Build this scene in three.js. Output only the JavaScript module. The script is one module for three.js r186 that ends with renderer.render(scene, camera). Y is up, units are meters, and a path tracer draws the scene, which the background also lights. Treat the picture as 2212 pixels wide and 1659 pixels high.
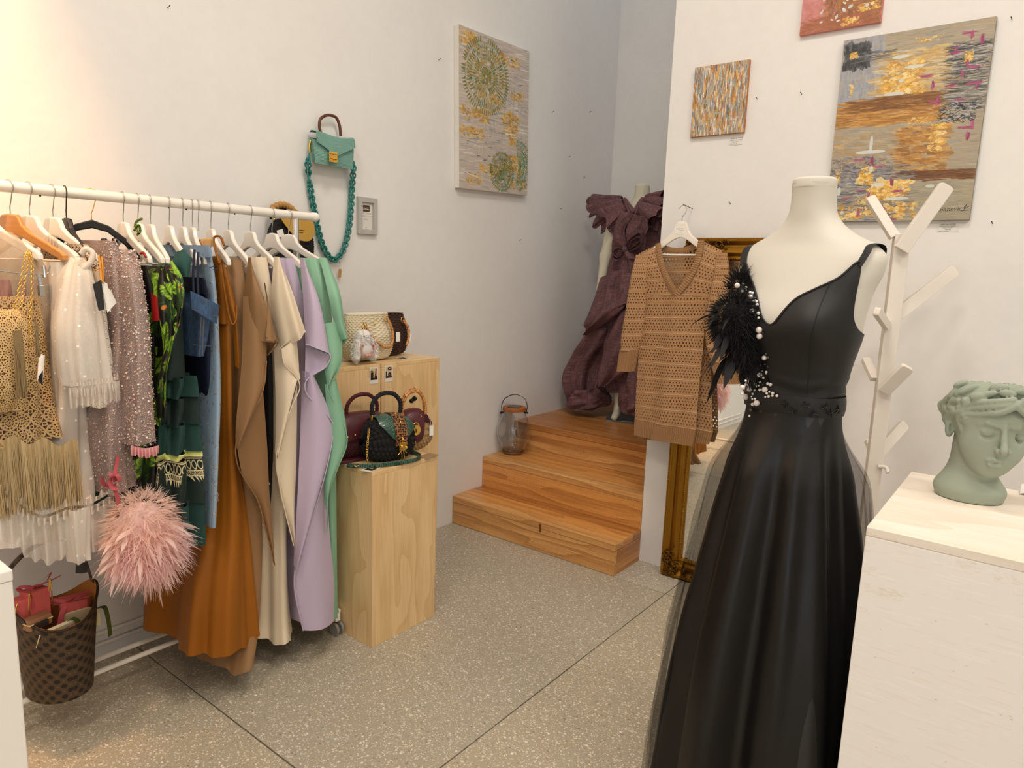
import * as THREE from 'three';
import { mergeGeometries, mergeVertices, toCreasedNormals } from 'three/addons/utils/BufferGeometryUtils.js';
import { RoundedBoxGeometry } from 'three/addons/geometries/RoundedBoxGeometry.js';
import { RectAreaLightUniformsLib } from 'three/addons/lights/RectAreaLightUniformsLib.js';

// ---------------------------------------------------------------- camera, sky, lights, exposure
const scene = new THREE.Scene();
const W = 2212, H = 1659, FOCAL = 1496, EYE = new THREE.Vector3(0, 1.5, 0);
const camera = new THREE.PerspectiveCamera(2 * Math.atan(H / 2 / FOCAL) * 180 / Math.PI, W / H, 0.05, 60);
const rad = (d) => d * Math.PI / 180;
const fwd = new THREE.Vector3(-Math.sin(rad(37.675)) * Math.cos(rad(9.179)), -Math.sin(rad(9.179)), -Math.cos(rad(37.675)) * Math.cos(rad(9.179)));
const right0 = new THREE.Vector3().crossVectors(fwd, new THREE.Vector3(0, 1, 0)).normalize(), up0 = new THREE.Vector3().crossVectors(right0, fwd);
const camRight = right0.clone().multiplyScalar(Math.cos(rad(2))).addScaledVector(up0, Math.sin(rad(2)));
const camUp = up0.clone().multiplyScalar(Math.cos(rad(2))).addScaledVector(right0, -Math.sin(rad(2)));
camera.position.copy(EYE);
camera.setRotationFromMatrix(new THREE.Matrix4().makeBasis(camRight, camUp, fwd.clone().negate()));
camera.updateMatrixWorld();

scene.background = new THREE.Color().setRGB(0.9, 0.95, 1.0).multiplyScalar(2.0);   // bright overcast sky outside the shop window and the skylight

RectAreaLightUniformsLib.init();
const CEIL = 4.3;
const PANELS = [[-0.75, -1.35], [-0.75, 0.75], [1.5, -1.35], [1.5, 0.75]];     // ceiling panels (x, z)
const PANEL = 0.62, PANEL_COLOR = new THREE.Color().setRGB(1.0, 0.9, 0.79), PANEL_POWER = 33;

const renderer = new THREE.WebGLRenderer({ antialias: true });
renderer.toneMapping = THREE.LinearToneMapping;
renderer.toneMappingExposure = 0.83;
renderer.shadowMap.enabled = true;
renderer.shadowMap.type = THREE.PCFSoftShadowMap;

// ---------------------------------------------------------------- helpers
const V = (x, y, z) => new THREE.Vector3(x, y, z);
let seedState = 12345;
const setSeed = (s) => { seedState = (s * 2654435761) >>> 0 || 1; };
const rnd = (a = 1, b) => { seedState = (Math.imul(seedState ^ (seedState >>> 15), 0x2c1b3c6d) + 0x6d2b79f5) >>> 0; let t = seedState; t ^= t >>> 13; t = Math.imul(t, 0x5bd1e995); t ^= t >>> 15; const r = (t >>> 0) / 4294967296; return b === undefined ? r * a : a + r * (b - a); };
const lerp = (a, b, t) => a + (b - a) * t, clamp = (x, a = 0, b = 1) => Math.min(b, Math.max(a, x));
const smooth = (a, b, x) => { const t = clamp((x - a) / (b - a)); return t * t * (3 - 2 * t); };

// measured places: a point of the photograph carried to a plane of the room
const rayTo = (px, py) => fwd.clone().addScaledVector(camRight, (px - W / 2) / FOCAL).addScaledVector(camUp, -(py - H / 2) / FOCAL);
const onAxis = (k, value, px, py) => { const d = rayTo(px, py); return EYE.clone().addScaledVector(d, (value - EYE[k]) / d[k]); };
const onX = (v, px, py) => onAxis('x', v, px, py), onY = (v, px, py) => onAxis('y', v, px, py), onZ = (v, px, py) => onAxis('z', v, px, py);
const onD = (depth, px, py) => EYE.clone().addScaledVector(rayTo(px, py), depth);

const taken = new Map();
function numbered(name) { const n = taken.get(name) || 0; taken.set(name, n + 1); return n ? name + '_' + String(n).padStart(3, '0') : name; }
function thing(name, label, category, pos = [0, 0, 0], turn = 0, group) {
  const o = new THREE.Group(); o.name = numbered(name); scene.add(o);
  if (pos.isVector3) o.position.copy(pos); else o.position.set(...pos);
  o.rotation.y = turn; o.userData = { label, category };
  if (group) o.userData.group = group;
  return o;
}
function merged(geos) {
  geos = (Array.isArray(geos) ? geos : [geos]).flat(3).filter(Boolean);
  if (geos.length === 1) return geos[0];
  return mergeGeometries(geos.map((g) => {
    const q = g.index ? g.toNonIndexed() : g.clone();
    for (const k of Object.keys(q.attributes)) if (!['position', 'normal', 'uv'].includes(k)) q.deleteAttribute(k);
    if (!q.attributes.uv) q.setAttribute('uv', new THREE.Float32BufferAttribute(new Float32Array(q.attributes.position.count * 2), 2));
    if (!q.attributes.normal) q.computeVertexNormals();
    q.morphAttributes = {};
    return q;
  }));
}
function part(name, geos, material, parent, label) {
  const m = new THREE.Mesh(merged(geos), material);
  m.name = name; m.castShadow = m.receiveShadow = true;
  if (label) m.userData.label = label;
  if (parent) parent.add(m); else { m.name = numbered(name); scene.add(m); }
  return m;
}
function solo(name, label, category, geos, material, group) {       // a thing that is one mesh
  const m = part(name, geos, material);
  m.userData = { label, category }; if (group) m.userData.group = group;
  return m;
}
function structure(name, geos, material) { const m = part(name, geos, material); m.userData.kind = 'structure'; return m; }

// --- geometry makers
const at = (g, x = 0, y = 0, z = 0) => (x.isVector3 ? g.translate(x.x, x.y, x.z) : g.translate(x, y, z));
function box(x0, x1, y0, y1, z0, z1) { const g = new THREE.BoxGeometry(x1 - x0, y1 - y0, z1 - z0); boxUv(g); return g.translate((x0 + x1) / 2, (y0 + y1) / 2, (z0 + z1) / 2); }
function rbox(w, h, d, r = 0.004, seg = 2) { const g = new RoundedBoxGeometry(w, h, d, seg, Math.min(r, w / 2 * 0.99, h / 2 * 0.99, d / 2 * 0.99)); boxUv(g); return g; }
function boxUv(g, rot = false) {                                     // uv in metres, by the way each face points
  const p = g.attributes.position, n = g.attributes.normal, uv = new Float32Array(p.count * 2);
  for (let i = 0; i < p.count; i++) {
    const ax = Math.abs(n.getX(i)), ay = Math.abs(n.getY(i)), az = Math.abs(n.getZ(i)), x = p.getX(i), y = p.getY(i), z = p.getZ(i);
    let u, v; if (ax >= ay && ax >= az) { u = z; v = y; } else if (ay >= az) { u = x; v = z; } else { u = x; v = y; }
    uv[2 * i] = rot ? v : u; uv[2 * i + 1] = rot ? u : v;
  }
  g.setAttribute('uv', new THREE.BufferAttribute(uv, 2)); return g;
}
function curve(points, closed = false) { return new THREE.CatmullRomCurve3(points.map((p) => (p.isVector3 ? p : V(...p))), closed, 'centripetal'); }
function tube(points, r = 0.004, seg = 24, rs = 8, closed = false) { return new THREE.TubeGeometry(points.getPoint ? points : curve(points, closed), seg, r, rs, closed); }
function rod(a, b, r = 0.005, rs = 12, r2 = r) {
  a = a.isVector3 ? a : V(...a); b = b.isVector3 ? b : V(...b);
  const d = b.clone().sub(a), L = d.length(), g = new THREE.CylinderGeometry(r2, r, L, rs, 1);
  g.applyQuaternion(new THREE.Quaternion().setFromUnitVectors(V(0, 1, 0), d.normalize()));
  return g.translate((a.x + b.x) / 2, (a.y + b.y) / 2, (a.z + b.z) / 2);
}
function ball(x, y, z, r, ws = 12, hs = 8, s = [1, 1, 1]) { return new THREE.SphereGeometry(r, ws, hs).scale(...s).translate(x, y, z); }
function lathe(profile, seg = 32) { return new THREE.LatheGeometry(profile.map(([r, y]) => new THREE.Vector2(r, y)), seg); }
function slab(shape, depth, bevel = 0, seg = 2) {
  const g = new THREE.ExtrudeGeometry(shape, { depth: depth - 2 * bevel, bevelEnabled: bevel > 0, bevelSize: bevel, bevelThickness: bevel, bevelOffset: -bevel, bevelSegments: seg, curveSegments: 14 });
  return g.translate(0, 0, -depth / 2 + bevel);
}
function outline(points, closedSpline = false) {
  const s = new THREE.Shape(); s.moveTo(...points[0]);
  if (closedSpline) s.splineThru(points.slice(1).concat([points[0]]).map((p) => new THREE.Vector2(...p))); else for (const p of points.slice(1)) s.lineTo(...p);
  return s;
}
// surface over a grid; f(u, v) -> Vector3 (u, v in 0..1); uv in metres measured along the middle lines
function grid(f, nu, nv, closedU = false) {
  const P = [], pos = [], uv = [], idx = [];
  for (let j = 0; j <= nv; j++) { const row = []; for (let i = 0; i <= nu; i++) row.push(f(closedU && i === nu ? 0 : i / nu, j / nv)); P.push(row); }
  const us = [0], vs = [0], mj = nv >> 1, mi = nu >> 1;
  for (let i = 1; i <= nu; i++) us.push(us[i - 1] + P[mj][i].distanceTo(P[mj][i - 1]));
  for (let j = 1; j <= nv; j++) vs.push(vs[j - 1] + P[j][mi].distanceTo(P[j - 1][mi]));
  for (let j = 0; j <= nv; j++) for (let i = 0; i <= nu; i++) { pos.push(P[j][i].x, P[j][i].y, P[j][i].z); uv.push(us[i], vs[nv] - vs[j]); }
  for (let j = 0; j < nv; j++) for (let i = 0; i < nu; i++) { const a = j * (nu + 1) + i, b = a + nu + 1; idx.push(a, b, a + 1, a + 1, b, b + 1); }
  const g = new THREE.BufferGeometry();
  g.setAttribute('position', new THREE.Float32BufferAttribute(pos, 3)); g.setAttribute('uv', new THREE.Float32BufferAttribute(uv, 2)); g.setIndex(idx);
  g.computeVertexNormals();
  if (closedU) { const n = g.attributes.normal; for (let j = 0; j <= nv; j++) { const a = j * (nu + 1), b = a + nu, x = n.getX(a) + n.getX(b), y = n.getY(a) + n.getY(b), z = n.getZ(a) + n.getZ(b), l = Math.hypot(x, y, z) || 1; n.setXYZ(a, x / l, y / l, z / l); n.setXYZ(b, x / l, y / l, z / l); } }
  return g;
}
// a number that changes along t: keys [[t, value...], ...], smooth
function keyed(keys, spline = true) {
  return (t) => {
    let i = 0; while (i < keys.length - 2 && t > keys[i + 1][0]) i++;
    const a = keys[i], b = keys[Math.min(i + 1, keys.length - 1)], s = clamp((t - a[0]) / ((b[0] - a[0]) || 1));
    if (!spline) return a.slice(1).map((v, k) => lerp(v, b[k + 1], s));
    const p = keys[Math.max(i - 1, 0)], q = keys[Math.min(i + 2, keys.length - 1)];
    return a.slice(1).map((v, k) => {
      const d = b[0] - a[0] || 1, m0 = i === 0 ? (b[k + 1] - v) / d : (b[k + 1] - p[k + 1]) / ((b[0] - p[0]) || 1), m1 = q === b ? (b[k + 1] - v) / d : (q[k + 1] - v) / ((q[0] - a[0]) || 1);
      const s2 = s * s, s3 = s2 * s;
      return (2 * s3 - 3 * s2 + 1) * v + (s3 - 2 * s2 + s) * m0 * d + (-2 * s3 + 3 * s2) * b[k + 1] + (s3 - s2) * m1 * d;
    });
  };
}
// smooth skin around a distance field (negative inside)
function skin(field, lo, hi, cell) {
  const n = [0, 1, 2].map((k) => Math.ceil((hi[k] - lo[k]) / cell) + 1), [nx, ny, nz] = n, F = new Float32Array(nx * ny * nz), id = (i, j, k) => i + nx * (j + ny * k);
  for (let k = 0; k < nz; k++) for (let j = 0; j < ny; j++) for (let i = 0; i < nx; i++) F[id(i, j, k)] = field(lo[0] + i * cell, lo[1] + j * cell, lo[2] + k * cell);
  const vert = new Int32Array(nx * ny * nz).fill(-1), pos = [], idx = [];
  for (let k = 0; k < nz - 1; k++) for (let j = 0; j < ny - 1; j++) for (let i = 0; i < nx - 1; i++) {
    let c = 0, x = 0, y = 0, z = 0, m = 0; const f = [];
    for (let q = 0; q < 8; q++) { const v = F[id(i + (q & 1), j + ((q >> 1) & 1), k + (q >> 2))]; f.push(v); if (v < 0) m++; }
    if (m === 0 || m === 8) continue;
    for (let q = 0; q < 8; q++) for (const b of [1, 2, 4]) { if (q & b) continue; const r = q | b; if ((f[q] < 0) === (f[r] < 0)) continue; const t = f[q] / (f[q] - f[r]); x += (q & 1) + (b === 1 ? t : 0); y += ((q >> 1) & 1) + (b === 2 ? t : 0); z += (q >> 2) + (b === 4 ? t : 0); c++; }
    vert[id(i, j, k)] = pos.length / 3; pos.push(lo[0] + (i + x / c) * cell, lo[1] + (j + y / c) * cell, lo[2] + (k + z / c) * cell);
  }
  const quad = (a, b, c, d, flip) => { if (a < 0 || b < 0 || c < 0 || d < 0) return; if (flip) idx.push(a, c, b, a, d, c); else idx.push(a, b, c, a, c, d); };
  for (let k = 1; k < nz - 1; k++) for (let j = 1; j < ny - 1; j++) for (let i = 1; i < nx - 1; i++) {
    const s = F[id(i, j, k)] < 0;
    if (s !== F[id(i + 1, j, k)] < 0) quad(vert[id(i, j - 1, k - 1)], vert[id(i, j, k - 1)], vert[id(i, j, k)], vert[id(i, j - 1, k)], !s);
    if (s !== F[id(i, j + 1, k)] < 0) quad(vert[id(i - 1, j, k - 1)], vert[id(i - 1, j, k)], vert[id(i, j, k)], vert[id(i, j, k - 1)], !s);
    if (s !== F[id(i, j, k + 1)] < 0) quad(vert[id(i - 1, j - 1, k)], vert[id(i, j - 1, k)], vert[id(i, j, k)], vert[id(i - 1, j, k)], !s);
  }
  const g = new THREE.BufferGeometry(); g.setAttribute('position', new THREE.Float32BufferAttribute(pos, 3)); g.setIndex(idx); g.computeVertexNormals();
  const uv = new Float32Array(pos.length / 3 * 2); for (let i = 0; i < pos.length / 3; i++) { uv[2 * i] = pos[3 * i] + pos[3 * i + 2]; uv[2 * i + 1] = pos[3 * i + 1]; }
  g.setAttribute('uv', new THREE.BufferAttribute(uv, 2));
  return g;
}
const smin = (a, b, k) => { const h = clamp(0.5 + 0.5 * (b - a) / k); return lerp(b, a, h) - k * h * (1 - h); };
const sdEll = (x, y, z, c, r) => { const a = (x - c[0]) / r[0], b = (y - c[1]) / r[1], d = (z - c[2]) / r[2], k0 = Math.hypot(a, b, d), k1 = Math.hypot(a / r[0], b / r[1], d / r[2]); return k1 < 1e-9 ? -Math.min(...r) : k0 * (k0 - 1) / k1; };
const sdCap = (x, y, z, a, b, ra, rb) => { const bx = b[0] - a[0], by = b[1] - a[1], bz = b[2] - a[2], px = x - a[0], py = y - a[1], pz = z - a[2], h = clamp((px * bx + py * by + pz * bz) / (bx * bx + by * by + bz * bz)); return Math.hypot(px - bx * h, py - by * h, pz - bz * h) - lerp(ra, rb, h); };

// --- noise and textures
const hash2 = (x, y, s) => { let h = Math.imul(x, 374761393) + Math.imul(y, 668265263) + Math.imul(s, 1442695041) | 0; h = Math.imul(h ^ (h >>> 13), 1274126177); h ^= h >>> 16; return (h >>> 0) / 4294967296; };
function vnoise(x, y, px = 0, py = 0, s = 0) {                       // value noise, repeating every px, py cells
  const xi = Math.floor(x), yi = Math.floor(y), fx = x - xi, fy = y - yi, u = fx * fx * (3 - 2 * fx), v = fy * fy * (3 - 2 * fy);
  const m = (a, n) => (n ? ((a % n) + n) % n : a), x0 = m(xi, px), x1 = m(xi + 1, px), y0 = m(yi, py), y1 = m(yi + 1, py);
  return lerp(lerp(hash2(x0, y0, s), hash2(x1, y0, s), u), lerp(hash2(x0, y1, s), hash2(x1, y1, s), u), v);
}
function fbm(x, y, px, py, s = 0, oct = 4) { let a = 0, w = 0.5, t = 0; for (let o = 0; o < oct; o++) { a += w * vnoise(x, y, px, py, s + o * 17); t += w; x *= 2; y *= 2; px *= 2; py *= 2; w *= 0.5; } return a / t; }
const n3 = (x, y, z) => vnoise(x + z * 0.73, y - z * 0.51, 0, 0, 5) * 0.5 + vnoise(y + x * 0.31 + 7.7, z + x * 0.57, 0, 0, 9) * 0.5;
function dataTex(w, h, f, srgb = true, repeat = [1, 1]) {            // f(u, v) -> [r, g, b, a] in 0..255
  const d = new Uint8Array(w * h * 4);
  for (let j = 0; j < h; j++) for (let i = 0; i < w; i++) { const c = f(i / w, j / h, i, j), k = 4 * (j * w + i); d[k] = clamp(c[0], 0, 255); d[k + 1] = clamp(c[1], 0, 255); d[k + 2] = clamp(c[2], 0, 255); d[k + 3] = c.length > 3 ? clamp(c[3], 0, 255) : 255; }
  return finishTex(new THREE.DataTexture(d, w, h), srgb, repeat);
}
function finishTex(t, srgb, repeat) {
  t.wrapS = t.wrapT = THREE.RepeatWrapping; t.magFilter = THREE.LinearFilter; t.minFilter = THREE.LinearFilter; t.repeat.set(...repeat);
  if (srgb) t.colorSpace = THREE.SRGBColorSpace; t.needsUpdate = true; return t;
}
function canvasTex(w, h, draw, srgb = true, repeat = [1, 1]) { const c = document.createElement('canvas'); c.width = w; c.height = h; draw(c.getContext('2d'), w, h); return finishTex(new THREE.CanvasTexture(c), srgb, repeat); }
const grey = (f) => (u, v, i, j) => { const g = 255 * f(u, v, i, j); return [g, g, g]; };
const std = (color, roughness = 0.7, extra = {}) => new THREE.MeshStandardMaterial({ color, roughness, side: THREE.DoubleSide, ...extra });
const phys = (color, roughness = 0.5, extra = {}) => new THREE.MeshPhysicalMaterial({ color, roughness, side: THREE.DoubleSide, ...extra });
function tint(m, color) { const c = m.clone(); c.color.set(color); return c; }

// ---------------------------------------------------------------- surfaces
setSeed(7);
function woodTex(w, h, dark, light, { rings = 5, warp = 1.6, pores = 0.25, s = 1 } = {}) {   // grain runs along u
  return dataTex(w, h, (u, v) => {
    const q = v * rings + warp * fbm(u * 2, v * 4, 2, 4, s, 3), ring = q - Math.floor(q), band = Math.pow(ring, 1.6) * (0.6 + 0.4 * vnoise(u * 3, v * 9, 3, 9, s + 3));
    const fine = fbm(u * 10, v * 120, 10, 120, s + 5, 2), pore = vnoise(u * 60, v * 420, 60, 420, s + 8);
    let t = 0.45 * (1 - band) + 0.35 * fine + 0.2 * fbm(u * 3, v * 12, 3, 12, s + 11, 2);
    t -= pores * smooth(0.72, 0.95, pore);
    return [0, 1, 2].map((k) => lerp(dark[k], light[k], clamp(t * 1.25)));
  });
}
const T = {};
T.oak = woodTex(1024, 512, [160, 104, 52], [232, 177, 110], { rings: 6, warp: 2.2, pores: 0.3, s: 2 }); T.oak.repeat.set(1 / 1.1, 1 / 0.42);
T.birch = woodTex(1024, 512, [206, 163, 108], [236, 205, 155], { rings: 2, warp: 3.6, pores: 0.03, s: 21 }); T.birch.repeat.set(1 / 0.9, 1 / 0.45);
T.plaster = dataTex(512, 512, grey((u, v) => 0.5 * fbm(u * 40, v * 40, 40, 40, 3, 3) + 0.5 * fbm(u * 9, v * 9, 9, 9, 8, 3)), false); T.plaster.repeat.set(0.9, 0.9);
T.wallTone = dataTex(512, 512, (u, v) => { const t = fbm(u * 5, v * 5, 5, 5, 31, 5), s = fbm(u * 50, v * 50, 50, 50, 37, 2), k = 236 + 8 * (t - 0.5) + 3 * (s - 0.5); return [k, k - 1.5 + 2 * (t - 0.5), k - 4]; }); T.wallTone.repeat.set(0.55, 0.55);
T.terrazzo = canvasTex(1536, 1536, (c, w) => {
  c.fillStyle = 'rgb(180,172,156)'; c.fillRect(0, 0, w, w);
  setSeed(41);
  const tones = ['232,226,212', '244,241,233', '212,203,185', '238,233,222', '160,150,132', '250,248,243', '172,156,128', '196,168,126', '140,132,118'];
  for (let k = 0; k < 44000; k++) {
    const x = rnd(w), y = rnd(w), r = rnd() < 0.08 ? rnd(4, 6.5) : rnd(1.2, 3.8), t = tones[Math.min(tones.length - 1, Math.floor(Math.pow(rnd(), 1.5) * tones.length))];
    c.fillStyle = `rgba(${t},${rnd(0.6, 1)})`;
    const n = 5 + Math.floor(rnd(3)), a0 = rnd(6.28), e = rnd(0.6, 1);
    for (const [ox, oy] of [[0, 0], [w, 0], [0, w], [-w, 0], [0, -w]]) {
      if ((ox > 0 && x > 8) || (ox < 0 && x < w - 8) || (oy > 0 && y > 8) || (oy < 0 && y < w - 8)) continue;
      c.beginPath(); for (let q = 0; q < n; q++) { const a = a0 + q * 6.283 / n, rr = r * (0.75 + 0.35 * hash2(k, q, 3)); c.lineTo(x + ox + Math.cos(a) * rr, y + oy + Math.sin(a) * rr * e); } c.closePath(); c.fill();
    }
  }
  for (let k = 0; k < 260; k++) { c.fillStyle = `rgba(${rnd() < 0.5 ? '176,132,84' : '112,104,94'},0.5)`; c.beginPath(); c.arc(rnd(w), rnd(w), rnd(1.5, 4), 0, 7); c.fill(); }
}); T.terrazzo.repeat.set(1 / 1.35, 1 / 1.35);
T.terrTone = dataTex(256, 256, grey((u, v) => 0.3 + 0.35 * fbm(u * 6, v * 6, 6, 6, 77, 4)), false); T.terrTone.repeat.set(1 / 1.35, 1 / 1.35);
T.weave = dataTex(128, 128, grey((u, v) => 0.5 + 0.25 * Math.sin(u * 6.2832 * 32) + 0.25 * Math.sin(v * 6.2832 * 32)), false); T.weave.repeat.set(22, 22);

const MAT = {
  wall: std(0xffffff, 0.86, { map: T.wallTone, bumpMap: T.plaster, bumpScale: 0.0016 }),
  ceiling: std(0xf1efe9, 0.9),
  terrazzo: std(0xffffff, 0.42, { map: T.terrazzo, roughnessMap: null }),
  joint: std(0x55504a, 0.9),
  oak: phys(0xffffff, 0.36, { map: T.oak, clearcoat: 0.25, clearcoatRoughness: 0.3, bumpMap: T.oak, bumpScale: 0.0003 }),
  birch: phys(0xffffff, 0.45, { map: T.birch, clearcoat: 0.12, clearcoatRoughness: 0.35 }),
  whitePaint: std(0xf3efe8, 0.5, { bumpMap: T.plaster, bumpScale: 0.0006 }),
  whiteGloss: phys(0xf1ebe0, 0.32, { clearcoat: 0.3, clearcoatRoughness: 0.2 }),
  chrome: std(0xd8d8d8, 0.12, { metalness: 1 }),
  steel: std(0xb9b9b6, 0.25, { metalness: 1 }),
  gold: std(0xe6bd62, 0.22, { metalness: 1 }),
  darkMetal: std(0x2e2b29, 0.45, { metalness: 0.7 }),
  black: std(0x0d0d0e, 0.5),
  paper: std(0xf2f0ea, 0.75),
};
MAT.oaks = [MAT.oak, tint(MAT.oak, 0xe9d9c4), tint(MAT.oak, 0xfff0d8), tint(MAT.oak, 0xd9c2a6)];
const nudge = (g, du, dv) => { const a = g.attributes.uv; for (let i = 0; i < a.count; i++) a.setXY(i, a.getX(i) + du, a.getY(i) + dv); return g; };

// ---------------------------------------------------------------- the room
const XW = -2.697, ZR = -3.223, ZB = -4.61, XE = -1.587, XR = 3.3, ZF = 3.4, TH = 0.2, PLAT = 0.544;
structure('wall_left', box(XW - TH, XW, -0.2, CEIL + 0.2, ZB - TH, ZF + TH), MAT.wall);
structure('wall_back', box(XW, -0.4, -0.2, CEIL + 0.2, ZB - TH, ZB), MAT.wall);
structure('wall_right', box(XE, XR + TH, -0.2, CEIL + 0.2, ZR - TH, ZR), MAT.wall);
structure('wall_recess', box(-0.6, -0.4, -0.2, CEIL + 0.2, ZB, ZR - TH), MAT.wall);
structure('wall_side', box(XR, XR + TH, -0.2, CEIL + 0.2, ZR, ZF + TH), MAT.wall);
structure('wall_front', [box(XW, 0.1, -0.2, CEIL + 0.2, ZF, ZF + TH), box(2.9, XR, -0.2, CEIL + 0.2, ZF, ZF + TH), box(0.1, 2.9, 3.3, CEIL + 0.2, ZF, ZF + TH), box(0.1, 2.9, -0.2, 0.25, ZF, ZF + TH)], MAT.wall);
{ // shop window: frame and panes
  const g = new THREE.Group(); g.name = 'window_1'; g.userData.kind = 'structure'; scene.add(g);
  const z = ZF + 0.08, f = (a, b, c, d) => box(a, b, c, d, z - 0.03, z + 0.03);
  part('window_frame', [f(0.1, 0.16, 0.25, 3.3), f(2.84, 2.9, 0.25, 3.3), f(0.16, 2.84, 3.24, 3.3), f(0.16, 2.84, 0.25, 0.31), f(1.47, 1.53, 0.31, 3.24)], std(0x3b3d40, 0.5, { metalness: 0.6 }), g);
  const glass = phys(0xffffff, 0.02, { transmission: 1, thickness: 0, ior: 1.5 });
  part('pane', box(0.16, 1.47, 0.31, 3.24, z - 0.004, z + 0.004), glass, g); part('pane', box(1.53, 2.84, 0.31, 3.24, z - 0.004, z + 0.004), glass, g);
}
structure('ceiling', [box(XW, XR, CEIL, CEIL + 0.2, ZR, ZF), box(XW, XE, CEIL, CEIL + 0.2, ZR - TH, ZR),
  box(XW, -0.6, CEIL, CEIL + 0.2, ZB, -4.25), box(XE, -0.6, CEIL, CEIL + 0.2, -3.44, ZR - TH), box(XW, XE, CEIL, CEIL + 0.2, -3.44, ZR - TH), box(XW, -2.45, CEIL, CEIL + 0.2, -4.25, -3.44), box(-0.9, -0.6, CEIL, CEIL + 0.2, -4.25, -3.44)], MAT.ceiling);
{ // terrazzo floor of cast slabs with open joints
  const g = new THREE.Group(); g.name = 'floor'; g.userData.kind = 'structure'; scene.add(g);
  part('joint_bed', box(XW, XR, -0.2, -0.006, ZB, ZF), MAT.joint, g);
  const xs = [XW, -1.302, 0.536, 2.374, XR], zs = [ZB, -2.948, -1.11, 0.728, 2.566, ZF];
  for (let i = 0; i < xs.length - 1; i++) for (let j = 0; j < zs.length - 1; j++) {
    const b = rbox(xs[i + 1] - xs[i] - 0.005, 0.03, zs[j + 1] - zs[j] - 0.005, 0.002, 1); nudge(b, rnd(3), rnd(3));
    part('slab', b.translate((xs[i] + xs[i + 1]) / 2, -0.015, (zs[j] + zs[j + 1]) / 2), tint(MAT.terrazzo, ['#ffffff', '#f4f2ec', '#fbf7ee'][(i + j) % 3]), g);
  }
}
for (const [x, z] of PANELS) { // ceiling light panels
  const t = thing('ceiling_light', 'square white ceiling light panel above the shop floor', 'ceiling light', [x, CEIL, z], 0, 'ceiling light panels');
  const h = PANEL / 2 + 0.02;
  part('frame', [box(-h, h, -0.05, 0, -h, -h + 0.02), box(-h, h, -0.05, 0, h - 0.02, h), box(-h, -h + 0.02, -0.05, 0, -h + 0.02, h - 0.02), box(h - 0.02, h, -0.05, 0, -h + 0.02, h - 0.02)], MAT.whitePaint, t);
  part('diffuser', box(-PANEL / 2, PANEL / 2, -0.04, -0.002, -PANEL / 2, PANEL / 2), std(0xffffff, 0.6, { emissive: PANEL_COLOR, emissiveIntensity: 3 }), t);
  const l = new THREE.RectAreaLight(PANEL_COLOR, PANEL_POWER, PANEL, PANEL); l.position.set(0, -0.045, 0); l.rotation.x = -Math.PI / 2; t.add(l);
}
{ // wall-washer spot high on the left, whose warm cone falls on the left wall outside the frame
  const t = thing('spotlight', 'small black ceiling spotlight aimed at the left wall', 'spotlight', [-1.75, CEIL, -0.1]);
  part('mount', [lathe([[0, -0.0], [0.05, 0], [0.05, -0.02], [0, -0.02]], 24), rod([0, -0.02, 0], [0, -0.12, 0], 0.008)], MAT.black, t);
  const head = new THREE.CylinderGeometry(0.045, 0.045, 0.14, 24, 1, true).rotateZ(-0.45).translate(-0.02, -0.18, 0);
  part('head', head, MAT.black, t);
  part('bulb', ball(-0.045, -0.235, 0, 0.03), std(0xffffff, 0.5, { emissive: 0xffc98a, emissiveIntensity: 6 }), t);
  const l = new THREE.SpotLight(0xffc080, 60, 0, 0.42, 0.9, 2); l.position.set(-0.06, -0.26, 0); l.castShadow = true; l.shadow.radius = 2; t.add(l); l.target.position.set(-0.95, -2.35, -0.15); t.add(l.target);
}
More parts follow.
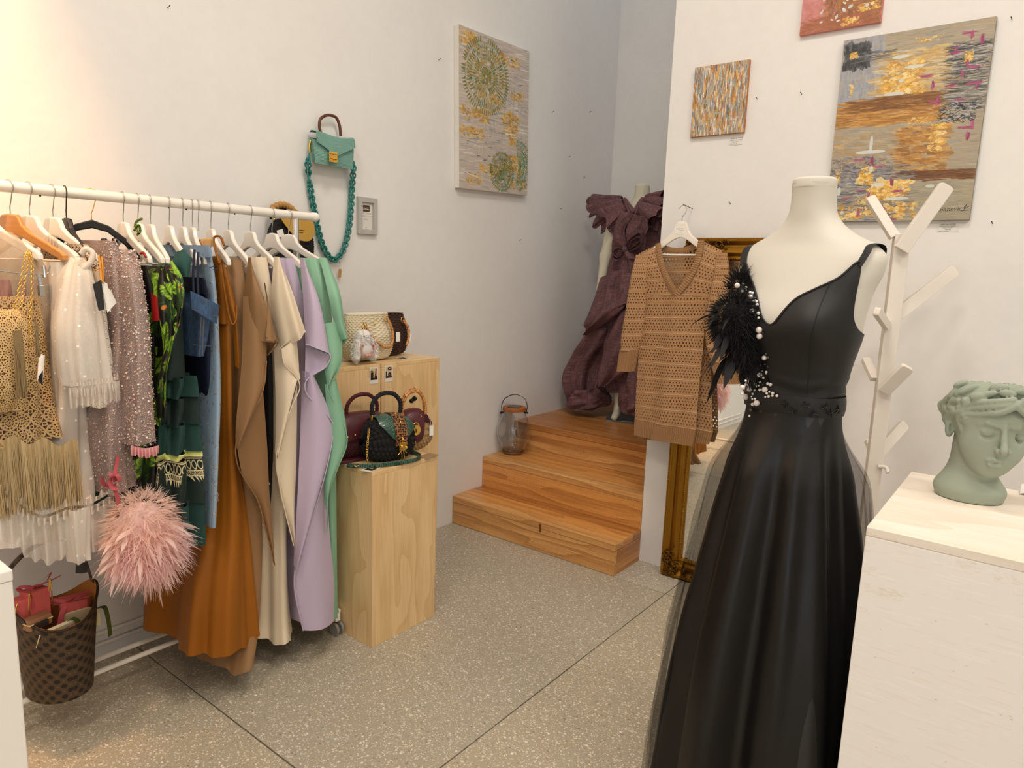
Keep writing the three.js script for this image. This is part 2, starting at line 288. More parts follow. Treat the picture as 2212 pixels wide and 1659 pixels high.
{ // oak steps: strips of oak on every tread and riser
  const t = thing('wooden_steps', 'three oak steps with a landing between the white walls', 'steps', [0, 0, 0]);
  setSeed(3);
  const plank = (name, x0, x1, y0, y1, z0, z1, r = 0.0025) => {
    const g = rbox(x1 - x0 - 0.0006, y1 - y0 - 0.0006, Math.abs(z1 - z0) - 0.0006, r, 1); nudge(g, rnd(2), rnd(2));
    part(name, g.translate((x0 + x1) / 2, (y0 + y1) / 2, (z0 + z1) / 2), MAT.oaks[Math.floor(rnd(4))], t);
  };
  const xa = XW + 0.002, tk = 0.04;
  const step = (z0, z1, y0, y1, xb, strips) => {
    let zz = z0; for (const s of strips) { const ze = Math.max(zz - s, z1); plank('tread_board', xa, xb, y1 - tk, y1, ze, zz, zz === z0 ? 0.004 : 0.0012); zz = ze; }
    const hb = (y1 - tk - y0) / 2; plank('riser_board', xa, xb, y0, y0 + hb, z0 - 0.022, z0 - 0.0015, 0.001); plank('riser_board', xa, xb, y0 + hb, y1 - tk, z0 - 0.022, z0 - 0.0015, 0.001);
  };
  step(-2.948, -3.221, 0, 0.17, -1.585, [0.085, 0.1, 0.1]);
  step(-3.217, -3.54, 0.17, 0.362, -1.588, [0.09, 0.11, 0.13]);
  step(-3.525, ZB + 0.001, 0.362, PLAT, -1.588, [0.1, 0.14, 0.14, 0.14, 0.14, 0.14, 0.14, 0.2]);
  plank('side_board', -1.607, -1.585, 0.0005, 0.0655, -3.221, -2.97, 0.001); plank('side_board', -1.607, -1.585, 0.0655, 0.129, -3.221, -2.97, 0.001);
  plank('landing_board', -1.587, -0.602, PLAT - tk, PLAT, ZB + 0.001, ZR - TH - 0.001, 0.001);
  part('carcass', [box(xa, -1.61, 0.001, 0.129, -3.24, -2.972), box(xa, -1.592, 0.001, 0.32, -3.55, -3.242), box(xa, -1.592, 0.001, 0.503, ZB + 0.002, -3.552)], MAT.birch, t);
  part('inlay', rbox(0.012, 0.045, 0.004, 0.001).translate(-2.05, 0.135, -2.9475), tint(MAT.oak, 0x8d6c4a), t);
}

// ---------------------------------------------------------------- clothes rack and hangers
const RX = -2.41, RY = 1.692, RR = 0.0165;
{
  const t = thing('clothes_rack', 'white tubular clothes rack on castors with chrome posts by the left wall', 'clothes rack', [RX, 0, -1.0]);
  const z0 = 0.95, z1 = -0.78;                                        // ends of the rail, from the rack's middle
  part('rail', rod([0, RY, z0], [0, RY, z1 + 0.012], RR, 24), MAT.whiteGloss, t);
  for (const [z, s] of [[z0, 1], [z1, -1]]) part('end_cap', lathe([[0, 0.012], [RR * 0.8, 0.012], [RR * 1.12, 0.007], [RR * 1.12, -0.014], [0, -0.014]], 24).rotateX(s * Math.PI / 2).translate(0, RY, z - s * 0.006), MAT.whiteGloss, t);
  for (const z of [0.86, -0.685]) {
    part('post', rod([0, 0.1, z], [0, RY - 0.01, z], 0.0115, 20), MAT.chrome, t, 'chrome upright post');
    part('foot', [rod([-0.25, 0.1, z], [0.25, 0.1, z], 0.0125, 16)], MAT.whiteGloss, t);
    for (const x of [-0.245, 0.245]) {
      const c = part('castor', [rbox(0.02, 0.03, 0.024, 0.004).translate(x, 0.075, z + 0.004), rod([x, 0.075, z], [x, 0.1, z], 0.008)], MAT.whiteGloss, t);
      for (const s of [-1, 1]) part('wheel', new THREE.CylinderGeometry(0.026, 0.026, 0.011, 24).rotateX(Math.PI / 2).translate(x, 0.027, z + 0.004 + s * 0.012), std(0x8d8a84, 0.6), c, 'grey castor wheel');
    }
  }
  for (const x of [0.032, -0.05]) part('bottom_rail', rod([x, 0.126, 0.86], [x, 0.126, -0.685], 0.0088, 16), MAT.whiteGloss, t);
  for (const z of [0.2, -0.18, -0.24, -0.42]) part('screw', ball(0.006, RY - RR - 0.001, z, 0.003), MAT.darkMetal, t);
}
const hangerBody = (() => {
  const R = [[0, 0], [0.03, -0.003], [0.04, -0.013], [0.05, -0.032], [0.075, -0.05], [0.11, -0.065], [0.16, -0.085], [0.2, -0.103], [0.213, -0.114], [0.214, -0.126], [0.205, -0.131], [0.15, -0.109], [0.1, -0.088], [0.05, -0.068], [0.018, -0.06], [0, -0.058]];
  return slab(outline([...R, ...R.slice(1, -1).reverse().map(([x, y]) => [-x, y])]), 0.015, 0.004, 2);
})();
const hangerHook = () => { const p = [V(0, -0.01, 0), V(0, 0.02, 0), V(0.004, 0.03, 0)], cy = 0.073, r = 0.0205; for (let a = -50; a <= 200; a += 14) p.push(V(Math.cos(rad(a)) * r, cy + Math.sin(rad(a)) * r + 0.0015, 0)); return tube(p, 0.0017, 60, 6); };
const hookGeo = hangerHook(), barGeo = rod([-0.175, -0.13, 0], [0.175, -0.13, 0], 0.0035, 8);
const woodHanger = phys(0xdcb684, 0.3, { map: T.birch, clearcoat: 0.5, clearcoatRoughness: 0.15 });
const HANG = {};
function hanger(key, railPx, tipPx, label, { body = MAT.whiteGloss, wire = MAT.steel, bar = true, name = 'coat_hanger', geo = hangerBody, drop = 0, swing } = {}) {
  const z = onX(RX, railPx, 403 + railPx * 0.0956).z;
  let best = 1e9, yaw = 0; const p = V();
  for (let a = -60; a <= 60; a += 0.5) { p.set(RX + 0.205 * Math.cos(rad(a)), RY - 0.19, z - 0.205 * Math.sin(rad(a))); const d = p.sub(EYE), px = W / 2 + FOCAL * d.dot(camRight) / d.dot(fwd); if (Math.abs(px - tipPx) < best) { best = Math.abs(px - tipPx); yaw = rad(a); } }
  if (swing !== undefined) yaw = swing;
  const t = thing(name, label, 'hanger', [RX, RY - 0.073 + 0.0165 - 0.019 - drop, z], yaw, 'hangers on the clothes rack');
  part('hanger_body', geo, body, t);
  part('hook', hookGeo, wire, t);
  if (bar) part('bar', barGeo, body, t);
  HANG[key] = { z, yaw, tip: V(RX + 0.205 * Math.cos(yaw), RY - 0.185, z - 0.205 * Math.sin(yaw)) };
  return t;
}
hanger('crochet', -42, 84, 'white hanger with gold chain straps looped over its tip');
hanger('wood', 18, 138, 'honey-coloured wooden hanger with notched ends', { body: woodHanger, bar: false });
hanger('tulle', 60, 165, 'white hanger inside the dotted tulle dress');
hanger('lace', 111, 206, 'white hanger with a knotted white lace shoulder on its tip');
hanger('brownlace', 140, 192, 'black hanger with a grey wire hook', { body: MAT.black, wire: MAT.darkMetal, bar: false });
{
  const t = hanger('bead', 195, 228, 'black arched plastic hanger with clip and a gold hook', { body: MAT.black, wire: MAT.gold, bar: false, swing: 1.2, geo: slab(outline([[-0.13, -0.115], [-0.1, -0.06], [-0.045, -0.016], [0, 0], [0.045, -0.016], [0.1, -0.06], [0.13, -0.115], [0.118, -0.118], [0.088, -0.075], [0.04, -0.036], [0, -0.026], [-0.04, -0.036], [-0.088, -0.075], [-0.118, -0.118]]), 0.016, 0.003) });
  part('cross_bar', rbox(0.26, 0.018, 0.014, 0.004).translate(0, -0.1, 0), MAT.black, t);
  part('clip', [rbox(0.018, 0.095, 0.026, 0.006).translate(0.06, -0.1, 0.012), rbox(0.018, 0.04, 0.03, 0.006).translate(0.03, -0.075, 0.012)], MAT.black, t);
}
hanger('black', 264, 322, 'white hanger beside the beaded dress with a red strap end');
hanger('palm', 296, 350, 'white hanger with green leaf-print straps');
hanger('palm2', 323, 362, 'white hanger with a thin gold chain around its arm');
hanger('green', 364, 403, 'white hanger with its tip through the dark green velvet dress');
hanger('denim', 393, 428, 'white hanger with a fine black chain and navy straps');
hanger('jeans', 414, 445, 'white hanger holding dark blue jeans');
{
  const t = hanger('light', 427, 462, 'pale wood clip hanger gripping the light blue jeans', { body: tint(MAT.birch, 0xf2dcb4), bar: false, geo: rbox(0.3, 0.03, 0.018, 0.004).translate(0, -0.055, 0) });
  part('clamp', rbox(0.05, 0.05, 0.024, 0.004).translate(0.1, -0.07, 0), tint(MAT.birch, 0xf2dcb4), t);
}
hanger('rust', 454, 494, 'white hanger with gold chain knot under its hook and the rust dress');
hanger('brown', 492, 537, 'white hanger inside the brown satin dress');
hanger('cream', 540, 594, 'white hanger inside the cream satin dress');
hanger('lilac', 587, 649, 'white hanger inside the lilac satin dress');
hanger('mint', 623, 704, 'white hanger inside the mint green satin dress, last on the rail');

// ---------------------------------------------------------------- garments on the rack
// rows: [py, left px, right px, front x, back x] -> closed hanging tube of cloth; its front end fills the measured width at that height
function drape(rows, { folds = 5, amp = 0.004, ampEnd = 0.015, ph = 0, hem = 0, nu = 96, nv = 60, e = 0.7, open = 0, lift = 0 } = {}) {
  const key = rows.map(([py, l, r, xf = -2.19, xb = -2.6], i) => { const a = onX(xf, l, py), b = onX(xf, r, py); return [i / (rows.length - 1), (a.y + b.y) / 2, (a.z + b.z) / 2, Math.abs(a.z - b.z) / 2, xf, xb]; });
  const k = keyed(key), pw = (c) => Math.sign(c) * Math.pow(Math.abs(c), e);
  return grid((u, v) => {
    const [y, zc, hz, xf, xb] = k(v), a = u * Math.PI * 2, m = lerp(amp, ampEnd, v * v) * (1 + 0.35 * Math.sin(a * 2 + ph * 3 + v * 2));
    const w = Math.sin(folds * a + ph + 0.7 * Math.sin(v * 3 + ph)) * m + 0.4 * m * Math.sin((folds * 2 + 1) * a + ph * 2 - v * 2);
    const cx = (xf + xb) / 2, hx = (xf - xb) / 2, c = Math.cos(a), s = Math.sin(a);
    const hw = hem * smooth(0.75, 1, v) * (Math.sin(folds * a + ph) + 0.5 * Math.sin(3 * a - ph));
    return V(cx + (hx + w) * pw(c), y + lift * Math.abs(c) + hw, zc + (Math.max(hz, 0.004) + w * Math.min(1, hz / 0.02)) * pw(s));
  }, nu, nv, true);
}
// a cloth panel between two measured edges [px, py, x], bulging towards the room
function panel(L, R, { bulge = 0.02, folds = 0, amp = 0, ph = 0, nu = 24, nv = 48, back = 0, spline = true } = {}) {
  const kk = (A) => keyed(A.map(([px, py, x], i) => { const p = onX(x, px, py); return [i / (A.length - 1), p.x, p.y, p.z]; }), spline), kl = kk(L), kr = kk(R);
  return grid((u, v) => {
    const a = kl(v), b = kr(v), s = Math.sin(Math.PI * u), w = bulge * s + amp * (0.4 + 0.6 * v) * s * Math.sin(folds * Math.PI * 2 * u + ph + 1.2 * v);
    return V(lerp(a[0], b[0], u) + w - back * (1 - s), lerp(a[1], b[1], u), lerp(a[2], b[2], u) + w * 0.3);
  }, nu, nv);
}
const edgeTube = (A, r = 0.0022, seg = 60) => tube(curve(A.map(([px, py, x]) => onX(x + 0.001, px, py))), r, seg, 5);
const fabric = (color, rough = 0.55, extra = {}) => phys(color, rough, { bumpMap: T.weave, bumpScale: 0.00012, sheen: 0.35, sheenRoughness: 0.5, sheenColor: new THREE.Color(color).lerp(new THREE.Color(0xffffff), 0.35), ...extra });
const satin = (color) => fabric(color, 0.5, { sheen: 0.45, specularIntensity: 0.55 });
function garment(name, label, group) { const g = thing(name, label, 'garment', [0, 0, 0]); if (group) g.userData.group = group; return g; }

{ // rust dress
  const m = satin(0x94580f), g = garment('satin_dress', 'long rust orange satin dress with narrow strap');
  part('skirt', drape([[690, 478, 506, -2.2], [760, 477, 512, -2.18], [900, 478, 516, -2.16], [1000, 477, 528, -2.15], [1143, 466, 552, -2.12], [1280, 446, 566, -2.07], [1408, 437, 576, -2.05, -2.56]], { folds: 7, amp: 0.003, ampEnd: 0.02, hem: 0.008, ph: 0.9 }), m, g);
  part('bodice', [drape([[556, 470, 482, -2.21, -2.56], [600, 472, 492, -2.2], [650, 474, 500, -2.2], [700, 477, 506, -2.19]], { folds: 3, amp: 0.002, ampEnd: 0.004, nv: 20 }),
    panel([[480, 560, -2.2], [490, 640, -2.17], [502, 700, -2.15], [508, 790, -2.16]], [[494, 600, -2.19], [508, 660, -2.15], [512, 705, -2.13], [520, 800, -2.15]], { bulge: 0.008 })], m, g);
  part('strap', tube([onX(-2.2, 474, 570), onX(-2.24, 463, 530), onX(-2.26, 463, 512), onX(-2.24, 475, 511), onX(-2.22, 484, 530)], 0.004, 24, 6), m, g);
  part('armhole', edgeTube([[478, 575, -2.16], [487, 640, -2.15], [497, 690, -2.14], [503, 701, -2.13], [510, 690, -2.13], [511, 660, -2.14]], 0.003), m, g);
}
{ // brown dress
  const m = satin(0x8f6c48), g = garment('satin_dress', 'long brown satin dress with waterfall sides touching the floor behind the rust one');
  part('body', drape([[562, 492, 536, -2.24, -2.56], [640, 496, 548, -2.2], [760, 500, 556, -2.19], [950, 505, 570, -2.18], [1150, 520, 588, -2.14], [1350, 500, 588, -2.1], [1446, 490, 572, -2.06]], { folds: 6, amp: 0.003, ampEnd: 0.013, hem: 0.012, ph: 2 }), m, g);
  part('sleeve', [panel([[536, 556, -2.2], [527, 640, -2.17], [529, 730, -2.15]], [[538, 557, -2.2], [568, 640, -2.1], [600, 742, -2.08]], { bulge: 0.03, amp: 0.008, folds: 1 }),
    panel([[570, 610, -2.13], [578, 670, -2.09], [574, 735, -2.07]], [[571, 612, -2.13], [586, 690, -2.1], [598, 738, -2.08]], { bulge: 0.012 }), panel([[575, 730, -2.12], [575, 760, -2.12]], [[598, 738, -2.08], [578, 768, -2.12]], { bulge: -0.01, nv: 8 })], m, g);
  part('drape', [panel([[525, 640, -2.16], [522, 780, -2.13], [511, 900, -2.1], [508, 965, -2.09]], [[570, 640, -2.14], [576, 780, -2.09], [566, 850, -2.07], [509, 968, -2.085]], { bulge: 0.025 }),
    panel([[508, 940, -2.11], [525, 1030, -2.11], [556, 1080, -2.1], [575, 1150, -2.09], [590, 1215, -2.08]], [[568, 840, -2.12], [577, 960, -2.11], [582, 1060, -2.1], [590, 1160, -2.09], [592, 1220, -2.08]], { bulge: 0.018 })], m, g);
  part('hem', [edgeTube([[576, 780, -2.085], [566, 850, -2.065], [540, 900, -2.07], [510, 960, -2.08], [512, 1000, -2.08], [525, 1030, -2.1], [556, 1080, -2.09], [575, 1150, -2.08], [590, 1210, -2.07]]), edgeTube([[574, 728, -2.07], [600, 740, -2.075], [578, 768, -2.11]])], m, g);
}
{ // cream dress
  const m = satin(0xe3d3b8), g = garment('satin_dress', 'long cream satin dress with waterfall sides between brown and lilac dresses');
  part('body', drape([[556, 545, 592, -2.24, -2.56], [640, 560, 606, -2.2], [760, 585, 628, -2.19], [950, 588, 640, -2.18], [1180, 590, 636, -2.14], [1330, 590, 644, -2.12], [1388, 590, 650, -2.1]], { folds: 6, amp: 0.003, ampEnd: 0.012, hem: 0.008, ph: 1.2 }), m, g);
  part('sleeve', [panel([[592, 554, -2.2], [586, 650, -2.16], [604, 740, -2.12], [609, 752, -2.12]], [[600, 556, -2.2], [628, 620, -2.12], [648, 680, -2.08], [660, 716, -2.07]], { bulge: 0.035, amp: 0.01, folds: 1.5, ph: 0.6 })], m, g);
  part('drape', [panel([[590, 700, -2.16], [594, 820, -2.13], [596, 900, -2.12], [594, 975, -2.1]], [[640, 722, -2.1], [646, 800, -2.08], [640, 830, -2.07], [597, 990, -2.09]], { bulge: 0.028, amp: 0.006, folds: 1 }),
    panel([[594, 970, -2.12], [604, 1060, -2.11], [625, 1140, -2.1], [634, 1180, -2.09]], [[642, 830, -2.12], [640, 1000, -2.11], [636, 1100, -2.1], [636, 1184, -2.09]], { bulge: 0.015 }),
    panel([[608, 754, -2.1], [614, 790, -2.09], [640, 825, -2.08]], [[644, 722, -2.09], [638, 760, -2.08], [649, 815, -2.07]], { bulge: 0.01, nv: 16 })], m, g);
  part('hem', [edgeTube([[609, 752, -2.11], [614, 785, -2.085], [640, 815, -2.07], [648, 835, -2.065], [630, 880, -2.07], [597, 985, -2.085], [606, 1060, -2.1], [634, 1178, -2.08]]), edgeTube([[605, 752, -2.11], [635, 728, -2.075], [660, 717, -2.066]])], m, g);
}
{ // lilac dress
  const m = satin(0xc0b1c8), g = garment('satin_dress', 'long lilac satin dress with waterfall sides next to the mint one');
  part('body', drape([[558, 605, 648, -2.24, -2.56], [650, 625, 668, -2.2], [760, 644, 690, -2.18], [950, 642, 712, -2.16], [1150, 645, 716, -2.13], [1290, 650, 720, -2.11], [1342, 656, 721, -2.1]], { folds: 6, amp: 0.003, ampEnd: 0.007, hem: 0.006, ph: 2.6 }), m, g);
  part('sleeve', [panel([[648, 557, -2.2], [655, 650, -2.14], [660, 744, -2.1]], [[655, 560, -2.2], [690, 650, -2.1], [712, 764, -2.06]], { bulge: 0.03, amp: 0.006, folds: 1 }),
    panel([[660, 745, -2.11], [659, 800, -2.1], [658, 822, -2.09]], [[712, 766, -2.06], [704, 792, -2.07], [662, 822, -2.085]], { bulge: -0.012, nv: 20 })], m, g);
  part('drape', [panel([[652, 800, -2.12], [648, 950, -2.11], [640, 1120, -2.09], [634, 1220, -2.08]], [[676, 805, -2.1], [716, 910, -2.06], [704, 1010, -2.05], [636, 1230, -2.075]], { bulge: 0.035, amp: 0.004, folds: 1 }),
    panel([[636, 1200, -2.09], [636, 1265, -2.08], [645, 1330, -2.07], [655, 1362, -2.06]], [[704, 1015, -2.09], [712, 1150, -2.08], [722, 1260, -2.07], [721, 1342, -2.06]], { bulge: 0.03 })], m, g);
  part('hem', [edgeTube([[660, 744, -2.09], [690, 752, -2.07], [714, 768, -2.055], [704, 792, -2.065], [672, 812, -2.08], [659, 828, -2.085], [662, 850, -2.08], [690, 880, -2.065], [718, 912, -2.055], [720, 930, -2.055], [706, 1010, -2.045], [680, 1100, -2.055], [640, 1215, -2.07], [636, 1270, -2.07], [655, 1362, -2.055]], 0.0028, 120)], m, g);
}
{ // mint dress
  const m = satin(0x86b598), g = garment('satin_dress', 'long mint green satin dress, nearest to the wooden plinths');
  part('body', drape([[558, 664, 704, -2.22, -2.5], [610, 672, 724, -2.16, -2.52], [680, 678, 736, -2.13, -2.55], [760, 684, 738, -2.12], [950, 690, 744, -2.11], [1150, 700, 744, -2.1], [1320, 698, 748, -2.09], [1338, 700, 748, -2.09]], { folds: 6, amp: 0.003, ampEnd: 0.006, hem: 0.004, ph: 0.4 }), m, g);
  part('sleeve', [panel([[690, 556, -2.2], [708, 630, -2.1], [722, 700, -2.08], [735, 734, -2.07]], [[706, 558, -2.2], [734, 630, -2.09], [744, 700, -2.06], [750, 728, -2.05]], { bulge: 0.02, nv: 30 }),
    panel([[735, 726, -2.1], [740, 742, -2.09]], [[750, 727, -2.06], [741, 743, -2.085]], { bulge: -0.01, nv: 6 })], m, g);
  part('drape', [panel([[690, 700, -2.1], [696, 760, -2.09], [706, 830, -2.07]], [[734, 690, -2.09], [738, 780, -2.05], [708, 832, -2.065]], { bulge: 0.02 }),
    panel([[702, 830, -2.08], [708, 950, -2.07], [700, 1040, -2.06], [700, 1080, -2.06]], [[726, 815, -2.07], [749, 950, -2.03], [712, 1060, -2.05], [706, 1150, -2.055]], { bulge: 0.02 })], m, g);
  part('hem', [edgeTube([[737, 732, -2.08], [742, 743, -2.08], [750, 728, -2.055]], 0.002, 20), edgeTube([[738, 782, -2.045], [722, 818, -2.055], [707, 832, -2.06], [722, 870, -2.05], [750, 950, -2.025], [730, 1010, -2.035], [710, 1065, -2.045], [706, 1150, -2.05]], 0.0024)], m, g);
}
{ // black dress with pale leaf strokes, seen between brown and cream
  const leaf = canvasTex(512, 1024, (c, w, h) => { c.fillStyle = '#0c0b10'; c.fillRect(0, 0, w, h); setSeed(5); c.lineCap = 'round'; for (let k = 0; k < 40; k++) { c.strokeStyle = rnd() < 0.6 ? '#e8e2da' : '#8f8a92'; c.lineWidth = rnd(2, 10); const x = rnd(w), y = rnd(h), a = rnd(-1, 1); c.beginPath(); c.moveTo(x, y); c.quadraticCurveTo(x + 60 * a, y + 60, x + rnd(-60, 90), y + rnd(60, 190)); c.stroke(); } }, true, [2, 1]);
  const g = garment('printed_dress', 'black dress with pale leaf strokes squeezed between brown and cream dresses');
  part('body', drape([[690, 566, 588, -2.22], [800, 572, 600, -2.2], [950, 576, 600, -2.2], [1150, 580, 598, -2.2]], { folds: 4, amp: 0.002, ampEnd: 0.006 }), fabric(0xffffff, 0.6, { map: leaf }), g);
}
// --- denim
T.denim = dataTex(256, 256, (u, v, i, j) => { const tw = ((i + j) % 6 < 3 ? 1 : 0.82), n = fbm(u * 40, v * 12, 40, 12, 5, 3); const k = tw * (0.75 + 0.5 * n); return [92 * k, 122 * k, 156 * k]; }, true, [6, 6]);
{
  const m = fabric(0xb9c6d6, 0.85, { map: T.denim, sheen: 0 }), thread = fabric(0x6f6a62, 0.8);
  const g = garment('denim_corset', 'cropped mid blue denim corset top with vertical seams on navy straps');
  part('body', drape([[632, 409, 414, -2.18, -2.5], [650, 410, 452, -2.16, -2.5], [668, 413, 474, -2.14, -2.5], [720, 418, 468, -2.14, -2.5], [770, 420, 454, -2.14, -2.48]], { folds: 5, amp: 0.003, ampEnd: 0.004, nv: 30 }), m, g);
  part('cuff', panel([[411, 628, -2.12], [414, 668, -2.11]], [[475, 660, -2.1], [468, 700, -2.1]], { bulge: 0.02, nv: 8 }), m, g);
  part('seam', [edgeTube([[446, 646, -2.09], [440, 700, -2.1], [437, 768, -2.11]], 0.0014), edgeTube([[438, 648, -2.09], [434, 700, -2.1], [431, 768, -2.11]], 0.001), edgeTube([[418, 745, -2.11], [455, 748, -2.11]], 0.0008), edgeTube([[416, 668, -2.1], [468, 684, -2.09]], 0.0008)], thread, g);
  part('strap', [edgeTube([[418, 640, -2.16], [417, 600, -2.18], [420, 540, -2.2]], 0.004), edgeTube([[428, 640, -2.16], [427, 600, -2.18], [428, 545, -2.2]], 0.004)], fabric(0x16203f, 0.7), g);
}
{
  const m = fabric(0x3c4d6d, 0.85, { map: T.denim, sheen: 0 }), g = garment('dark_jeans', 'dark blue denim trousers with ragged hem behind the denim corset');
  part('leg', drape([[600, 432, 448, -2.2], [640, 436, 458, -2.2], [760, 440, 468, -2.18], [900, 444, 474, -2.18], [1000, 450, 474, -2.18], [1066, 456, 470, -2.18]], { folds: 4, amp: 0.003, ampEnd: 0.004 }), m, g);
  part('waistband', drape([[604, 434, 450, -2.17], [636, 438, 458, -2.17]], { folds: 3, amp: 0.001, ampEnd: 0.001, nv: 6 }), tint(m, 0x2c3850), g);
  setSeed(9); part('ragged_hem', Array.from({ length: 26 }, () => { const x = rnd(456, 470); return edgeTube([[x, 1064, -2.17], [x + rnd(-4, 4), 1070 + rnd(14), -2.16]], 0.0008, 4); }), fabric(0xb8c0cc, 0.9), g);
}
{
  T.embroidery = canvasTex(512, 1024, (c, w, h) => { c.fillStyle = 'rgb(142,166,188)'; c.fillRect(0, 0, w, h); setSeed(15); for (let k = 0; k < 5000; k++) { c.fillStyle = `rgba(${rnd() < 0.5 ? '170,190,206' : '120,146,172'},0.35)`; c.fillRect(rnd(w), rnd(h), 2, rnd(2, 9)); } for (let k = 0; k < 900; k++) { c.strokeStyle = ['#8a6c3a', '#b69a62', '#5c5a58', '#d9cba6'][Math.floor(rnd(4))]; c.lineWidth = rnd(1, 3); const y = Math.pow(rnd(), 0.8) * h, x = rnd(w), a = rnd(6.3); c.beginPath(); c.moveTo(x, y); c.quadraticCurveTo(x + 8 * Math.cos(a), y + 8 * Math.sin(a), x + 14 * Math.cos(a + 0.8), y + 14 * Math.sin(a + 0.8)); c.stroke(); } }, true, [2.2, 1.3]);
  const m = fabric(0xffffff, 0.85, { map: T.embroidery, sheen: 0 }), g = garment('light_jeans', 'light blue jeans with gold embroidery beside the rust dress');
  part('leg', drape([[536, 446, 462, -2.2], [600, 452, 474, -2.18], [700, 459, 482, -2.16], [850, 463, 486, -2.13], [1000, 461, 480, -2.09], [1140, 457, 475, -2.07, -2.5]], { folds: 4, amp: 0.002, ampEnd: 0.004 }), m, g);
  part('waistband', drape([[530, 446, 461, -2.18], [556, 449, 466, -2.17]], { folds: 2, amp: 0.001, ampEnd: 0.001, nv: 6 }), tint(m, 0xe4eaf2), g);
  part('seam', [edgeTube([[452, 578, -2.14], [470, 574, -2.14]], 0.0012), edgeTube([[453, 584, -2.14], [471, 580, -2.14]], 0.0012)], fabric(0x2a3550, 0.8), g);
}
{ // dark green tiered dress
  const m = fabric(0x0f2620, 0.8, { sheen: 0.2 }), vel = phys(0x143c37, 0.85, { sheen: 1, sheenRoughness: 0.35, sheenColor: new THREE.Color(0x3f8a80) });
  const g = garment('velvet_dress', 'dark green tiered dress with velvet bands and ecru lace trim');
  const rows = [[640, 372, 404, -2.18], [720, 358, 414, -2.17], [800, 348, 424, -2.15], [900, 343, 432, -2.13], [1000, 341, 440, -2.11], [1100, 344, 446, -2.1], [1186, 348, 446, -2.09]];
  const at2 = (py, g0 = 0) => { let i = 0; while (i < rows.length - 2 && py > rows[i + 1][0]) i++; const a = rows[i], b = rows[i + 1], s = (py - a[0]) / (b[0] - a[0]); return [py, lerp(a[1], b[1], s) - g0, lerp(a[2], b[2], s) + g0, lerp(a[3], b[3], s) + g0 * 0.0016, -2.6]; };
  const pleat = { folds: 11, amp: 0.004, ampEnd: 0.016, ph: 0.5, nu: 176 };
  part('bodice', [drape([[600, 385, 398, -2.2, -2.5], [660, 374, 404, -2.18, -2.55], [720, 358, 414, -2.17], [820, 346, 426, -2.15]], { folds: 4, amp: 0.002, ampEnd: 0.004 })], m, g);
  part('shoulder', panel([[378, 545, -2.2], [374, 570, -2.18], [390, 596, -2.16]], [[396, 537, -2.2], [412, 560, -2.15], [408, 598, -2.14]], { bulge: 0.02, nv: 16 }), tint(vel, 0x1c4a44), g);
  const tier = (y0, y1, mat, nm, grow, o = {}) => part(nm, drape([at2(y0, grow), at2((y0 + y1) / 2, grow), at2(y1, grow)], { ...pleat, amp: 0.018, ampEnd: 0.022, nv: 16, ...o }), mat, g);
  tier(815, 860, vel, 'velvet_band', 1.5); tier(858, 920, m, 'tier', 1); tier(915, 980, vel, 'velvet_band', 2.6); tier(992, 1094, m, 'tier', 2); tier(1088, 1188, vel, 'velvet_band', 3.4, { hem: 0.006 });
  tier(977, 992, fabric(0xc9cf7c, 0.6), 'ribbon', 3.2);
  T.trim = canvasTex(256, 256, (c, w) => { c.clearRect(0, 0, w, w); c.strokeStyle = '#d8cda2'; c.lineWidth = 13; for (const y of [10, 44, 150]) { c.beginPath(); c.moveTo(0, y); c.lineTo(w, y); c.stroke(); } for (let k = 0; k < 3; k++) { const x = (k + 0.5) * w / 3; c.beginPath(); c.ellipse(x, 98, 34, 36, 0, 0, 7); c.stroke(); } c.lineWidth = 9; for (let k = -1; k < 5; k++) { const x = k * w / 4; c.beginPath(); c.moveTo(x, 150); c.lineTo(x + w / 8, 245); c.lineTo(x + w / 4, 150); c.moveTo(x + w / 8, 150); c.lineTo(x + w / 8, 245); c.moveTo(x, 200); c.lineTo(x + w / 4, 200); c.stroke(); } c.lineWidth = 14; c.setLineDash([12, 8]); c.beginPath(); c.moveTo(0, 26); c.lineTo(w, 26); c.stroke(); }, true, [1 / 0.055, 1 / 0.098]);
  tier(992, 1047, fabric(0xffffff, 0.8, { map: T.trim, alphaTest: 0.5, sheen: 0 }), 'lace_trim', 3.4);
}
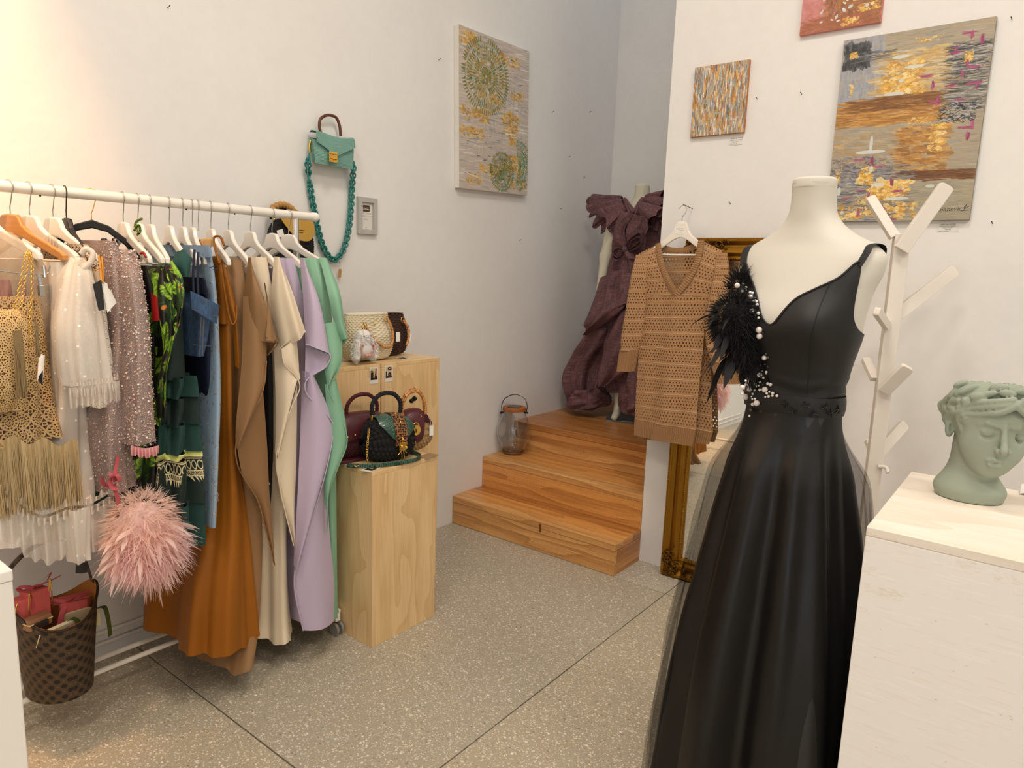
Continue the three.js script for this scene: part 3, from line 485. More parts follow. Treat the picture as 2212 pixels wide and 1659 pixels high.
{ // palm print dress
  T.palm = canvasTex(512, 1024, (c, w, h) => {
    c.fillStyle = '#0d0f0c'; c.fillRect(0, 0, w, h); setSeed(22);
    const leafAt = (x, y, a, L, col) => { c.save(); c.translate(x, y); c.rotate(a); for (let s = 0; s < L; s += 9) for (const d of [-1, 1]) { c.fillStyle = col[Math.floor(rnd(col.length))]; c.beginPath(); c.moveTo(s, 0); c.quadraticCurveTo(s + 26, d * 20, s + 34 - s * 0.05, d * (52 * Math.sin(Math.PI * (s + 30) / (L + 40)) + 4)); c.quadraticCurveTo(s + 10, d * 22, s, 0); c.fill(); } c.restore(); };
    for (let k = 0; k < 60; k++) leafAt(rnd(w), rnd(h), rnd(6.3), rnd(110, 220), rnd() < 0.72 ? ['#86b522', '#b0d640', '#659a1e'] : ['#1f3d17', '#2c5420', '#17300f']);
    for (let k = 0; k < 9; k++) { c.fillStyle = ['#b33a2c', '#c9742f', '#7c2038'][k % 3]; c.beginPath(); c.ellipse(rnd(w), rnd(h), 14, 22, rnd(3), 0, 7); c.fill(); }
  }, true, [4.4, 2.2]);
  const m = fabric(0xffffff, 0.5, { map: T.palm }), g = garment('leaf_print_dress', 'black dress printed with lime green palm leaves');
  part('body', drape([[575, 350, 362, -2.2, -2.5], [610, 342, 388, -2.17], [680, 337, 396, -2.15], [740, 340, 388, -2.15], [800, 338, 372, -2.15], [950, 318, 366, -2.15], [1064, 304, 362, -2.14]], { folds: 7, amp: 0.006, ampEnd: 0.012, ph: 1.1 }), m, g);
  part('front_drape', [panel([[344, 586, -2.16], [340, 630, -2.13], [346, 700, -2.11], [352, 760, -2.11], [340, 830, -2.12], [338, 900, -2.13]], [[366, 570, -2.16], [398, 622, -2.1], [390, 690, -2.08], [374, 745, -2.08], [360, 810, -2.1], [358, 900, -2.12]], { bulge: 0.025, amp: 0.012, folds: 3, nu: 40, nv: 60 }),
    panel([[350, 575, -2.17], [364, 600, -2.12], [372, 650, -2.09], [376, 690, -2.09]], [[372, 562, -2.16], [396, 604, -2.09], [396, 650, -2.07], [386, 700, -2.07]], { bulge: 0.02, amp: 0.01, folds: 2, ph: 1 })], m, g);
  part('strap', [edgeTube([[300, 505, -2.27], [292, 488, -2.3], [296, 478, -2.3], [308, 472, -2.29]], 0.004, 24), edgeTube([[290, 498, -2.3], [300, 486, -2.28], [303, 500, -2.28], [296, 508, -2.28]], 0.004, 24)], m, g);
}
{ // black top with red panel behind the beads
  const g = garment('black_blouse', 'black lace top with a red panel between beaded and leaf-print dresses');
  part('body', drape([[575, 308, 322, -2.22, -2.55], [640, 316, 348, -2.2], [760, 322, 350, -2.19], [960, 322, 346, -2.18]], { folds: 4, amp: 0.002, ampEnd: 0.005 }), fabric(0x141012, 0.7), g);
  part('red_panel', panel([[326, 632, -2.15], [328, 694, -2.15]], [[346, 648, -2.13], [352, 690, -2.13]], { bulge: 0.012, nv: 12 }), fabric(0xb01b18, 0.5), g, 'red satin panel');
  part('strap', edgeTube([[303, 548, -2.2], [310, 546, -2.19], [316, 556, -2.18]], 0.004), fabric(0xb01b18, 0.5), g);
}

// ---------------------------------------------------------------- lace, tulle and beads at the near end of the rack
function laceTex(color, cell, line, size = 512, fill = null) {      // rosettes of openwork; one tile holds 2 x 2 motifs
  return canvasTex(size, size, (c, w) => {
    if (fill) { c.fillStyle = fill; c.fillRect(0, 0, w, w); } else c.clearRect(0, 0, w, w);
    c.strokeStyle = color; c.lineCap = 'round';
    const R = w / 4;
    for (let i = -1; i < 3; i++) for (let j = -1; j < 3; j++) {
      const x = (i + 0.5) * w / 2, y = (j + 0.5) * w / 2;
      c.lineWidth = line; c.beginPath(); c.arc(x, y, R * 0.17, 0, 7); c.stroke();
      c.lineWidth = line * 0.8;
      for (let k = 0; k < 12; k++) { const a = k * Math.PI / 6; c.beginPath(); c.moveTo(x + Math.cos(a) * R * 0.17, y + Math.sin(a) * R * 0.17); c.lineTo(x + Math.cos(a) * R * 0.56, y + Math.sin(a) * R * 0.56); c.stroke(); }
      c.lineWidth = line; c.beginPath(); c.arc(x, y, R * 0.56, 0, 7); c.stroke();
      for (let k = 0; k < 12; k++) { const a = (k + 0.5) * Math.PI / 6; c.beginPath(); c.arc(x + Math.cos(a) * R * 0.74, y + Math.sin(a) * R * 0.74, R * 0.17, 0, 7); c.stroke(); }
      c.lineWidth = line * 1.15; c.beginPath(); c.arc(x, y, R * 0.95, 0, 7); c.stroke();
    }
    for (let i = 0; i < 3; i++) for (let j = 0; j < 3; j++) { const x = i * w / 2, y = j * w / 2; c.lineWidth = line; c.beginPath(); c.arc(x, y, R * 0.22, 0, 7); c.stroke(); for (let k = 0; k < 4; k++) { const a = k * Math.PI / 2 + Math.PI / 4; c.beginPath(); c.moveTo(x + Math.cos(a) * R * 0.22, y + Math.sin(a) * R * 0.22); c.lineTo(x + Math.cos(a) * R * 0.6, y + Math.sin(a) * R * 0.6); c.stroke(); } }
  }, true, [1 / cell, 1 / cell]);
}
function fringe(points, len, n, r, sway = 0.006) {                   // strands hanging from a line of points
  const c = curve(points), out = [];
  for (let k = 0; k < n; k++) { const p = c.getPoint((k + 0.5) / n), L = len((k + 0.5) / n) * rnd(0.93, 1.04), dx = rnd(-sway, sway), dz = rnd(-sway, sway); out.push(new THREE.TubeGeometry(new THREE.CatmullRomCurve3([p, V(p.x + dx * 0.4, p.y - L * 0.5, p.z + dz * 0.4), V(p.x + dx, p.y - L, p.z + dz)]), 3, r, 4, false)); }
  return out;
}
const stuff = (m) => { m.userData.kind = 'stuff'; return m; };
function chainGeo(points, n, rx, ry, wire, turnAll = 0) {            // interlocking links along a curve
  const c = curve(points), out = [], base = new THREE.TorusGeometry(1, 1, 6, 14);
  for (let k = 0; k < n; k++) {
    const t = (k + 0.5) / n, p = c.getPoint(t), d = c.getTangent(t);
    const ring = []; for (let a = 0; a < 14; a++) ring.push(V(Math.cos(a / 14 * 6.2832) * rx, Math.sin(a / 14 * 6.2832) * ry, 0));
    const g = new THREE.TubeGeometry(new THREE.CatmullRomCurve3(ring, true), 20, wire, 6, true);
    g.rotateY(k % 2 ? Math.PI / 2 + turnAll : turnAll); g.applyQuaternion(new THREE.Quaternion().setFromUnitVectors(V(0, 1, 0), d)); out.push(g.translate(p.x, p.y, p.z));
  }
  return out;
}
{ // crochet skirt with fringe, clipped on the first hanger
  setSeed(61);
  const lace = fabric(0xffffff, 0.9, { map: laceTex('#cfae78', 0.085, 15), alphaTest: 0.5, sheen: 0 }), lining = fabric(0x8a685c, 0.85);
  const g = garment('crochet_skirt', 'ecru crochet skirt with long metallic fringe and a dusky pink pleated waistband');
  const rows = [[640, -70, 112, -2.19, -2.52], [760, -78, 130, -2.17, -2.55], [880, -84, 148, -2.15], [962, -90, 164, -2.13]];
  part('lace', [drape(rows, { folds: 6, amp: 0.006, ampEnd: 0.011, nu: 120 })], lace, g);
  part('waistband', drape([[604, -60, 104, -2.21, -2.52], [650, -66, 108, -2.2, -2.52]], { folds: 26, amp: 0.003, ampEnd: 0.004, nu: 260, nv: 8 }), fabric(0x8d6b62, 0.8), g, 'dusky pink pleated waistband');
  part('lining', drape(rows.map(([y, l, r, f, b = -2.58]) => [y, l + 6, r - 6, f - 0.012, b + 0.012]), { folds: 6, amp: 0.006, ampEnd: 0.011 }), lining, g);
  const line = []; for (let k = 0; k <= 20; k++) line.push(onX(-2.118 + 0.008 * Math.sin(k * 1.9), -20 + k * 9.4, 946 + 8 * Math.sin(k * 0.9) + (k / 20) * 12));
  const line2 = line.map((p) => V(p.x - 0.016, p.y - 0.01, p.z)), gold = phys(0xcdb68a, 0.45, { metalness: 0.15 });
  stuff(part('fringe', fringe(line, (t) => 0.2 + 0.01 * Math.sin(t * 9), 300, 0.0009), gold, g)); stuff(part('fringe', fringe(line2, () => 0.19, 130, 0.0011), gold, g));
  stuff(part('fringe', fringe([onX(-2.16, 78, 1060), onX(-2.15, 118, 1060)], () => 0.155, 46, 0.0012), gold, g));
  part('clip', [rod(onX(-2.16, 84, 592), onX(-2.155, 92, 632), 0.006, 10), rbox(0.018, 0.03, 0.012, 0.002).translate(...onX(-2.155, 89, 628).toArray()), tube([onX(-2.17, -20, 582), onX(-2.17, 60, 592), onX(-2.17, 104, 590), onX(-2.17, 108, 574)], 0.002, 20, 6), rod(onX(-2.17, 94, 575), onX(-2.16, 97, 600), 0.005, 10)], MAT.steel, g, 'steel skirt clip');
}
{ // crochet bag on gold chains
  const lace = fabric(0xffffff, 0.9, { map: laceTex('#d6b57e', 0.07, 17), alphaTest: 0.5, sheen: 0 }), inner = fabric(0x8f7350, 0.9);
  const g = thing('crochet_bag', 'ecru crochet pouch with tassels hanging from the first hanger by gold chains', 'bag', [0, 0, 0]);
  const rows = [[668, -40, 42, -2.1, -2.2], [700, -60, 70, -2.08, -2.21], [780, -70, 76, -2.07, -2.21], [850, -66, 72, -2.07, -2.2], [892, -50, 56, -2.09, -2.19]];
  part('pouch', drape(rows, { folds: 5, amp: 0.003, ampEnd: 0.006, nu: 80, nv: 30 }), lace, g);
  part('lining', drape(rows.map(([y, l, r, f, b]) => [y + 2, l + 8, r - 8, f - 0.014, b + 0.014]), { folds: 5, amp: 0.003, ampEnd: 0.005, nu: 80, nv: 20 }), inner, g);
  setSeed(62);
  stuff(part('tassel', fringe([onX(-2.055, 28, 716), onX(-2.055, 47, 712)], () => 0.17, 34, 0.0011, 0.004), phys(0x96805a, 0.4, { metalness: 0.3 }), g)); stuff(part('tassel', fringe([onX(-2.06, 74, 690), onX(-2.06, 82, 700)], () => 0.09, 14, 0.0011, 0.004), phys(0x96805a, 0.4, { metalness: 0.3 }), g));
  part('chain', [chainGeo([onX(-2.12, 28, 680), onX(-2.14, 42, 620), onX(-2.155, 55, 556), onX(-2.16, 62, 542)], 26, 0.003, 0.0046, 0.0009), chainGeo([onX(-2.12, 34, 692), onX(-2.14, 48, 640), onX(-2.155, 58, 580), onX(-2.16, 66, 545)], 26, 0.003, 0.0046, 0.0009), chainGeo([onX(-2.16, 68, 545), onX(-2.14, 70, 600), onX(-2.12, 66, 680), onX(-2.1, 62, 748)], 32, 0.003, 0.0046, 0.0009)], MAT.gold, g, 'gold chain straps');
  part('care_card', panel([[84, 762, -2.1], [80, 822, -2.09]], [[97, 768, -2.1], [92, 830, -2.09]], { bulge: 0.004, nu: 4, nv: 4 }), MAT.paper, g); part('care_card', panel([[84, 812, -2.085], [82, 822, -2.085]], [[93, 800, -2.085], [92, 832, -2.085]], { bulge: 0.003, nu: 4, nv: 4 }), MAT.black, g);
}
// tulle
T.net = dataTex(256, 256, (u, v) => { const a = Math.abs(Math.sin((u + v) * Math.PI * 22)), b = Math.abs(Math.sin((u - v) * Math.PI * 22)), t = Math.min(a, b) < 0.42 ? 1 : 0; return [238, 230, 220, t ? 225 : 70]; }, true, [1 / 0.06, 1 / 0.06]);
T.dotNet = canvasTex(512, 512, (c, w) => { c.fillStyle = 'rgba(240,232,222,0.28)'; c.fillRect(0, 0, w, w); c.strokeStyle = 'rgba(243,237,228,0.8)'; c.lineWidth = 2.6; for (let k = -w; k < 2 * w; k += 11) { c.beginPath(); c.moveTo(k, 0); c.lineTo(k + w, w); c.moveTo(k + w, 0); c.lineTo(k, w); c.stroke(); } c.fillStyle = 'rgba(250,246,240,1)'; for (const [x, y] of [[0.2, 0.2], [0.7, 0.12], [0.45, 0.5], [0.92, 0.55], [0.15, 0.8], [0.66, 0.86]]) { c.beginPath(); c.arc(x * w, y * w, 13, 0, 7); c.fill(); } }, true, [1 / 0.14, 1 / 0.14]);
const tulle = std(0xffffff, 0.85, { map: T.dotNet, transparent: true }), sheer = std(0xd8cdbd, 0.8, { map: T.net, transparent: true });
function frill(points, w, waves, amp, nu = 140, dir = [0, -1, 0]) {  // gathered strip of cloth along a line
  const c = curve(points);
  return grid((u, v) => { const p = c.getPoint(clamp(u, 0, 1)), s = Math.sin(u * waves * 6.2832) * amp * (0.25 + v), q = Math.cos(u * waves * 6.2832 * 0.5 + 1) * amp * 0.5; return V(p.x + s + dir[0] * w * v, p.y + dir[1] * w * v + q * v, p.z + s * 0.4 + dir[2] * w * v); }, nu, 5);
}
{ // sheer ivory dress on the wooden hanger
  const g = garment('lace_dress', 'sheer ivory lace dress under the wooden hanger');
  part('body', drape([[500, -10, 40, -2.24, -2.56], [560, -30, 112, -2.22, -2.56], [640, -40, 150, -2.21], [800, -50, 158, -2.2], [980, -60, 176, -2.2]], { folds: 5, amp: 0.004, ampEnd: 0.01 }), std(0xc8bba8, 0.85, { map: T.net, transparent: true }), g);
  part('lining', drape([[560, -20, 100, -2.25, -2.54], [800, -40, 146, -2.23], [980, -50, 166, -2.23]], { folds: 5, amp: 0.003, ampEnd: 0.008 }), fabric(0xa3917c, 0.85), g);
}
{ // dotted tulle dress
  setSeed(63);
  const g = garment('tulle_dress', 'white dotted tulle dress with frilled cuffs and hem over a nude lining');
  part('skirt', drape([[566, 96, 172, -2.22, -2.56], [700, 100, 190, -2.2], [870, 90, 206, -2.19], [1000, 50, 224, -2.17], [1100, 0, 236, -2.15], [1176, -60, 208, -2.15]], { folds: 7, amp: 0.005, ampEnd: 0.014, hem: 0.01 }), tulle, g);
  part('lining', drape([[600, 110, 176, -2.24, -2.54], [870, 100, 198, -2.21], [1000, 70, 214, -2.2], [1100, 40, 222, -2.19]], { folds: 7, amp: 0.004, ampEnd: 0.01 }), fabric(0xb59c88, 0.8), g);
  part('sleeve', drape([[556, 160, 192, -2.2, -2.26], [600, 152, 210, -2.13, -2.24], [700, 138, 234, -2.08, -2.22], [770, 142, 244, -2.07, -2.2], [832, 152, 252, -2.07, -2.19]], { folds: 5, amp: 0.003, ampEnd: 0.006, nu: 72, nv: 40 }), tulle, g);
  const cuff = (y, l, r, x) => [onX(x, l, y + 6), onX(x + 0.02, (l + r) / 2, y), onX(x, r, y - 10)];
  part('cuff_frill', [frill(cuff(832, 148, 258, -2.05), 0.055, 9, 0.008), frill(cuff(830, 148, 256, -2.045), 0.012, 16, 0.009, 140, [0, 1, 0]), frill(cuff(836, 150, 256, -2.05), 0.02, 14, 0.01)], std(0xffffff, 0.85, { map: T.net, transparent: true }), g);
  const hemLine = (dy, x) => [onX(x, -10, 1056 + dy), onX(x + 0.01, 40, 1092 + dy), onX(x + 0.015, 90, 1118 + dy), onX(x + 0.02, 150, 1100 + dy), onX(x + 0.02, 190, 1096 + dy), onX(x, 246, 1066 + dy)];
  part('hem_frill', [frill(hemLine(0, -2.13), 0.02, 22, 0.012, 220), frill(hemLine(-6, -2.125), 0.016, 24, 0.012, 220, [0, 1, 0]), frill(hemLine(10, -2.14), 0.12, 10, 0.012, 200)], std(0xffffff, 0.85, { map: T.net, transparent: true }), g);
  part('cuff_tail', drape([[1100, 146, 198, -2.09, -2.16], [1150, 150, 200, -2.09, -2.16], [1216, 162, 196, -2.09, -2.15]], { folds: 4, amp: 0.004, ampEnd: 0.006, nu: 48, nv: 16 }), tulle, g);
  part('collar', frill([onX(-2.3, 92, 520), onX(-2.26, 110, 505), onX(-2.24, 124, 512)], 0.035, 5, 0.008, 60), sheer, g);
  part('ribbon', panel([[164, 1212, -2.1], [163, 1238, -2.1]], [[190, 1214, -2.1], [190, 1236, -2.1]], { bulge: 0.006, nu: 6, nv: 6 }), MAT.black, g, 'black satin label');
}
{ // white crochet top
  const lace = fabric(0xffffff, 0.9, { map: laceTex('#efe8dc', 0.05, 19), alphaTest: 0.5, sheen: 0 }), g = garment('crochet_blouse', 'white crochet top peeking out behind the tulle sleeve');
  const rows = [[566, 190, 226, -2.2, -2.5], [620, 204, 236, -2.18], [720, 218, 246, -2.16], [800, 226, 258, -2.14], [880, 196, 263, -2.13]];
  part('body', drape(rows, { folds: 5, amp: 0.003, ampEnd: 0.007, nv: 40 }), lace, g);
  part('lining', drape(rows.map(([y, l, r, f, b = -2.58]) => [y, l + 4, r - 4, f - 0.01, b + 0.01]), { folds: 5, amp: 0.003, ampEnd: 0.006 }), fabric(0xb8a28c, 0.9), g);
  part('shoulder_knot', [tube([onX(-2.16, 176, 548), onX(-2.15, 186, 538), onX(-2.14, 200, 546), onX(-2.14, 196, 566), onX(-2.15, 182, 580)], 0.008, 30, 8), tube([onX(-2.16, 180, 570), onX(-2.15, 190, 600), onX(-2.15, 196, 640)], 0.014, 20, 8)], fabric(0xe6dccd, 0.95), g);
}
{
  const g = garment('animal_lace_top', 'brown animal-patterned lace top on the black hanger');
  T.animal = canvasTex(256, 256, (c, w) => { c.fillStyle = '#cdbba2'; c.fillRect(0, 0, w, w); setSeed(8); for (let k = 0; k < 120; k++) { c.fillStyle = ['#4a2f22', '#6d4a36', '#2d1d18'][k % 3]; c.beginPath(); c.ellipse(rnd(w), rnd(w), rnd(3, 9), rnd(6, 14), rnd(3), 0, 7); c.fill(); } }, true, [9, 9]);
  part('body', drape([[528, 160, 205, -2.2, -2.5], [600, 196, 236, -2.17], [760, 210, 246, -2.17], [900, 214, 250, -2.17]], { folds: 4, amp: 0.003, ampEnd: 0.005, nv: 30 }), fabric(0xffffff, 0.8, { map: T.animal, sheen: 0 }), g);
  const tag = thing('swing_tag', 'black and white paper swing tags on an orange cord in front of the crochet top', 'tag', [0, 0, 0]);
  part('card', panel([[200, 614, -2.07], [213, 672, -2.06]], [[219, 604, -2.065], [226, 668, -2.055]], { bulge: 0.002, nu: 3, nv: 3 }), std(0x0c0c0d, 0.5, { map: canvasTex(64, 256, (c, w, h) => { c.fillStyle = '#fff'; c.fillRect(0, 0, w, h); c.fillStyle = '#fff'; }, true, [1, 1]) }), tag, 'black tag');
  part('card', panel([[219, 608, -2.07], [232, 676, -2.065]], [[240, 628, -2.06], [252, 654, -2.055]], { bulge: -0.004, nu: 4, nv: 4 }), MAT.paper, tag, 'white tag'); part('card', panel([[221, 608, -2.072], [226, 668, -2.07]], [[232, 612, -2.07], [240, 674, -2.068]], { bulge: -0.003, nu: 4, nv: 4 }), MAT.paper, tag, 'white tag');
  part('cord', [edgeTube([[213, 552, -2.15], [217, 580, -2.11], [219, 610, -2.07]], 0.003), edgeTube([[220, 555, -2.15], [222, 585, -2.11], [222, 612, -2.07]], 0.0025), edgeTube([[204, 584, -2.11], [216, 580, -2.1]], 0.002)], fabric(0xd59030, 0.7), tag, 'orange cord');
}
{ // beaded dress
  setSeed(64);
  T.beadCloth = canvasTex(512, 512, (c, w) => { c.fillStyle = 'rgb(148,130,124)'; c.fillRect(0, 0, w, w); for (let k = 0; k < 700; k++) { c.fillStyle = `rgba(${rnd() < 0.5 ? '92,78,76' : '168,148,140'},0.25)`; c.fillRect(rnd(w), rnd(w), 2, rnd(6, 40)); } for (let k = 0; k < 1500; k++) { const t = rnd(); c.fillStyle = t < 0.55 ? 'rgb(224,212,196)' : t < 0.8 ? 'rgb(190,166,160)' : t < 0.92 ? 'rgb(250,246,238)' : 'rgb(206,150,110)'; c.beginPath(); c.arc(rnd(w), rnd(w), rnd(1, 2.6), 0, 7); c.fill(); } }, true, [5, 5]);
  const cloth = fabric(0xffffff, 0.5, { map: T.beadCloth }), g = garment('beaded_dress', 'taupe dress covered in pink beads and crystals with a pink frilled cuff');
  const bodyRows = [[520, 226, 262, -2.2, -2.5], [600, 226, 296, -2.17], [720, 234, 300, -2.15], [860, 212, 302, -2.13], [960, 206, 306, -2.12], [1064, 216, 312, -2.12]], sleeveRows = [[540, 256, 300, -2.2, -2.3], [600, 270, 318, -2.12, -2.28], [720, 284, 334, -2.08, -2.22], [860, 286, 338, -2.06, -2.18], [960, 284, 342, -2.06, -2.17]];
  const body = part('body', drape(bodyRows, { folds: 5, amp: 0.004, ampEnd: 0.01 }), cloth, g), sl = part('sleeve', drape(sleeveRows, { folds: 4, amp: 0.003, ampEnd: 0.005, nu: 60, nv: 40 }), cloth, g);
  part('cuff_frill', frill([onX(-2.06, 282, 962), onX(-2.04, 312, 968), onX(-2.06, 343, 962)], 0.028, 8, 0.006, 100), fabric(0xe3a5a8, 0.7), g, 'pink frill');
  const pearl = phys(0xffffff, 0.25, { clearcoat: 0.6 }), scatter = (mesh, n, minX, r0, r1) => {
    const p = mesh.geometry.attributes.position, nm = mesh.geometry.attributes.normal, ok = []; for (let i = 0; i < p.count; i++) if (p.getX(i) > minX) ok.push(i);
    const inst = new THREE.InstancedMesh(new THREE.SphereGeometry(1, 8, 6), pearl, n), m4 = new THREE.Matrix4(), col = new THREE.Color(), tones = [0xdcbcb8, 0xe8dace, 0xc8a6a2, 0xf2eae0, 0xd0a08c, 0xb89a98, 0xdcc2ae];
    for (let k = 0; k < n; k++) { const i = ok[Math.floor(rnd(ok.length))], j = ok[Math.floor(rnd(ok.length))], near = Math.hypot(p.getX(i) - p.getX(j), p.getY(i) - p.getY(j), p.getZ(i) - p.getZ(j)) < 0.04 ? 0.5 : 0, r = rnd() < 0.2 ? r1 * rnd(0.6, 1) : rnd(r0, r0 * 1.7); m4.makeScale(r, r, r).setPosition(lerp(p.getX(i), p.getX(j), near) + nm.getX(i) * 0, lerp(p.getY(i), p.getY(j), near) + rnd(-0.008, 0.008), lerp(p.getZ(i), p.getZ(j), near) + rnd(-0.004, 0.004)); inst.setMatrixAt(k, m4); inst.setColorAt(k, col.set(tones[Math.floor(rnd(tones.length))])); }
    inst.name = 'beads'; inst.userData.kind = 'stuff'; g.add(inst);
  };
  scatter(sl, 3600, -2.2, 0.0009, 0.0036); scatter(body, 3000, -2.24, 0.0008, 0.0026);
}
function plumes(n, centre, rad3, len, mat, parent, { down = 0.35, width = 0.004, curl = 0.5 } = {}) {   // soft feathers growing out of a round core
  const out = [];
  for (let k = 0; k < n; k++) {
    const a = rnd(6.2832), z = rnd(-1, 1), s = Math.sqrt(1 - z * z), d = V(s * Math.cos(a), z, s * Math.sin(a)), p0 = V(centre.x + d.x * rad3[0], centre.y + d.y * rad3[1], centre.z + d.z * rad3[2]);
    const L = rnd(len[0], len[1]), side = V(rnd(-1, 1), rnd(-1, 1), rnd(-1, 1)).cross(d).normalize(), dir = d.clone().add(V(rnd(-0.6, 0.6), rnd(-0.5, 0.5) - down * rnd(0.3, 1.3), rnd(-0.6, 0.6))).normalize(), w = width * rnd(0.6, 1.5), cu = rnd(-curl, curl);
    out.push(grid((u, v) => { const b = v * L; return V(p0.x + dir.x * b + side.x * ((u - 0.5) * w * Math.sin(Math.PI * (0.12 + 0.88 * v)) * 2 + cu * b * v * 0.4), p0.y + dir.y * b - down * b * v * 0.5 + side.y * (u - 0.5) * w * Math.sin(Math.PI * (0.12 + 0.88 * v)) * 2, p0.z + dir.z * b + side.z * ((u - 0.5) * w * Math.sin(Math.PI * (0.12 + 0.88 * v)) * 2 + cu * b * v * 0.4)); }, 1, 5));
  }
  return stuff(part('feathers', out, mat, parent));
}
{ // pink feather bag
  setSeed(65);
  const g = thing('feather_bag', 'fluffy pink feather pouch hanging by a pink ribbon bow below the beaded dress', 'bag', [0, 0, 0]), c = onX(-2.1, 305, 1152), hairy = (col) => phys(col, 1, { transmission: 0.6, thickness: 0 });
  part('core', skin((x, y, z) => sdEll(x, y, z, [c.x, c.y, c.z], [0.07, 0.105, 0.085]) + 0.012 * n3(x * 40, y * 40, z * 40), [c.x - 0.1, c.y - 0.14, c.z - 0.12], [c.x + 0.1, c.y + 0.14, c.z + 0.12], 0.012), std(0xecccc8, 0.95), g);
  plumes(2600, c.clone().add(V(0.01, 0.02, 0)), [0.066, 0.1, 0.08], [0.02, 0.06], hairy(0xfbe2d6), g, { width: 0.0013, down: 0.5, curl: 1.4 });
  plumes(2600, c.clone().add(V(0.02, -0.04, -0.01)), [0.06, 0.08, 0.085], [0.02, 0.075], hairy(0xffe4e6), g, { width: 0.0013, down: 0.6, curl: 1.4 });
  plumes(90, c.clone().add(V(0.02, -0.02, 0)), [0.07, 0.1, 0.09], [0.04, 0.08], hairy(0xffece8), g, { width: 0.006, down: 0.7 });
  plumes(40, c.clone().add(V(0.02, -0.03, 0)), [0.07, 0.1, 0.09], [0.05, 0.085], hairy(0xf2d6cf), g, { width: 0.006, down: 0.9 });
  const bow = onX(-2.04, 240, 1044), loop = (pts) => { const cc = curve(pts.map(([a, b, x]) => onX(x, a, b))); return grid((u, v) => { const p = cc.getPoint(v); return V(p.x + (u - 0.5) * 0.012, p.y, p.z + (u - 0.5) * 0.016); }, 3, 24); };
  part('ribbon_bow', [loop([[244, 1052, -2.05], [224, 1046, -2.04], [222, 1030, -2.03], [240, 1024, -2.03], [250, 1040, -2.04]]), loop([[244, 1050, -2.05], [258, 1040, -2.03], [254, 1026, -2.03], [238, 1034, -2.03], [242, 1052, -2.03], [254, 1058, -2.03]]), loop([[246, 1046, -2.04], [252, 1070, -2.04], [256, 1090, -2.05]]), loop([[246, 1040, -2.06], [258, 960, -2.14], [262, 900, -2.16]])], satin(0xc9616a), g, 'pink satin ribbon bow');
}
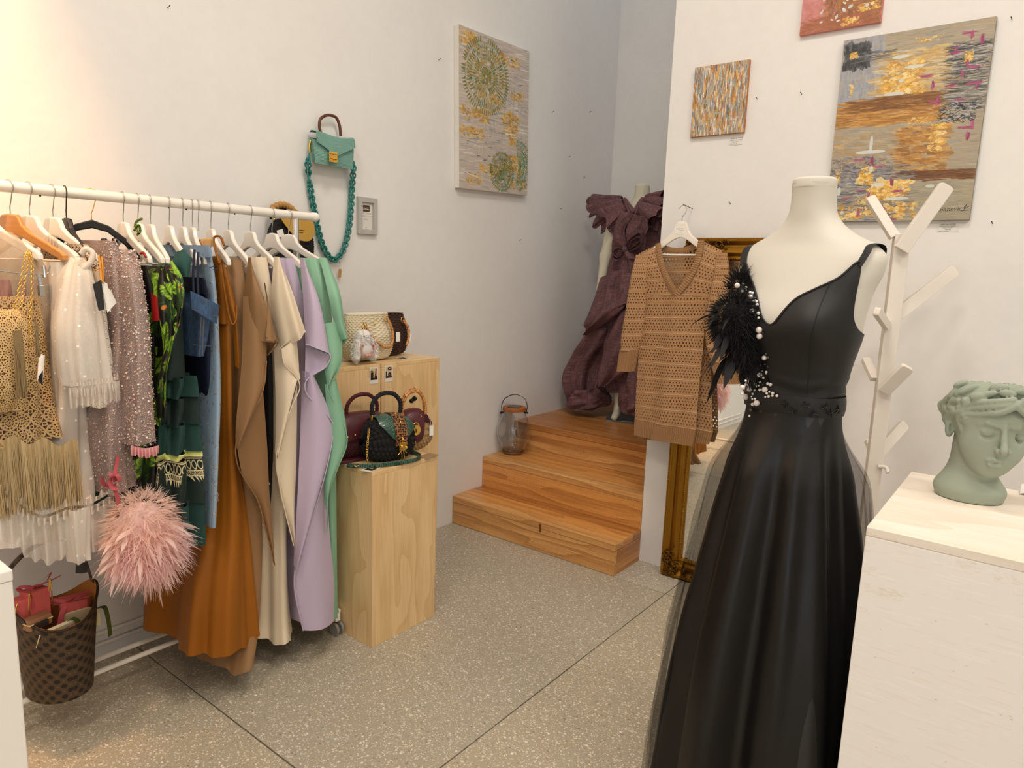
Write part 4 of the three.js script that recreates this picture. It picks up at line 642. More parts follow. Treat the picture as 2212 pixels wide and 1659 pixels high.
// ---------------------------------------------------------------- bucket bag on the rack's bottom rails, its contents, near plinth, pipes
{
  T.monogram = canvasTex(256, 256, (c, w) => { c.fillStyle = '#4b3925'; c.fillRect(0, 0, w, w); c.fillStyle = '#17110d'; for (let i = -1; i < 3; i++) for (let j = -1; j < 3; j++) for (const o of [0, 0.5]) { const x = (i + o + 0.25) * w / 1, y = (j + o + 0.25) * w; c.beginPath(); c.ellipse(x, y, w * 0.245, w * 0.2, 0, 0, 7); c.fill(); } c.strokeStyle = '#8a6d48'; c.lineWidth = 5; for (const o of [0.25, 0.75]) { c.beginPath(); c.arc(((o + 0.5) % 1) * w, o * w, w * 0.05, 0, 7); c.stroke(); } }, true, [1 / 0.036, 1 / 0.036]);
  const cloth = std(0xffffff, 0.6, { map: T.monogram }), suede = std(0xb37331, 0.95), edge = std(0x2a1d14, 0.6), cx = -2.37, cz = -0.745, y0 = 0.138;
  const t = thing('bucket_bag', 'dark brown monogram bucket bag with tan suede inside on the rack base', 'bag', [cx, y0, cz]);
  const rx = (v) => lerp(0.115, 0.135, v), rz = (v) => lerp(0.09, 0.118, v), rim = (a) => 0.245 + 0.075 * Math.pow(Math.abs(Math.sin(a - 0.1)), 3) * (Math.sin(a) < 0 ? 1 : 0.95);
  const wall = (k) => grid((u, v) => { const a = u * 6.2832, h = rim(a) * v; return V(Math.cos(a) * (rx(h / 0.3) - k), h + (k ? 0.004 : 0), Math.sin(a) * (rz(h / 0.3) - k)); }, 72, 16, true);
  part('side', wall(0), cloth, t); part('lining', wall(0.004), suede, t, 'tan suede lining');
  part('base', lathe([[0, 0], [1, 0], [1, 0.006], [0, 0.006]], 48).scale(0.115, 1, 0.09), edge, t);
  const rimPts = []; for (let k = 0; k < 60; k++) { const a = k / 60 * 6.2832, h = rim(a); rimPts.push(V(Math.cos(a) * rx(h / 0.3), h, Math.sin(a) * rz(h / 0.3))); }
  part('rim', tube(rimPts, 0.0032, 140, 6, true), edge, t);
  const hp = [V(0, 0.3, 0.11), V(0, 0.4, 0.125), V(0.005, 0.475, 0.06), V(0.005, 0.49, -0.01), V(0.0, 0.44, -0.08), V(0, 0.31, -0.115)], hc = curve(hp);
  part('handle', grid((u, v) => { const p = hc.getPoint(v), a = u * 6.2832; return V(p.x + Math.cos(a) * 0.013, p.y + Math.sin(a) * 0.004, p.z + Math.sin(a) * 0.003); }, 12, 40, true), cloth, t);
  const inBag = (name, label, cat, px, py, x, build, turn = 0) => { const o = thing(name, label, cat, onX(x, px, py), turn); build(o); return o; };
  const coral = std(0xd86460, 0.6), pinkRib = satin(0xde6a74), ribbon = (pts, w = 0.018) => { const c = curve(pts); return grid((u, v) => { const p = c.getPoint(v); return V(p.x + (u - 0.5) * w * 0.6, p.y, p.z + (u - 0.5) * w); }, 2, 24); };
  const bow = (s = 1) => [ribbon([[0, 0, 0], [0.01, 0.02, 0.03], [0, 0.026, 0.055], [0, 0.006, 0.04], [0, 0, 0]].map((p) => p.map((q) => q * s))), ribbon([[0, 0, 0], [0.01, 0.022, -0.03], [0, 0.03, -0.06], [0, 0.008, -0.045], [0, 0, 0]].map((p) => p.map((q) => q * s))), ribbon([[0, 0, 0], [0.02, 0.012, -0.03], [0.03, 0.02, -0.075]].map((p) => p.map((q) => q * s))), ribbon([[0, 0, 0], [0.025, -0.02, 0.02], [0.035, -0.06, 0.03]].map((p) => p.map((q) => q * s)))];
  inBag('gift_box', 'coral gift bag with red satin bow and gold cord in the bucket bag', 'gift', 76, 1300, -2.36, (o) => { part('bag_body', rbox(0.05, 0.085, 0.06, 0.002), coral, o); part('ribbon_bow', bow(0.9).map((g) => g.translate(0, 0.045, 0)), pinkRib, o); part('cord', [tube([[0.026, 0.03, -0.026], [0.03, 0.07, -0.03], [0.028, 0.0, -0.034], [0.026, -0.03, -0.036]], 0.0022, 20, 6), tube([[0.026, 0.03, 0.026], [0.032, 0.05, 0.035], [0.03, 0, 0.04], [0.026, -0.03, 0.036]], 0.0022, 20, 6)], MAT.gold, o, 'gold cord handles'); }, 0.3);
  inBag('gift_box', 'flat coral gift box with pink satin bow lying in the bucket bag', 'gift', 158, 1307, -2.37, (o) => { part('box_body', rbox(0.06, 0.05, 0.075, 0.002), coral, o); part('ribbon_bow', bow(0.85).map((g) => g.translate(0.02, 0.022, 0.015)), pinkRib, o); }, -0.25);
  inBag('gift_box', 'small coral gift bag at the edge of the bucket bag behind the white plinth', 'gift', 44, 1316, -2.36, (o) => { part('bag_body', rbox(0.04, 0.07, 0.05, 0.002), coral, o); part('cord', tube([[0.022, 0.03, 0.01], [0.03, 0.01, 0.018], [0.026, -0.03, 0.014]], 0.002, 16, 6), MAT.gold, o); }, -0.1);
  inBag('soap_bar', 'brown kraft-wrapped soap with dark ribbon in the bucket bag', 'packet', 80, 1342, -2.31, (o) => { part('wrap', rbox(0.04, 0.035, 0.07, 0.006), std(0x9a6d4c, 0.7), o); part('band', rbox(0.043, 0.026, 0.05, 0.006).translate(0.002, -0.006, 0.002), std(0x2a1a15, 0.6), o); part('tie', rbox(0.044, 0.004, 0.072, 0.002).translate(0, 0.004, 0), std(0xd9c48e, 0.7), o); }, 0.25);
  inBag('envelope', 'cream paper envelope standing at the back of the bucket bag', 'envelope', 176, 1338, -2.34, (o) => { part('sleeve', slab(outline([[-0.05, -0.045], [0.055, -0.04], [0.05, 0.028], [0.02, 0.042], [-0.04, 0.038], [-0.055, 0.02]]), 0.006, 0.001).rotateY(Math.PI / 2).rotateZ(-0.25), std(0xe6d9b0, 0.8), o); }, -0.2);
  inBag('envelope', 'cream packet with lavender photo and olive ribbon in the bucket bag', 'packet', 122, 1366, -2.28, (o) => { part('sleeve', slab(outline([[-0.055, -0.03], [0.055, -0.012], [0.05, 0.032], [-0.048, 0.016]]), 0.012, 0.001).rotateY(Math.PI / 2).rotateZ(-0.35), std(0xe2d4ac, 0.8), o); part('photo', rbox(0.002, 0.026, 0.075, 0.0005).rotateZ(-0.35).rotateX(0.16).translate(0.008, -0.004, 0.004), std(0x8d86a0, 0.5), o, 'lavender photo'); part('ribbon', ribbon([[0.0, 0.02, -0.03], [0.012, 0.035, -0.04], [0.02, 0.02, -0.055], [0.018, -0.01, -0.06]], 0.014), satin(0x4c5222), o, 'olive ribbon'); });
  solo('ribbon', 'olive satin ribbon hanging over the rim of the bucket bag', 'ribbon', [ribbon([onX(-2.31, 212, 1312), onX(-2.28, 226, 1312), onX(-2.265, 232, 1330), onX(-2.262, 236, 1352), onX(-2.26, 238, 1374)], 0.016)], satin(0x4c5222));
  const pipe = thing('heating_pipes', 'two painted pipes along the bottom of the left wall behind the rack', 'pipes', [XW, 0, 0]);
  for (const y of [0.055, 0.098]) { part('pipe', rod([0.009, y, 1.5], [0.009, y, -1.62], 0.0075, 12), MAT.whitePaint, pipe); for (const z of [-0.2, -0.95, -1.5]) part('bracket', box(0.0005, 0.01, y - 0.012, y + 0.012, z - 0.008, z + 0.008), MAT.whitePaint, pipe); }
}
{ // white plinth at the left edge of the picture
  const A = onD(1.15, 26, 1230), h = A.y;
  const t = thing('white_plinth', 'small white painted plinth in front of the bucket bag', 'plinth', [A.x - 0.2, 0, A.z + 0.2]);
  part('body', rbox(0.4, h - 0.02, 0.4, 0.003).translate(0, h / 2 - 0.01, 0), MAT.whitePaint, t); part('top_board', rbox(0.402, 0.02, 0.402, 0.003).translate(0, h - 0.01, 0), MAT.whitePaint, t);
}

// ---------------------------------------------------------------- birch plinths
function plinth(label, x0, x1, z0, z1, h) {
  const t = thing('wooden_plinth', label, 'plinth', [(x0 + x1) / 2, 0, (z0 + z1) / 2]), w = (x1 - x0), d = (z1 - z0), k = 0.018;
  const pan = (g) => part('panel', nudge(boxUv(g, true), rnd(2), rnd(2)), MAT.birch, t);
  pan(rbox(w, h - k, k, 0.0015, 1).translate(0, (h - k) / 2, d / 2 - k / 2)); pan(rbox(w, h - k, k, 0.0015, 1).translate(0, (h - k) / 2, -d / 2 + k / 2));
  pan(rbox(k, h - k, d - 2 * k, 0.0015, 1).translate(w / 2 - k / 2, (h - k) / 2, 0)); pan(rbox(k, h - k, d - 2 * k, 0.0015, 1).translate(-w / 2 + k / 2, (h - k) / 2, 0));
  pan(rbox(w, k, d, 0.002, 1).translate(0, h - k / 2, 0));
  return t;
}
setSeed(71);
const LOW = 0.725, TALL = 1.09;
plinth('low birch plywood plinth carrying three handbags', -2.252, -1.976, -2.058, -1.705, LOW);
plinth('tall birch plywood plinth behind the bamboo-handled bag', -2.61, -2.262, -2.362, -2.003, TALL);
plinth('tall birch plywood plinth beside the mint dress', -2.61, -2.262, -1.997, -1.72, TALL);

// ---------------------------------------------------------------- handbags
const stitch = (s, t) => { const z = Math.abs((t - Math.floor(t)) - 0.5) * 2; return (0.5 + 0.5 * Math.cos(6.2832 * (s + 0.5 * z))) * (0.55 + 0.45 * Math.cos(6.2832 * (t * 2))); };
// knitted tote, width along local x, bottom at y = 0
function tote({ w, h, d, top = 0.8, ns = 22, nt = 14, amp = 0.004, round = 2.6, lean = 0 }) {
  const k = keyed([[0, 0.0, 0.0], [0.04, 0.62, 0.02], [0.1, 0.86, 0.08], [0.3, 1, 0.32], [0.6, 0.97, 0.62], [1, top, 1]]);
  return grid((u, v) => {
    const [r, y] = k(v), a = u * 6.2832, c = Math.cos(a), s = Math.sin(a), e = 2 / round, bump = amp * stitch(u * ns * 2, v * nt) * smooth(0.03, 0.12, v);
    return V((w / 2 * r + bump) * Math.sign(c) * Math.pow(Math.abs(c), e), y * h, (d / 2 * lerp(r, 0.55, smooth(0.5, 1, v)) + bump) * Math.sign(s) * Math.pow(Math.abs(s), e) + lean * v);
  }, 240, 110, true);
}
// domed bag body: u across -1..1, a = angle round the side (90 top, 0 front)
function dome({ a, b, bl, c, cy, p = 2.6 }) {
  return (u, ang, off = 0) => { const env = Math.pow(Math.max(0, 1 - Math.pow(Math.abs(u), p)), 1 / p), s = Math.sin(ang), q = Math.cos(ang), f = 0.75; return V((a + off) * u, cy + (s > 0 ? b : bl) * Math.sign(s) * Math.pow(Math.abs(s), f) * lerp(env, 1, 0.1) * env ** 0.3 + off * s, (c * env + off) * Math.sign(q) * Math.pow(Math.abs(q), f)); };
}
const domeSkin = (S, ns, nt, amp) => grid((u, v) => { const uu = -0.999 + 1.998 * v, ang = u * 6.2832; return S(uu, ang, amp * stitch(v * ns, u * nt)); }, 200, 160, true);
function bamboo(points, r, joints) { const c = curve(points), g = []; g.push(grid((u, v) => { const p = c.getPoint(v), t = c.getTangent(v), n = V(0, 0, 1).cross(t).normalize(), bb = t.clone().cross(n), a = u * 6.2832, f = (v * joints) % 1, rr = r * (1 + 0.28 * Math.exp(-((f - 0.5) ** 2) / 0.0035) - 0.12 * Math.exp(-((f - 0.62) ** 2) / 0.004)); return V(p.x + (n.x * Math.cos(a) + bb.x * Math.sin(a)) * rr, p.y + (n.y * Math.cos(a) + bb.y * Math.sin(a)) * rr, p.z + (n.z * Math.cos(a) + bb.z * Math.sin(a)) * rr); }, 10, joints * 18, true)); return g; }
T.bambooTone = dataTex(256, 64, (u, v) => { const k = fbm(u * 12, v * 4, 12, 4, 3, 3), d = smooth(0.55, 0.8, k); return [lerp(206, 96, d), lerp(140, 48, d), lerp(64, 20, d)]; }, true, [12, 20]);
const bambooMat = phys(0xffffff, 0.25, { map: T.bambooTone, clearcoat: 0.7 });
T.croc = canvasTex(512, 512, (c, w) => { c.fillStyle = '#4f7a68'; c.fillRect(0, 0, w, w); setSeed(31); for (let j = 0; j < 11; j++) for (let i = -1; i < 9; i++) { const x = (i + (j % 2) * 0.5 + rnd(-0.08, 0.08)) * w / 8, y = (j + 0.5) * w / 11; c.fillStyle = ['#1c3a32', '#21453a', '#183029'][Math.floor(rnd(3))]; c.beginPath(); c.ellipse(x + w / 16, y, w / 16.6, w / 23.8, rnd(-0.15, 0.15), 0, 7); c.fill(); } }, true, [1 / 0.1, 1 / 0.1]);
T.leopard = canvasTex(256, 256, (c, w) => { c.fillStyle = '#96653a'; c.fillRect(0, 0, w, w); setSeed(33); for (let k = 0; k < 84; k++) { const x = (k % 9 + 0.5 + rnd(-0.25, 0.25)) * w / 9, y = (Math.floor(k / 9) + 0.5 + rnd(-0.25, 0.25)) * w / 9, r = rnd(11, 17); c.fillStyle = '#1d0f0a'; c.beginPath(); for (let q = 0; q < 7; q++) { const a = q * 0.9, rr = r * rnd(0.6, 1.1); c.lineTo(x + Math.cos(a) * rr, y + Math.sin(a) * rr); } c.fill(); if (rnd() < 0.25) { c.fillStyle = '#6f4425'; c.beginPath(); c.arc(x, y, r * 0.35, 0, 7); c.fill(); } } }, true, [1 / 0.09, 1 / 0.09]);
const croc = phys(0xffffff, 0.35, { map: T.croc, bumpMap: T.croc, bumpScale: -0.0012, clearcoat: 0.3 }), leopard = phys(0xffffff, 0.8, { map: T.leopard, sheen: 0.6 }), yarn = (c) => std(c, 0.85), leather = (c) => phys(c, 0.45, { bumpMap: T.plaster, bumpScale: 0.0006, clearcoat: 0.1 });
const archHandle = (w, h, r, twist = 0, n = 60) => { const c = curve([[-w, 0, 0], [-w * 0.98, h * 0.55, 0], [-w * 0.55, h * 0.95, 0], [0, h * 1.05, 0], [w * 0.55, h * 0.95, 0], [w * 0.98, h * 0.55, 0], [w, 0, 0]]); return grid((u, v) => { const p = c.getPoint(v), t = c.getTangent(v), a = u * 6.2832, rr = r * (1 + (twist ? 0.08 * Math.cos(2 * (a + v * twist)) : 0)); return V(p.x - t.y * Math.cos(a) * rr, p.y + t.x * Math.cos(a) * rr, p.z + Math.sin(a) * rr); }, 12, n, true); };
const TURN = Math.PI / 2;
const priceTag = (p, w = 0.022, h = 0.04) => rbox(w, h, 0.0012, 0.001).translate(...p);

{ // cream tote with bamboo handle
  const p = onX(-2.385, 793, 766), t = thing('crochet_tote', 'cream crochet tote with bamboo handle on the tall plinth', 'handbag', [-2.39, TALL, p.z], TURN - 0.06);
  part('body', tote({ w: 0.255, h: 0.205, d: 0.13, top: 0.84, ns: 15, nt: 13, amp: 0.0055 }), yarn(0xd9cdb0), t);
  part('rim', tube(Array.from({ length: 40 }, (_, k) => { const a = k / 40 * 6.2832; return V(Math.cos(a) * 0.107, 0.206, Math.sign(Math.sin(a)) * 0.036 * Math.pow(Math.abs(Math.sin(a)), 0.77)); }), 0.0045, 100, 8, true), yarn(0xe2d8c0), t);
  part('lining', lathe([[0, 0.19], [0.95, 0.195], [0.95, 0.2]], 32).scale(0.105, 1, 0.036), yarn(0xd9cdb0), t);
  part('handle', bamboo([[0.07, 0.19, 0.055], [0.085, 0.15, 0.068], [0.09, 0.1, 0.074], [0.072, 0.066, 0.078], [0.045, 0.062, 0.08], [0.0, 0.085, 0.08], [-0.03, 0.12, 0.07], [-0.045, 0.15, 0.062]], 0.0062, 9), bambooMat, t, 'glossy bamboo handle');
  part('ring', [new THREE.TorusGeometry(0.012, 0.0018, 8, 20).translate(0.07, 0.185, 0.052), new THREE.TorusGeometry(0.012, 0.0018, 8, 20).rotateY(0.6).translate(-0.05, 0.16, 0.062), new THREE.TorusGeometry(0.01, 0.0016, 8, 20).rotateY(1.2).translate(-0.062, 0.145, 0.066), ball(0.005, 0.165, 0.052, 0.005), tube([[0.06, 0.215, 0.04], [0.066, 0.2, 0.05], [0.07, 0.18, 0.054]], 0.001, 12, 5)], MAT.gold, t, 'gold rings');
  part('price_tag', priceTag([0.118, 0.105, 0.075], 0.024, 0.042), MAT.paper, t, 'white price tag');
  // rabbit charm
  const c = thing('rabbit_charm', 'fluffy white rabbit charm with pink paws hanging on the cream tote', 'bag charm', onX(-2.285, 785, 742), TURN), fur = std(0xece8e4, 0.95);
  setSeed(72);
  const f = (x, y, z) => { let d = sdEll(x, y, z, [0, 0.028, 0], [0.034, 0.032, 0.03]); d = smin(d, sdEll(x, y, z, [0, -0.02, 0], [0.045, 0.04, 0.03]), 0.02); for (const s of [-1, 1]) d = smin(d, sdCap(x, y, z, [s * 0.036, 0.01, 0.004], [s * 0.048, -0.055, 0.012], 0.013, 0.017), 0.006); return d; };
  part('body', skin(f, [-0.085, -0.085, -0.045], [0.085, 0.075, 0.05], 0.004), fur, c);
  plumes(900, V(0, 0.02, 0), [0.036, 0.034, 0.03], [0.006, 0.014], fur, c, { width: 0.0012, down: 0.3 }); for (const s of [-1, 1]) plumes(500, V(s * 0.046, -0.03, 0.008), [0.017, 0.04, 0.017], [0.006, 0.014], fur, c, { width: 0.0012, down: 0.4 });
  for (const s of [-1, 1]) { part('inner_ear', tube([[s * 0.03, 0.0, 0.026], [s * 0.034, -0.02, 0.029], [s * 0.03, -0.045, 0.03], [s * 0.026, -0.055, 0.03]], 0.0032, 16, 6), std(0xd89a90, 0.8), c, 'pink inner ear'); part('paw', ball(s * 0.0075, -0.048, 0.031, 0.0075, 14, 10, [1, 0.8, 0.8]), phys(0xf0a597, 0.3), c, 'pink paw'); part('ear_tip', ball(s * 0.027, -0.002, 0.03, 0.006), std(0xdea79c, 0.8), c, 'pink ear tip'); part('eye', ball(s * 0.019, 0.034, 0.0275, 0.003), std(0x6f6c72, 0.4), c); }
  part('clasp', [new THREE.TorusGeometry(0.009, 0.0018, 8, 18).translate(0.0, 0.072, 0), tube([[0, 0.06, 0], [0.004, 0.075, 0.004], [-0.004, 0.09, 0.002]], 0.0025, 12, 6), ball(0, 0.062, 0, 0.006)], MAT.gold, c, 'gold clasp');
}
{ // brown tote behind
  const t = thing('crochet_tote', 'dark brown crochet tote with bamboo handle behind the cream one', 'handbag', [-2.47, TALL, onX(-2.45, 862, 760).z + 0.075], TURN - 0.05);
  part('body', tote({ w: 0.24, h: 0.2, d: 0.12, top: 0.84, ns: 13, nt: 12, amp: 0.006 }), yarn(0x3a211a), t);
  part('lining', lathe([[0, 0.185], [0.95, 0.19], [0.95, 0.196]], 32).scale(0.1, 1, 0.034), yarn(0x3a211a), t);
  part('handle', bamboo([[0.066, 0.17, 0.058], [0.085, 0.13, 0.07], [0.082, 0.08, 0.074], [0.07, 0.05, 0.076]], 0.006, 6), bambooMat, t, 'glossy bamboo handle');
  part('ring', new THREE.TorusGeometry(0.012, 0.0018, 8, 20).translate(0.064, 0.17, 0.056), MAT.gold, t, 'gold ring');
  part('price_tag', priceTag([0.09, 0.085, 0.074], 0.02, 0.034), MAT.paper, t, 'white price tag');
}
{ // burgundy bag
  const t = thing('leather_handbag', 'burgundy handbag with studded leather flap beside the mint dress', 'handbag', [-2.185, LOW, -1.815], TURN - 0.12), S = dome({ a: 0.15, b: 0.1, bl: 0.085, c: 0.05, cy: 0.085 }), wine = leather(0x4a121d);
  part('body', domeSkin(S, 26, 22, 0.004), yarn(0x3c0d16), t);
  part('flap', grid((u, v) => S(-0.92 + 1.84 * u, lerp(2.5, -0.12 + 0.18 * Math.cos((u - 0.5) * 3), v), 0.007), 40, 30), wine, t, 'smooth burgundy flap');
  part('handle', archHandle(0.072, 0.085, 0.008, 60, 120).translate(0.02, 0.17, -0.01), yarn(0x4d101c), t);
  part('base_strap', rbox(0.27, 0.014, 0.085, 0.006).translate(0.01, 0.0075, 0.02), wine, t);
  part('handle_mount', [rod([0.092, 0.155, -0.01], [0.092, 0.178, -0.01], 0.006), rod([-0.052, 0.155, -0.01], [-0.052, 0.178, -0.01], 0.006)], MAT.gold, t, 'gold mounts');
  for (let k = 0; k < 8; k++) { const u = -0.55 + k * 0.2; part('stud', ball(...S(u, 0.06 + 0.12 * Math.cos(u * 1.5), 0.009).toArray(), 0.0045, 10, 8), MAT.gold, t); }
  part('charm', [rbox(0.02, 0.018, 0.004, 0.001).translate(0.115, 0.105, 0.052), ball(0.115, 0.122, 0.053, 0.005), rod([0.112, 0.095, 0.052], [0.104, 0.07, 0.055], 0.0013), rod([0.118, 0.095, 0.052], [0.124, 0.072, 0.055], 0.0013)], MAT.gold, t, 'gold figure charm');
}
{ // black braided bag with green croc flap
  const c0 = onY(LOW, 842, 992), t = thing('braided_handbag', 'black braided handbag with green crocodile flap and leopard strap', 'handbag', [-2.078, LOW, c0.z + 0.006], TURN - 0.3), S = dome({ a: 0.108, b: 0.095, bl: 0.082, c: 0.062, cy: 0.083 });
  part('body', domeSkin(S, 12, 13, 0.0085), yarn(0x0b0b0c), t);
  const low = (u) => 0.02 + 0.8 * Math.pow(Math.abs(u - 0.5) * 2, 2.2);
  part('flap', grid((u, v) => S(-0.5 + 1.42 * u, lerp(2.3, low(u), v), 0.0115), 44, 36), croc, t, 'green crocodile flap');
  part('strap_tab', grid((u, v) => S(0.44 * (u - 0.5) + 0.22, lerp(2.2, -0.06, v), 0.0155), 14, 36), leopard, t, 'leopard hair strap');
  part('handle', archHandle(0.062, 0.082, 0.009, 70, 140).translate(0, 0.188, -0.012), yarn(0x14151a), t, 'black braided handle');
  for (const s of [-1, 1]) part('handle_mount', rod([s * 0.062, 0.162, -0.012], [s * 0.062, 0.196, -0.012], 0.008, 14), MAT.gold, t, 'gold sleeve');
  const q = S(0.22, -0.08, 0.018);
  part('charm', [rbox(0.03, 0.034, 0.006, 0.002).translate(q.x, q.y, q.z + 0.004), ball(q.x - 0.006, q.y + 0.002, q.z + 0.009, 0.007), ball(q.x + 0.014, q.y - 0.004, q.z + 0.009, 0.006), rod([q.x - 0.005, q.y - 0.018, q.z + 0.004], [q.x - 0.004, q.y - 0.056, q.z + 0.008], 0.002), rod([q.x + 0.004, q.y - 0.018, q.z + 0.004], [q.x + 0.006, q.y - 0.054, q.z + 0.008], 0.002), rod([q.x - 0.01, q.y - 0.02, q.z + 0.004], [q.x - 0.02, q.y - 0.032, q.z + 0.006], 0.0015), rod([q.x + 0.01, q.y - 0.02, q.z + 0.004], [q.x + 0.018, q.y - 0.028, q.z + 0.006], 0.0015), ball(q.x, q.y + 0.03, q.z + 0.004, 0.0055), rod([q.x, q.y + 0.014, q.z + 0.004], [q.x, q.y + 0.03, q.z + 0.004], 0.0015)], MAT.gold, t, 'gold robot-like figure charm');
  for (const [u, a] of [[0.2, 1.4], [0.22, 0.75], [0.22, 0.12]]) part('stud', ball(...S(u, a, 0.016).toArray(), 0.005, 10, 8), MAT.gold, t);
  part('side_chain', chainGeo([S(-0.82, 0.9, 0.012), S(-0.86, 0.3, 0.02), V(-0.115, 0.06, 0.06), V(-0.12, 0.008, 0.07), V(-0.135, 0.008, 0.075), V(-0.17, 0.012, 0.06)], 30, 0.004, 0.0062, 0.0013), MAT.gold, t, 'gold chain');
  const sp = curve([V(-0.19, 0.01, 0.045), V(-0.13, 0.008, 0.085), V(-0.03, 0.008, 0.105), V(0.06, 0.008, 0.1), V(0.115, 0.009, 0.07), V(0.128, 0.011, 0.02), V(0.11, 0.01, -0.03)]);
  part('shoulder_strap', grid((u, v) => { const p = sp.getPoint(v), a = u * 6.2832; return V(p.x + Math.cos(a) * 0.0025, 0.0105 + Math.sin(a) * 0.0095, p.z + Math.cos(a) * 0.002); }, 10, 70, true), croc, t, 'green crocodile strap');
}
{ // straw and burgundy bag with bamboo ring handles
  const p = onX(-2.17, 912, 972), t = thing('straw_handbag', 'round straw and burgundy handbag with bamboo handles and gold padlock', 'handbag', [-2.125, LOW, -2.062], TURN - 0.25), S = dome({ a: 0.088, b: 0.098, bl: 0.075, c: 0.048, cy: 0.075, p: 2.2 });
  const wine = leather(0x4c0f1d);
  part('body', grid((u, v) => S(-0.999 + 1.998 * v, lerp(-Math.PI - 0.42, 0.42, u), 0.007 * stitch(v * 11, u * 9)), 90, 110), yarn(0xa3845a), t, 'natural straw base');
  part('upper', grid((u, v) => S(-0.999 + 1.998 * v, lerp(0.4, Math.PI - 0.4, u), 0.004 * stitch(v * 14, u * 8)), 60, 100), yarn(0x3f0d18), t, 'burgundy knitted top');
  part('flap', grid((u, v) => S(-0.72 + 1.0 * u, lerp(2.0, 0.25 - 0.6 * Math.sqrt(Math.max(0, 1 - (2 * u - 1) ** 2)), v), 0.008), 30, 30), wine, t, 'burgundy leather flap');
  const q = S(-0.22, 0.14, 0.016);
  part('padlock', [new THREE.CylinderGeometry(0.0225, 0.0225, 0.007, 24).rotateX(Math.PI / 2).translate(q.x, q.y, q.z), new THREE.TorusGeometry(0.014, 0.0026, 8, 20, Math.PI).translate(q.x, q.y + 0.018, q.z)], MAT.gold, t, 'gold round padlock');
  part('keyhole', [rod([q.x, q.y + 0.006, q.z + 0.004], [q.x, q.y - 0.01, q.z + 0.004], 0.0028, 8), ball(q.x, q.y + 0.006, q.z + 0.003, 0.004)], tint(MAT.gold, 0x9a7426), t);
  for (const [u, a] of [[-0.52, 0.65], [0.1, 0.7], [-0.6, 0.4], [-0.22, -0.26]]) part('stud', ball(...S(u, a, 0.012).toArray(), 0.0038, 10, 8), MAT.gold, t);
  for (const [z, o] of [[0.022, -0.008], [-0.022, 0.012]]) part('handle', bamboo([[-0.055 + o, 0.15, z], [-0.06 + o, 0.2, z], [-0.03 + o, 0.25, z], [0.012 + o, 0.258, z], [0.046 + o, 0.22, z], [0.056 + o, 0.155, z]], 0.0068, 9), bambooMat, t, 'glossy bamboo handle');
  part('tassel_knot', [ball(0.004, 0.222, 0.0, 0.011), ball(-0.012, 0.214, 0.004, 0.01)], yarn(0x0e0d0e), t, 'black knot');
  part('price_tag', [priceTag([0.062, 0.085, 0.05], 0.02, 0.045), tube([[0.05, 0.16, 0.03], [0.056, 0.13, 0.048], [0.06, 0.106, 0.05]], 0.0007, 10, 4)], MAT.paper, t, 'white price tag');
}
// instant photos on and around the plinths
function instant(label, seedN, px, place) {
  const tex = canvasTex(128, 200, (c, w, h) => {
    c.fillStyle = '#e9e5da'; c.fillRect(0, 0, w, h); c.fillStyle = '#cfc29a'; c.fillRect(12, 16, w - 24, h - 62); setSeed(seedN);
    if (seedN === 1) { c.fillStyle = '#120e0e'; c.fillRect(12, 62, 42, 92); c.lineWidth = 9; c.strokeStyle = '#120e0e'; c.beginPath(); c.arc(28, 62, 18, 3.3, 6.2); c.stroke(); c.fillRect(12, 128, w - 24, 26); c.fillStyle = '#6e1b1e'; c.beginPath(); c.moveTo(88, 22); c.lineTo(112, 30); c.lineTo(114, 120); c.lineTo(72, 118); c.fill(); c.fillStyle = '#d98e86'; c.fillRect(96, 34, 12, 76); c.fillStyle = '#181212'; c.fillRect(74, 112, 40, 40); }
    else if (seedN === 2) { c.fillStyle = '#4a1d18'; c.beginPath(); c.ellipse(78, 40, 34, 22, 0.2, 0, 7); c.fill(); c.fillStyle = '#e3b9a8'; c.beginPath(); c.arc(72, 36, 9, 0, 7); c.arc(96, 40, 8, 0, 7); c.fill(); c.fillStyle = '#0f0c0e'; c.beginPath(); c.arc(78, 112, 28, 0, 7); c.fill(); c.fillRect(14, 70, 18, 70); c.fillStyle = '#4c1d16'; c.fillRect(12, 126, w - 24, 28); c.fillStyle = '#77706e'; c.fillRect(70, 100, 14, 20); }
    else { c.fillStyle = '#15100e'; c.fillRect(12, 60, w - 24, 94); c.fillStyle = '#b08b52'; c.fillRect(40, 36, 40, 60); c.fillStyle = '#2a1d18'; c.fillRect(76, 30, 26, 70); }
  });
  const g = new THREE.PlaneGeometry(0.046, 0.072), m = new THREE.MeshStandardMaterial({ map: tex, roughness: 0.35, side: THREE.DoubleSide }), o = thing('instant_photo', label, 'photo', [0, 0, 0], 0);
  part('print', g, m, o); part('card', new THREE.BoxGeometry(0.046, 0.072, 0.0006).translate(0, 0, -0.0005), MAT.paper, o); place(o); return o;
}
instant('instant photo of a black bag stuck to the tall plinth beside the mint dress', 1, 0, (o) => { o.position.copy(onX(-2.2605, 808, 811)); o.rotation.y = TURN; o.rotation.z = -0.01; });
instant('instant photo of two people stuck to the tall plinth right of the seam', 2, 0, (o) => { o.position.copy(onX(-2.2605, 840, 807)); o.rotation.y = TURN; });
instant('instant photo lying at the corner of the low plinth', 3, 0, (o) => { const p = onY(LOW + 0.0012, 801, 1013); o.position.copy(p); o.rotation.set(-Math.PI / 2, 0, 0.25); });
instant('instant photo lying on the tall plinth top', 4, 0, (o) => { const p = onY(TALL + 0.0012, 880, 775); o.position.set(p.x - 0.03, p.y, p.z); o.rotation.set(-Math.PI / 2, 0, 1.3); });
